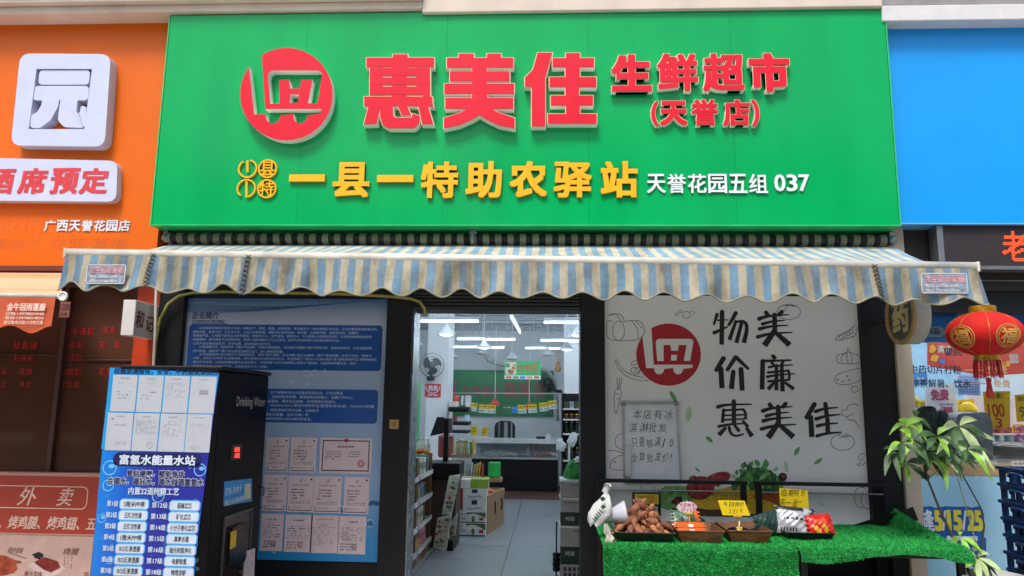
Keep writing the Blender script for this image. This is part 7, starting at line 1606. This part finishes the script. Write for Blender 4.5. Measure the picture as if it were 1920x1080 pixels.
for k in range(60):
    q = c + Vector((rb.uniform(-.05, .08), rb.uniform(-.04, .04), rb.uniform(-.06, .07))); n = Vector((rb.uniform(-1, 1), -1, rb.uniform(-1, 1))).normalized(); s = n.orthogonal().normalized() * .014; u_ = n.cross(s); mb.add([q + s, q + u_, q - s, q - u_], [(0, 1, 2, 3)])
tag(mb.build('pink_flowers', M('petal_pink', '#c86a9c', .5, var=.2)), 'bunch of small pink flowers by the pharmacy shelf', 'flowers')
mb = MB(); c = P(1893, 860, .4); mb.lathe(c, [(0, .0), (.1, .0), (.16, .06), (.15, .1), (.06, .13), (0, .135)], 22, 'Z', 1.2, 1); tag(mb.build('rice_cooker', M('appliance_black', '#1a1d22', .2), smooth=True), 'dark round appliance in the pharmacy window beside the blue crates', 'appliance')
# LED sign
ld = thing('led_sign', 'dark LED ticker sign with glowing orange red character', 'led sign', tuple(P(1860, 500, -.14))); YL = -.16; fr = FY(YL)
lx0, lx1 = P(1768, 460, YL).x, P(2250, 460, YL).x; lz0, lz1 = P(1840, 499, YL).z, P(1840, 424, YL).z
MB().box((lx0, YL, lz0), (lx1, -.04, lz1)).build('screen', M('led_panel', '#3c3436', .5, var=.06, scale=20), ld)
mb = MB(); pitch = (lz1 - lz0) / 34
for r in range(1, 34): z = lz0 + r * pitch; mb.box((lx0 + .01, YL - .0015, z - pitch * .12), (lx1, YL - .0002, z + pitch * .12))
mb.build('louvre', M('led_louvre', '#2a2426', .6), ld)
MB().box((lx0 - .05, YL - .02, lz0 - .005), (lx0 - .001, -.04, lz1 + .02)).build('edge', M('galvanised'), ld, bevel=.004)
MB().box((lx0, YL - .02, lz0 - .03), (lx1, -.04, lz0 - .001)).build('edge', M('light_aluminium'), ld)
def raster(s, n):
    V, Fs = glyph(s, .012, 3); A = np.array(V); lo, hi = A.min(0), A.max(0); out = []
    for j in range(n):
        for i in range(n):
            p = lo + (hi - lo) * (np.array((i + .5, j + .5)) / n)
            for f in Fs:
                q = A[list(f)]; inside = False
                for a in range(len(q)):
                    b = (a + 1) % len(q)
                    if (q[a][1] > p[1]) != (q[b][1] > p[1]) and p[0] < (q[b][0] - q[a][0]) * (p[1] - q[a][1]) / (q[b][1] - q[a][1]) + q[a][0]: inside = not inside
                if inside: out.append((i, j)); break
    return out
mb = MB(); N = 19; bx = uvbox(fr, 1878, 433, 1932, 490); pw_, ph_ = (bx[2] - bx[0]) / N, (bx[3] - bx[1]) / N
for i, j in raster('老', N): u_, v_ = bx[0] + (i + .5) * pw_, bx[1] + (j + .5) * ph_; plate(mb, fr, rect(u_ - pw_ * .34, v_ - ph_ * .34, u_ + pw_ * .34, v_ + ph_ * .34), None, .003)
mb.build('character', M('led_orange', '#ff3a12', .4, emit=2.2, var=0), ld)
# round pharmacy light box
rl_ = thing('round_sign', 'round dark green and gold projecting pharmacy sign half hidden by the awning', 'sign', tuple(P(1705, 630, -.6)))
cc = P(1710, 592, -.62); r0 = .215
def rs_part(name, prof, mats, **k): mb = MB(); mb.lathe((0, 0, 0), prof, 40, 'X'); return mb
rot = Matrix.Rotation(R(2), 3, 'Z')
def place(mb): mb.v = [tuple(rot @ Vector(v) + cc) for v in mb.v]; return mb
place(rs_part('d', [(r0, .085), (r0, -.03), (r0 * .985, -.03)], 0)).build('drum', M('drum_grey', '#a6a294', .45, var=.1), rl_, smooth=False)
mb = MB(); mb.lathe((0, 0, 0), [(0, .084), (r0 * .86, .086), (r0 * .86, .088)], 40, 'X'); place(mb).build('face', M('sign_dark_green', '#0f2f25', .3), rl_)
mb = MB(); mb.lathe((0, 0, 0), [(r0 * .84, .086), (r0 * .87, .1), (r0 * 1.01, .1), (r0 * 1.02, .08)], 40, 'X'); place(mb).build('rim', M('gold_rim', '#a3834a', .4, .3), rl_, smooth=True)
mb = MB(); V, Fs = glyph('药', .01, 3); A = np.array(V); lo, hi = A.min(0), A.max(0)
for k, (dx, dy) in enumerate(((.03, .02), (-.03, -.02), (.03, -.02), (-.03, .02))):
    mb.add([(-.089 - .0004 * k, -((x + dx - lo[0]) / (hi[0] - lo[0]) - .5) * .23, ((y + dy - lo[1]) / (hi[1] - lo[1]) - .5) * .25) for x, y in V], Fs)
place(mb).build('character', M('gold_letter', '#c3ad6a', .4), rl_)
mb = MB(); mb.tube([(cc.x - .05, cc.y + .15, cc.z), (cc.x - .08, -.1, cc.z)], .02, 8); mb.build('bracket', M('black_cladding'), rl_)
# lantern
LY = -.75; lc = P(1846, 626, LY); LRx, LRz = .248, .162
ln = thing('lantern', 'large red round lantern with gold fortune medallions and red tassels', 'lantern', tuple(lc))
mb = MB(); prof = []; n = 16
for i in range(n + 1): a = -math.pi / 2 + math.pi * i / n; prof.append((max(.08, LRx * math.cos(a)), LRz * math.sin(a)))
N_ = 96; vs = []; fs = []
for r_, h_ in prof:
    for k in range(N_): a = 6.2832 * k / N_; rr = r_ * (1 + .016 * abs(math.sin(a * 6)) + .003 * math.sin(a * 48)); vs.append(lc + Vector((rr * math.cos(a), rr * math.sin(a), h_)))
for i in range(n):
    for k in range(N_): fs.append((i * N_ + k, i * N_ + (k + 1) % N_, (i + 1) * N_ + (k + 1) % N_, (i + 1) * N_ + k))
mb.add(vs, fs); mb.build('ball', M('lantern_red', '#c3201b', .75, var=.1, scale=4, bump=.3, bscale=90, spec=.25), ln, smooth=True)
gold = M('gold_foil', '#b98a1f', .35, .5, var=.2, scale=30); goldp = M('gold_print', '#cf9a4a', .45, var=.1)
mb = MB(); mb.lathe(lc, [(.088, LRz - .02), (.088, LRz + .035), (.08, LRz + .04), (0, LRz + .04)], 24); mb.build('cap', gold, ln, smooth=False)
mb = MB(); mb.lathe(lc, [(0, -LRz - .03), (.085, -LRz - .03), (.085, -LRz + .02)], 24); mb.build('cap', gold, ln)
mb = MB()
for k in range(8):
    a0 = 6.2832 * (k + .5) / 8; mb.tube([lc + Vector((LRx * 1.012 * math.cos(t) * math.cos(a0), LRx * 1.012 * math.cos(t) * math.sin(a0), LRz * 1.012 * math.sin(t))) for t in [-1.25 + 2.5 * i / 16 for i in range(17)]], .0025, 5)
mb.build('gold_seam', gold, ln)
def on_ball(lon0, u_, v_, h):                      # (u, v) in metres around a point on the ball's waist
    lat = (v_ - .035) / LRz; lon = lon0 + u_ / (LRx); rr = 1.022 + h
    return lc + Vector((LRx * rr * math.cos(lat) * math.cos(lon), LRx * rr * math.cos(lat) * math.sin(lon), LRz * rr * math.sin(lat)))
for lon0 in (R(-155), R(-83), R(-10), R(80)):
    mb = MB(); V, Fs = glyph('福', .008, 3); A = np.array(V); lo, hi = A.min(0), A.max(0)
    for k, (dx, dy) in enumerate(((.022, .016), (-.022, -.016), (.022, -.016), (-.022, .016))):
        mb.add([on_ball(lon0, ((x + dx - lo[0]) / (hi[0] - lo[0]) - .5) * .115, ((y + dy - lo[1]) / (hi[1] - lo[1]) - .5) * .105, .002 + .0012 * k) for x, y in V], Fs)
    for r_, wd in ((.09, .006), (.074, .005)):
        q = [on_ball(lon0, r_ * math.cos(6.2832 * k / 32), r_ * .92 * math.sin(6.2832 * k / 32), .003) for k in range(33)]; mb.tube(q, wd / 2, 4)
    for k in range(28): a = 6.2832 * k / 28; mb.tube([on_ball(lon0, .076 * math.cos(a), .07 * math.sin(a), .003), on_ball(lon0, .088 * math.cos(a + .1), .081 * math.sin(a + .1), .003)], .0018, 4)
    mb.build('medallion', goldp, ln)
tas = M('tassel_red', '#a5161b', .6, var=.15); rb = random.Random(13)
mb = MB()
for k in range(70):
    a = rb.uniform(0, 6.28); r_ = .082; x, y = r_ * math.cos(a), r_ * math.sin(a); z0 = -LRz - .02; l = rb.uniform(.12, .15); mb.tube([lc + Vector((x, y, z0)), lc + Vector((x * 1.05 + rb.uniform(-.006, .006), y * 1.05, z0 - l * .5)), lc + Vector((x * 1.08 + rb.uniform(-.01, .01), y * 1.08, z0 - l))], .0022, 4)
mb.build('fringe', tas, ln)
mb = MB(); z0 = -LRz - .03; mb.tube([lc + Vector((0, 0, z0)), lc + Vector((0, 0, z0 - .13))], .003, 5); mb.lathe(lc + Vector((0, 0, z0 - .16)), [(0, 0), (.016, .004), (.02, .016), (.014, .032), (0, .036)], 12)
for k in range(24): a = 6.2832 * k / 24; mb.tube([lc + Vector((.012 * math.cos(a), .012 * math.sin(a), z0 - .155)), lc + Vector((.024 * math.cos(a), .024 * math.sin(a), z0 - .25 - rb.uniform(0, .03)))], .0022, 4)
mb.build('tassel', tas, ln)
ej = Vector((lc.x + .02, YL - .01, lz0 - .02)); mb = MB(); mb.tube([lc + Vector((0, 0, LRz + .04)), lc + Vector((0, .01, LRz + .2)), ej], .004, 5); mb.build('cord', M('dark_thread'), ln)

# ================================================================== POTTED PLANT
pp0 = P(1822, 1068, -1.05)
pl_ = thing('potted_plant', 'spindly umbrella plant with drooping palmate leaves in a white pot', 'plant', (pp0.x, pp0.y, 0))
PC = Vector((P(1862, 1085, -1.15).x, -1.15, 0)); pr0 = .19; zpt = P(1862, 1066, -1.15).z - .04
mb = MB(); mb.lathe(PC, [(pr0 * .72, 0), (pr0 * .8, .03), (pr0 * .98, zpt - .04), (pr0 * 1.06, zpt - .03), (pr0 * 1.06, zpt), (pr0 * .97, zpt), (pr0 * .93, zpt - .06), (0, zpt - .065)], 36); mb.build('pot', M('pot_white', '#d5d5d2', .3, var=.03), pl_, smooth=False)
mb = MB(); mb.lathe(PC + Vector((0, 0, zpt - .063)), [(0, .012), (pr0 * .92, .0)], 24); mb.build('soil', M('soil', '#2b2119', .95, var=.3, scale=20, bump=.5), pl_)
stem = M('stem_brown', '#3d3526', .7, var=.15); stem2 = M('stem_green', '#7d8a58', .6)
PYs = -.95
def pt(x, y, Y=PYs): return P(x, y, Y)
base = PC + Vector((-.09, .06, zpt - .06))
for q, r_, m_ in (([base, pt(1790, 1015), pt(1764, 960), pt(1740, 900), pt(1733, 870)], (.011, .006), stem), ([pt(1733, 872), pt(1715, 845), pt(1700, 800)], (.006, .004), stem2), ([pt(1740, 900), pt(1760, 880), pt(1765, 855)], (.004, .003), stem2), ([base + Vector((.1, 0, 0)), pt(1828, 1010), pt(1815, 965), pt(1798, 905), pt(1788, 870)], (.004, .003), stem2),
                  ([base + Vector((.13, 0, 0)), pt(1840, 1030), pt(1846, 985), pt(1838, 950), pt(1800, 882), pt(1785, 850)], (.006, .004), stem), ([pt(1733, 885), pt(1700, 870), pt(1672, 848)], (.004, .003), stem2)):
    mb = MB(); mb.tube(q, r_[0], 7, r1=r_[1]); mb.build('stem', m_, pl_, smooth=True)
lfd = [M('leaf_bright', '#74a626', .5, var=.25, scale=12), M('leaf_deep', '#2f5220', .5, var=.25, scale=12), M('leaf_pale', '#9db27a', .5, var=.25, scale=10)]
rb = random.Random(17)
def leaflet(mb, base, d, L_, W, droop, up):
    d = d.normalized(); s = d.cross(up).normalized(); n = s.cross(d)
    rows = 8; vs = []
    for i in range(rows + 1):
        t = i / rows; c = base + d * (L_ * t) + Vector((0, 0, -droop * L_ * t * t)); w_ = W * math.sin(math.pi * min(1, t * .93 + .035)) ** .85 * (1.15 - .5 * abs(t - .55))
        wav = .06 * W * math.sin(i * 2.1)
        vs += [c - s * w_ + n * (w_ * .25 + wav), c, c + s * w_ + n * (w_ * .25 - wav)]
    fs = []
    for i in range(rows): a = i * 3; fs += [(a, a + 1, a + 4, a + 3), (a + 1, a + 2, a + 5, a + 4)]
    mb.add(vs, fs)
nodes = [((1700, 798), 6, 40, 0), ((1712, 822), 4, 40, 0), ((1757, 818), 5, 44, 0), ((1798, 800), 5, 56, 2), ((1800, 815), 5, 58, 2), ((1735, 848), 6, 38, 1), ((1765, 850), 6, 44, 0), ((1788, 850), 6, 42, 1), ((1672, 846), 5, 36, 1), ((1698, 868), 5, 44, 1), ((1690, 830), 4, 40, 1), ((1716, 785), 4, 40, 1), ((1742, 862), 4, 36, 1), ((1812, 842), 4, 44, 2), ((1820, 1040), 6, 40, 1), ((1832, 1046), 6, 42, 2), ((1800, 1008), 4, 34, 0)]
for (x, y), n_, L_, c_ in nodes:
    mb = MB(); b_ = pt(x, y, PYs + rb.uniform(-.14, .14)); a0 = rb.uniform(0, 6.28)
    for k in range(n_):
        a = a0 + 6.2832 * k / n_ + rb.uniform(-.25, .25); el_ = rb.uniform(-.5, .55)
        d = Vector((math.cos(a), -.55 + .75 * math.sin(a) * .8, math.sin(a) * .75 + el_ * .4 - .1)); mb.mat(rb.choices((0, 1, 2), ((.55, .3, .15), (.2, .7, .1), (.25, .2, .55))[c_])[0])
        leaflet(mb, b_ + d.normalized() * .01, d, L_ / 260 * rb.uniform(.55, 1.0), L_ / 260 * rb.uniform(.105, .155), rb.uniform(.35, .9), Vector((rb.uniform(-.3, .3), -.8, .7)))
    mb.tube([b_, b_ + Vector((.0, .03, -.03)), pt(x + (8 if x < 1760 else -6), y + 22)], .0025, 5)
    mb.build('leaf', lfd, pl_, smooth=True)
# paper stack behind the pot
mb = MB()
for k in range(9): p = P(1848, 1062, -.55); ox = rb.uniform(-.012, .012); mb.box((p.x - .12 + ox, -.62, .30 + k * .014), (p.x + .14 + ox, -.42, .30 + k * .014 + .0125))
mb.mat(1); mb.box((P(1848, 1062, -.55).x - .11, -.62, 0), (P(1848, 1062, -.55).x + .13, -.42, .299))
tag(mb.build('paper_stack', [M('paper_white', '#c9cbca', .7), M('paper_box', '#9d9b96', .7)]), 'stack of white papers behind the white plant pot', 'paper stack')

# ================================================================== STACKED BLUE CRATES
cb1 = M('crate_blue', '#062b58', .35, var=.1); cb2 = M('crate_blue_inside', '#1466b8', .4)
xk = P(1876, 900, -.78).x; YC0 = -1.2; cw, cd, chh = .62, .42, .16
ztopc = P(1890, 878, YC0 + .2).z
npile = 9; pitch = .092
def crate_parts(t, z):
    o = ORG[t.name]; x0, y0 = xk, YC0
    for a, b in (((x0, y0, z), (x0 + cw, y0 + .016, z + chh)), ((x0, y0 + cd - .016, z), (x0 + cw, y0 + cd, z + chh))):
        mb = MB(); H = chh; ny = 5
        # a slotted long side: bottom band, top band and uprights
        mb.box(a, (b[0], b[1], z + .03)); mb.box((a[0], a[1], z + H - .05), b)
        for k in range(7): xx = x0 + (cw - .03) * k / 6; mb.box((xx, a[1] + .001, z + .03), (xx + .03, b[1] - .001, z + H - .05))
        mb.build('side', cb1, t, bevel=.003)
    for xx in (x0, x0 + cw - .016):
        mb = MB(); mb.box((xx, y0 + .017, z), (xx + .016, y0 + cd - .017, z + .06)); mb.box((xx, y0 + .017, z + chh - .045), (xx + .016, y0 + cd - .017, z + chh)); [mb.box((xx + .001, y0 + .017 + k * .085, z + .061), (xx + .015, y0 + .017 + k * .085 + .034, z + chh - .046)) for k in range(5)]; mb.build('end', cb1, t, bevel=.003); sg = -1 if xx == x0 else 1; xe_ = xx if sg < 0 else xx + .016; mb = MB(); mb.tube([(xe_, y0 + .12, z + .1), (xe_ + sg * .022, y0 + .16, z + .122), (xe_ + sg * .022, y0 + cd - .16, z + .122), (xe_, y0 + cd - .12, z + .1)], .011, 6); mb.build('handle', cb1, t, smooth=True)
    mb = MB(); e = .014; a0 = (x0 - e, y0 - e); a1 = (x0 + cw + e, y0 + cd + e)
    mb.box((a0[0], a0[1], z + chh - .022), (a1[0], y0, z + chh)); mb.box((a0[0], y0 + cd, z + chh - .022), (a1[0], a1[1], z + chh)); mb.box((a0[0], y0 + .001, z + chh - .022), (x0, y0 + cd - .001, z + chh)); mb.box((x0 + cw, y0 + .001, z + chh - .022), (a1[0], y0 + cd - .001, z + chh)); mb.build('rim', cb1, t, bevel=.004)
    for k in range(3):
        mb = MB(); xx = x0 + .06 + k * .2; mb.tube([(xx, y0 - .005, z + .085), (xx + .04, y0 - .028, z + .105), (xx + .11, y0 - .028, z + .105), (xx + .15, y0 - .005, z + .085)], .011, 6); mb.build('handle', cb1, t, smooth=True)
    MB().box((x0 + .017, y0 + .017, z + .004), (x0 + cw - .017, y0 + cd - .017, z + .012)).build('floor', cb2, t)
bl_names = ('lowest blue crate of the nested stack on the ground', 'second blue crate from the ground in the nested stack', 'third blue crate from the ground in the nested stack', 'fourth blue crate from the ground in the nested stack', 'fifth blue crate from the ground in the nested stack', 'sixth blue crate from the ground in the nested stack', 'seventh blue crate from the ground in the nested stack', 'eighth blue crate from the ground, third from the top', 'ninth blue crate from the ground, second from the top', 'topmost blue crate of the nested stack, open to the sky')
nb_ = 10; pitch = (ztopc - chh) / (nb_ - 1)
t0_ = thing('blue_crate', bl_names[0], 'crate', (xk + cw / 2, YC0 + cd / 2, 0), 'nested blue plastic crates'); crate_parts(t0_, 0)
for k in range(1, nb_):
    c = copy_of(t0_, loc=(xk + cw / 2 + rb.uniform(-.012, .012), YC0 + cd / 2 + rb.uniform(-.008, .008), k * pitch), rot=(0, 0, R(rb.uniform(-1.2, 1.2))), label=bl_names[k])
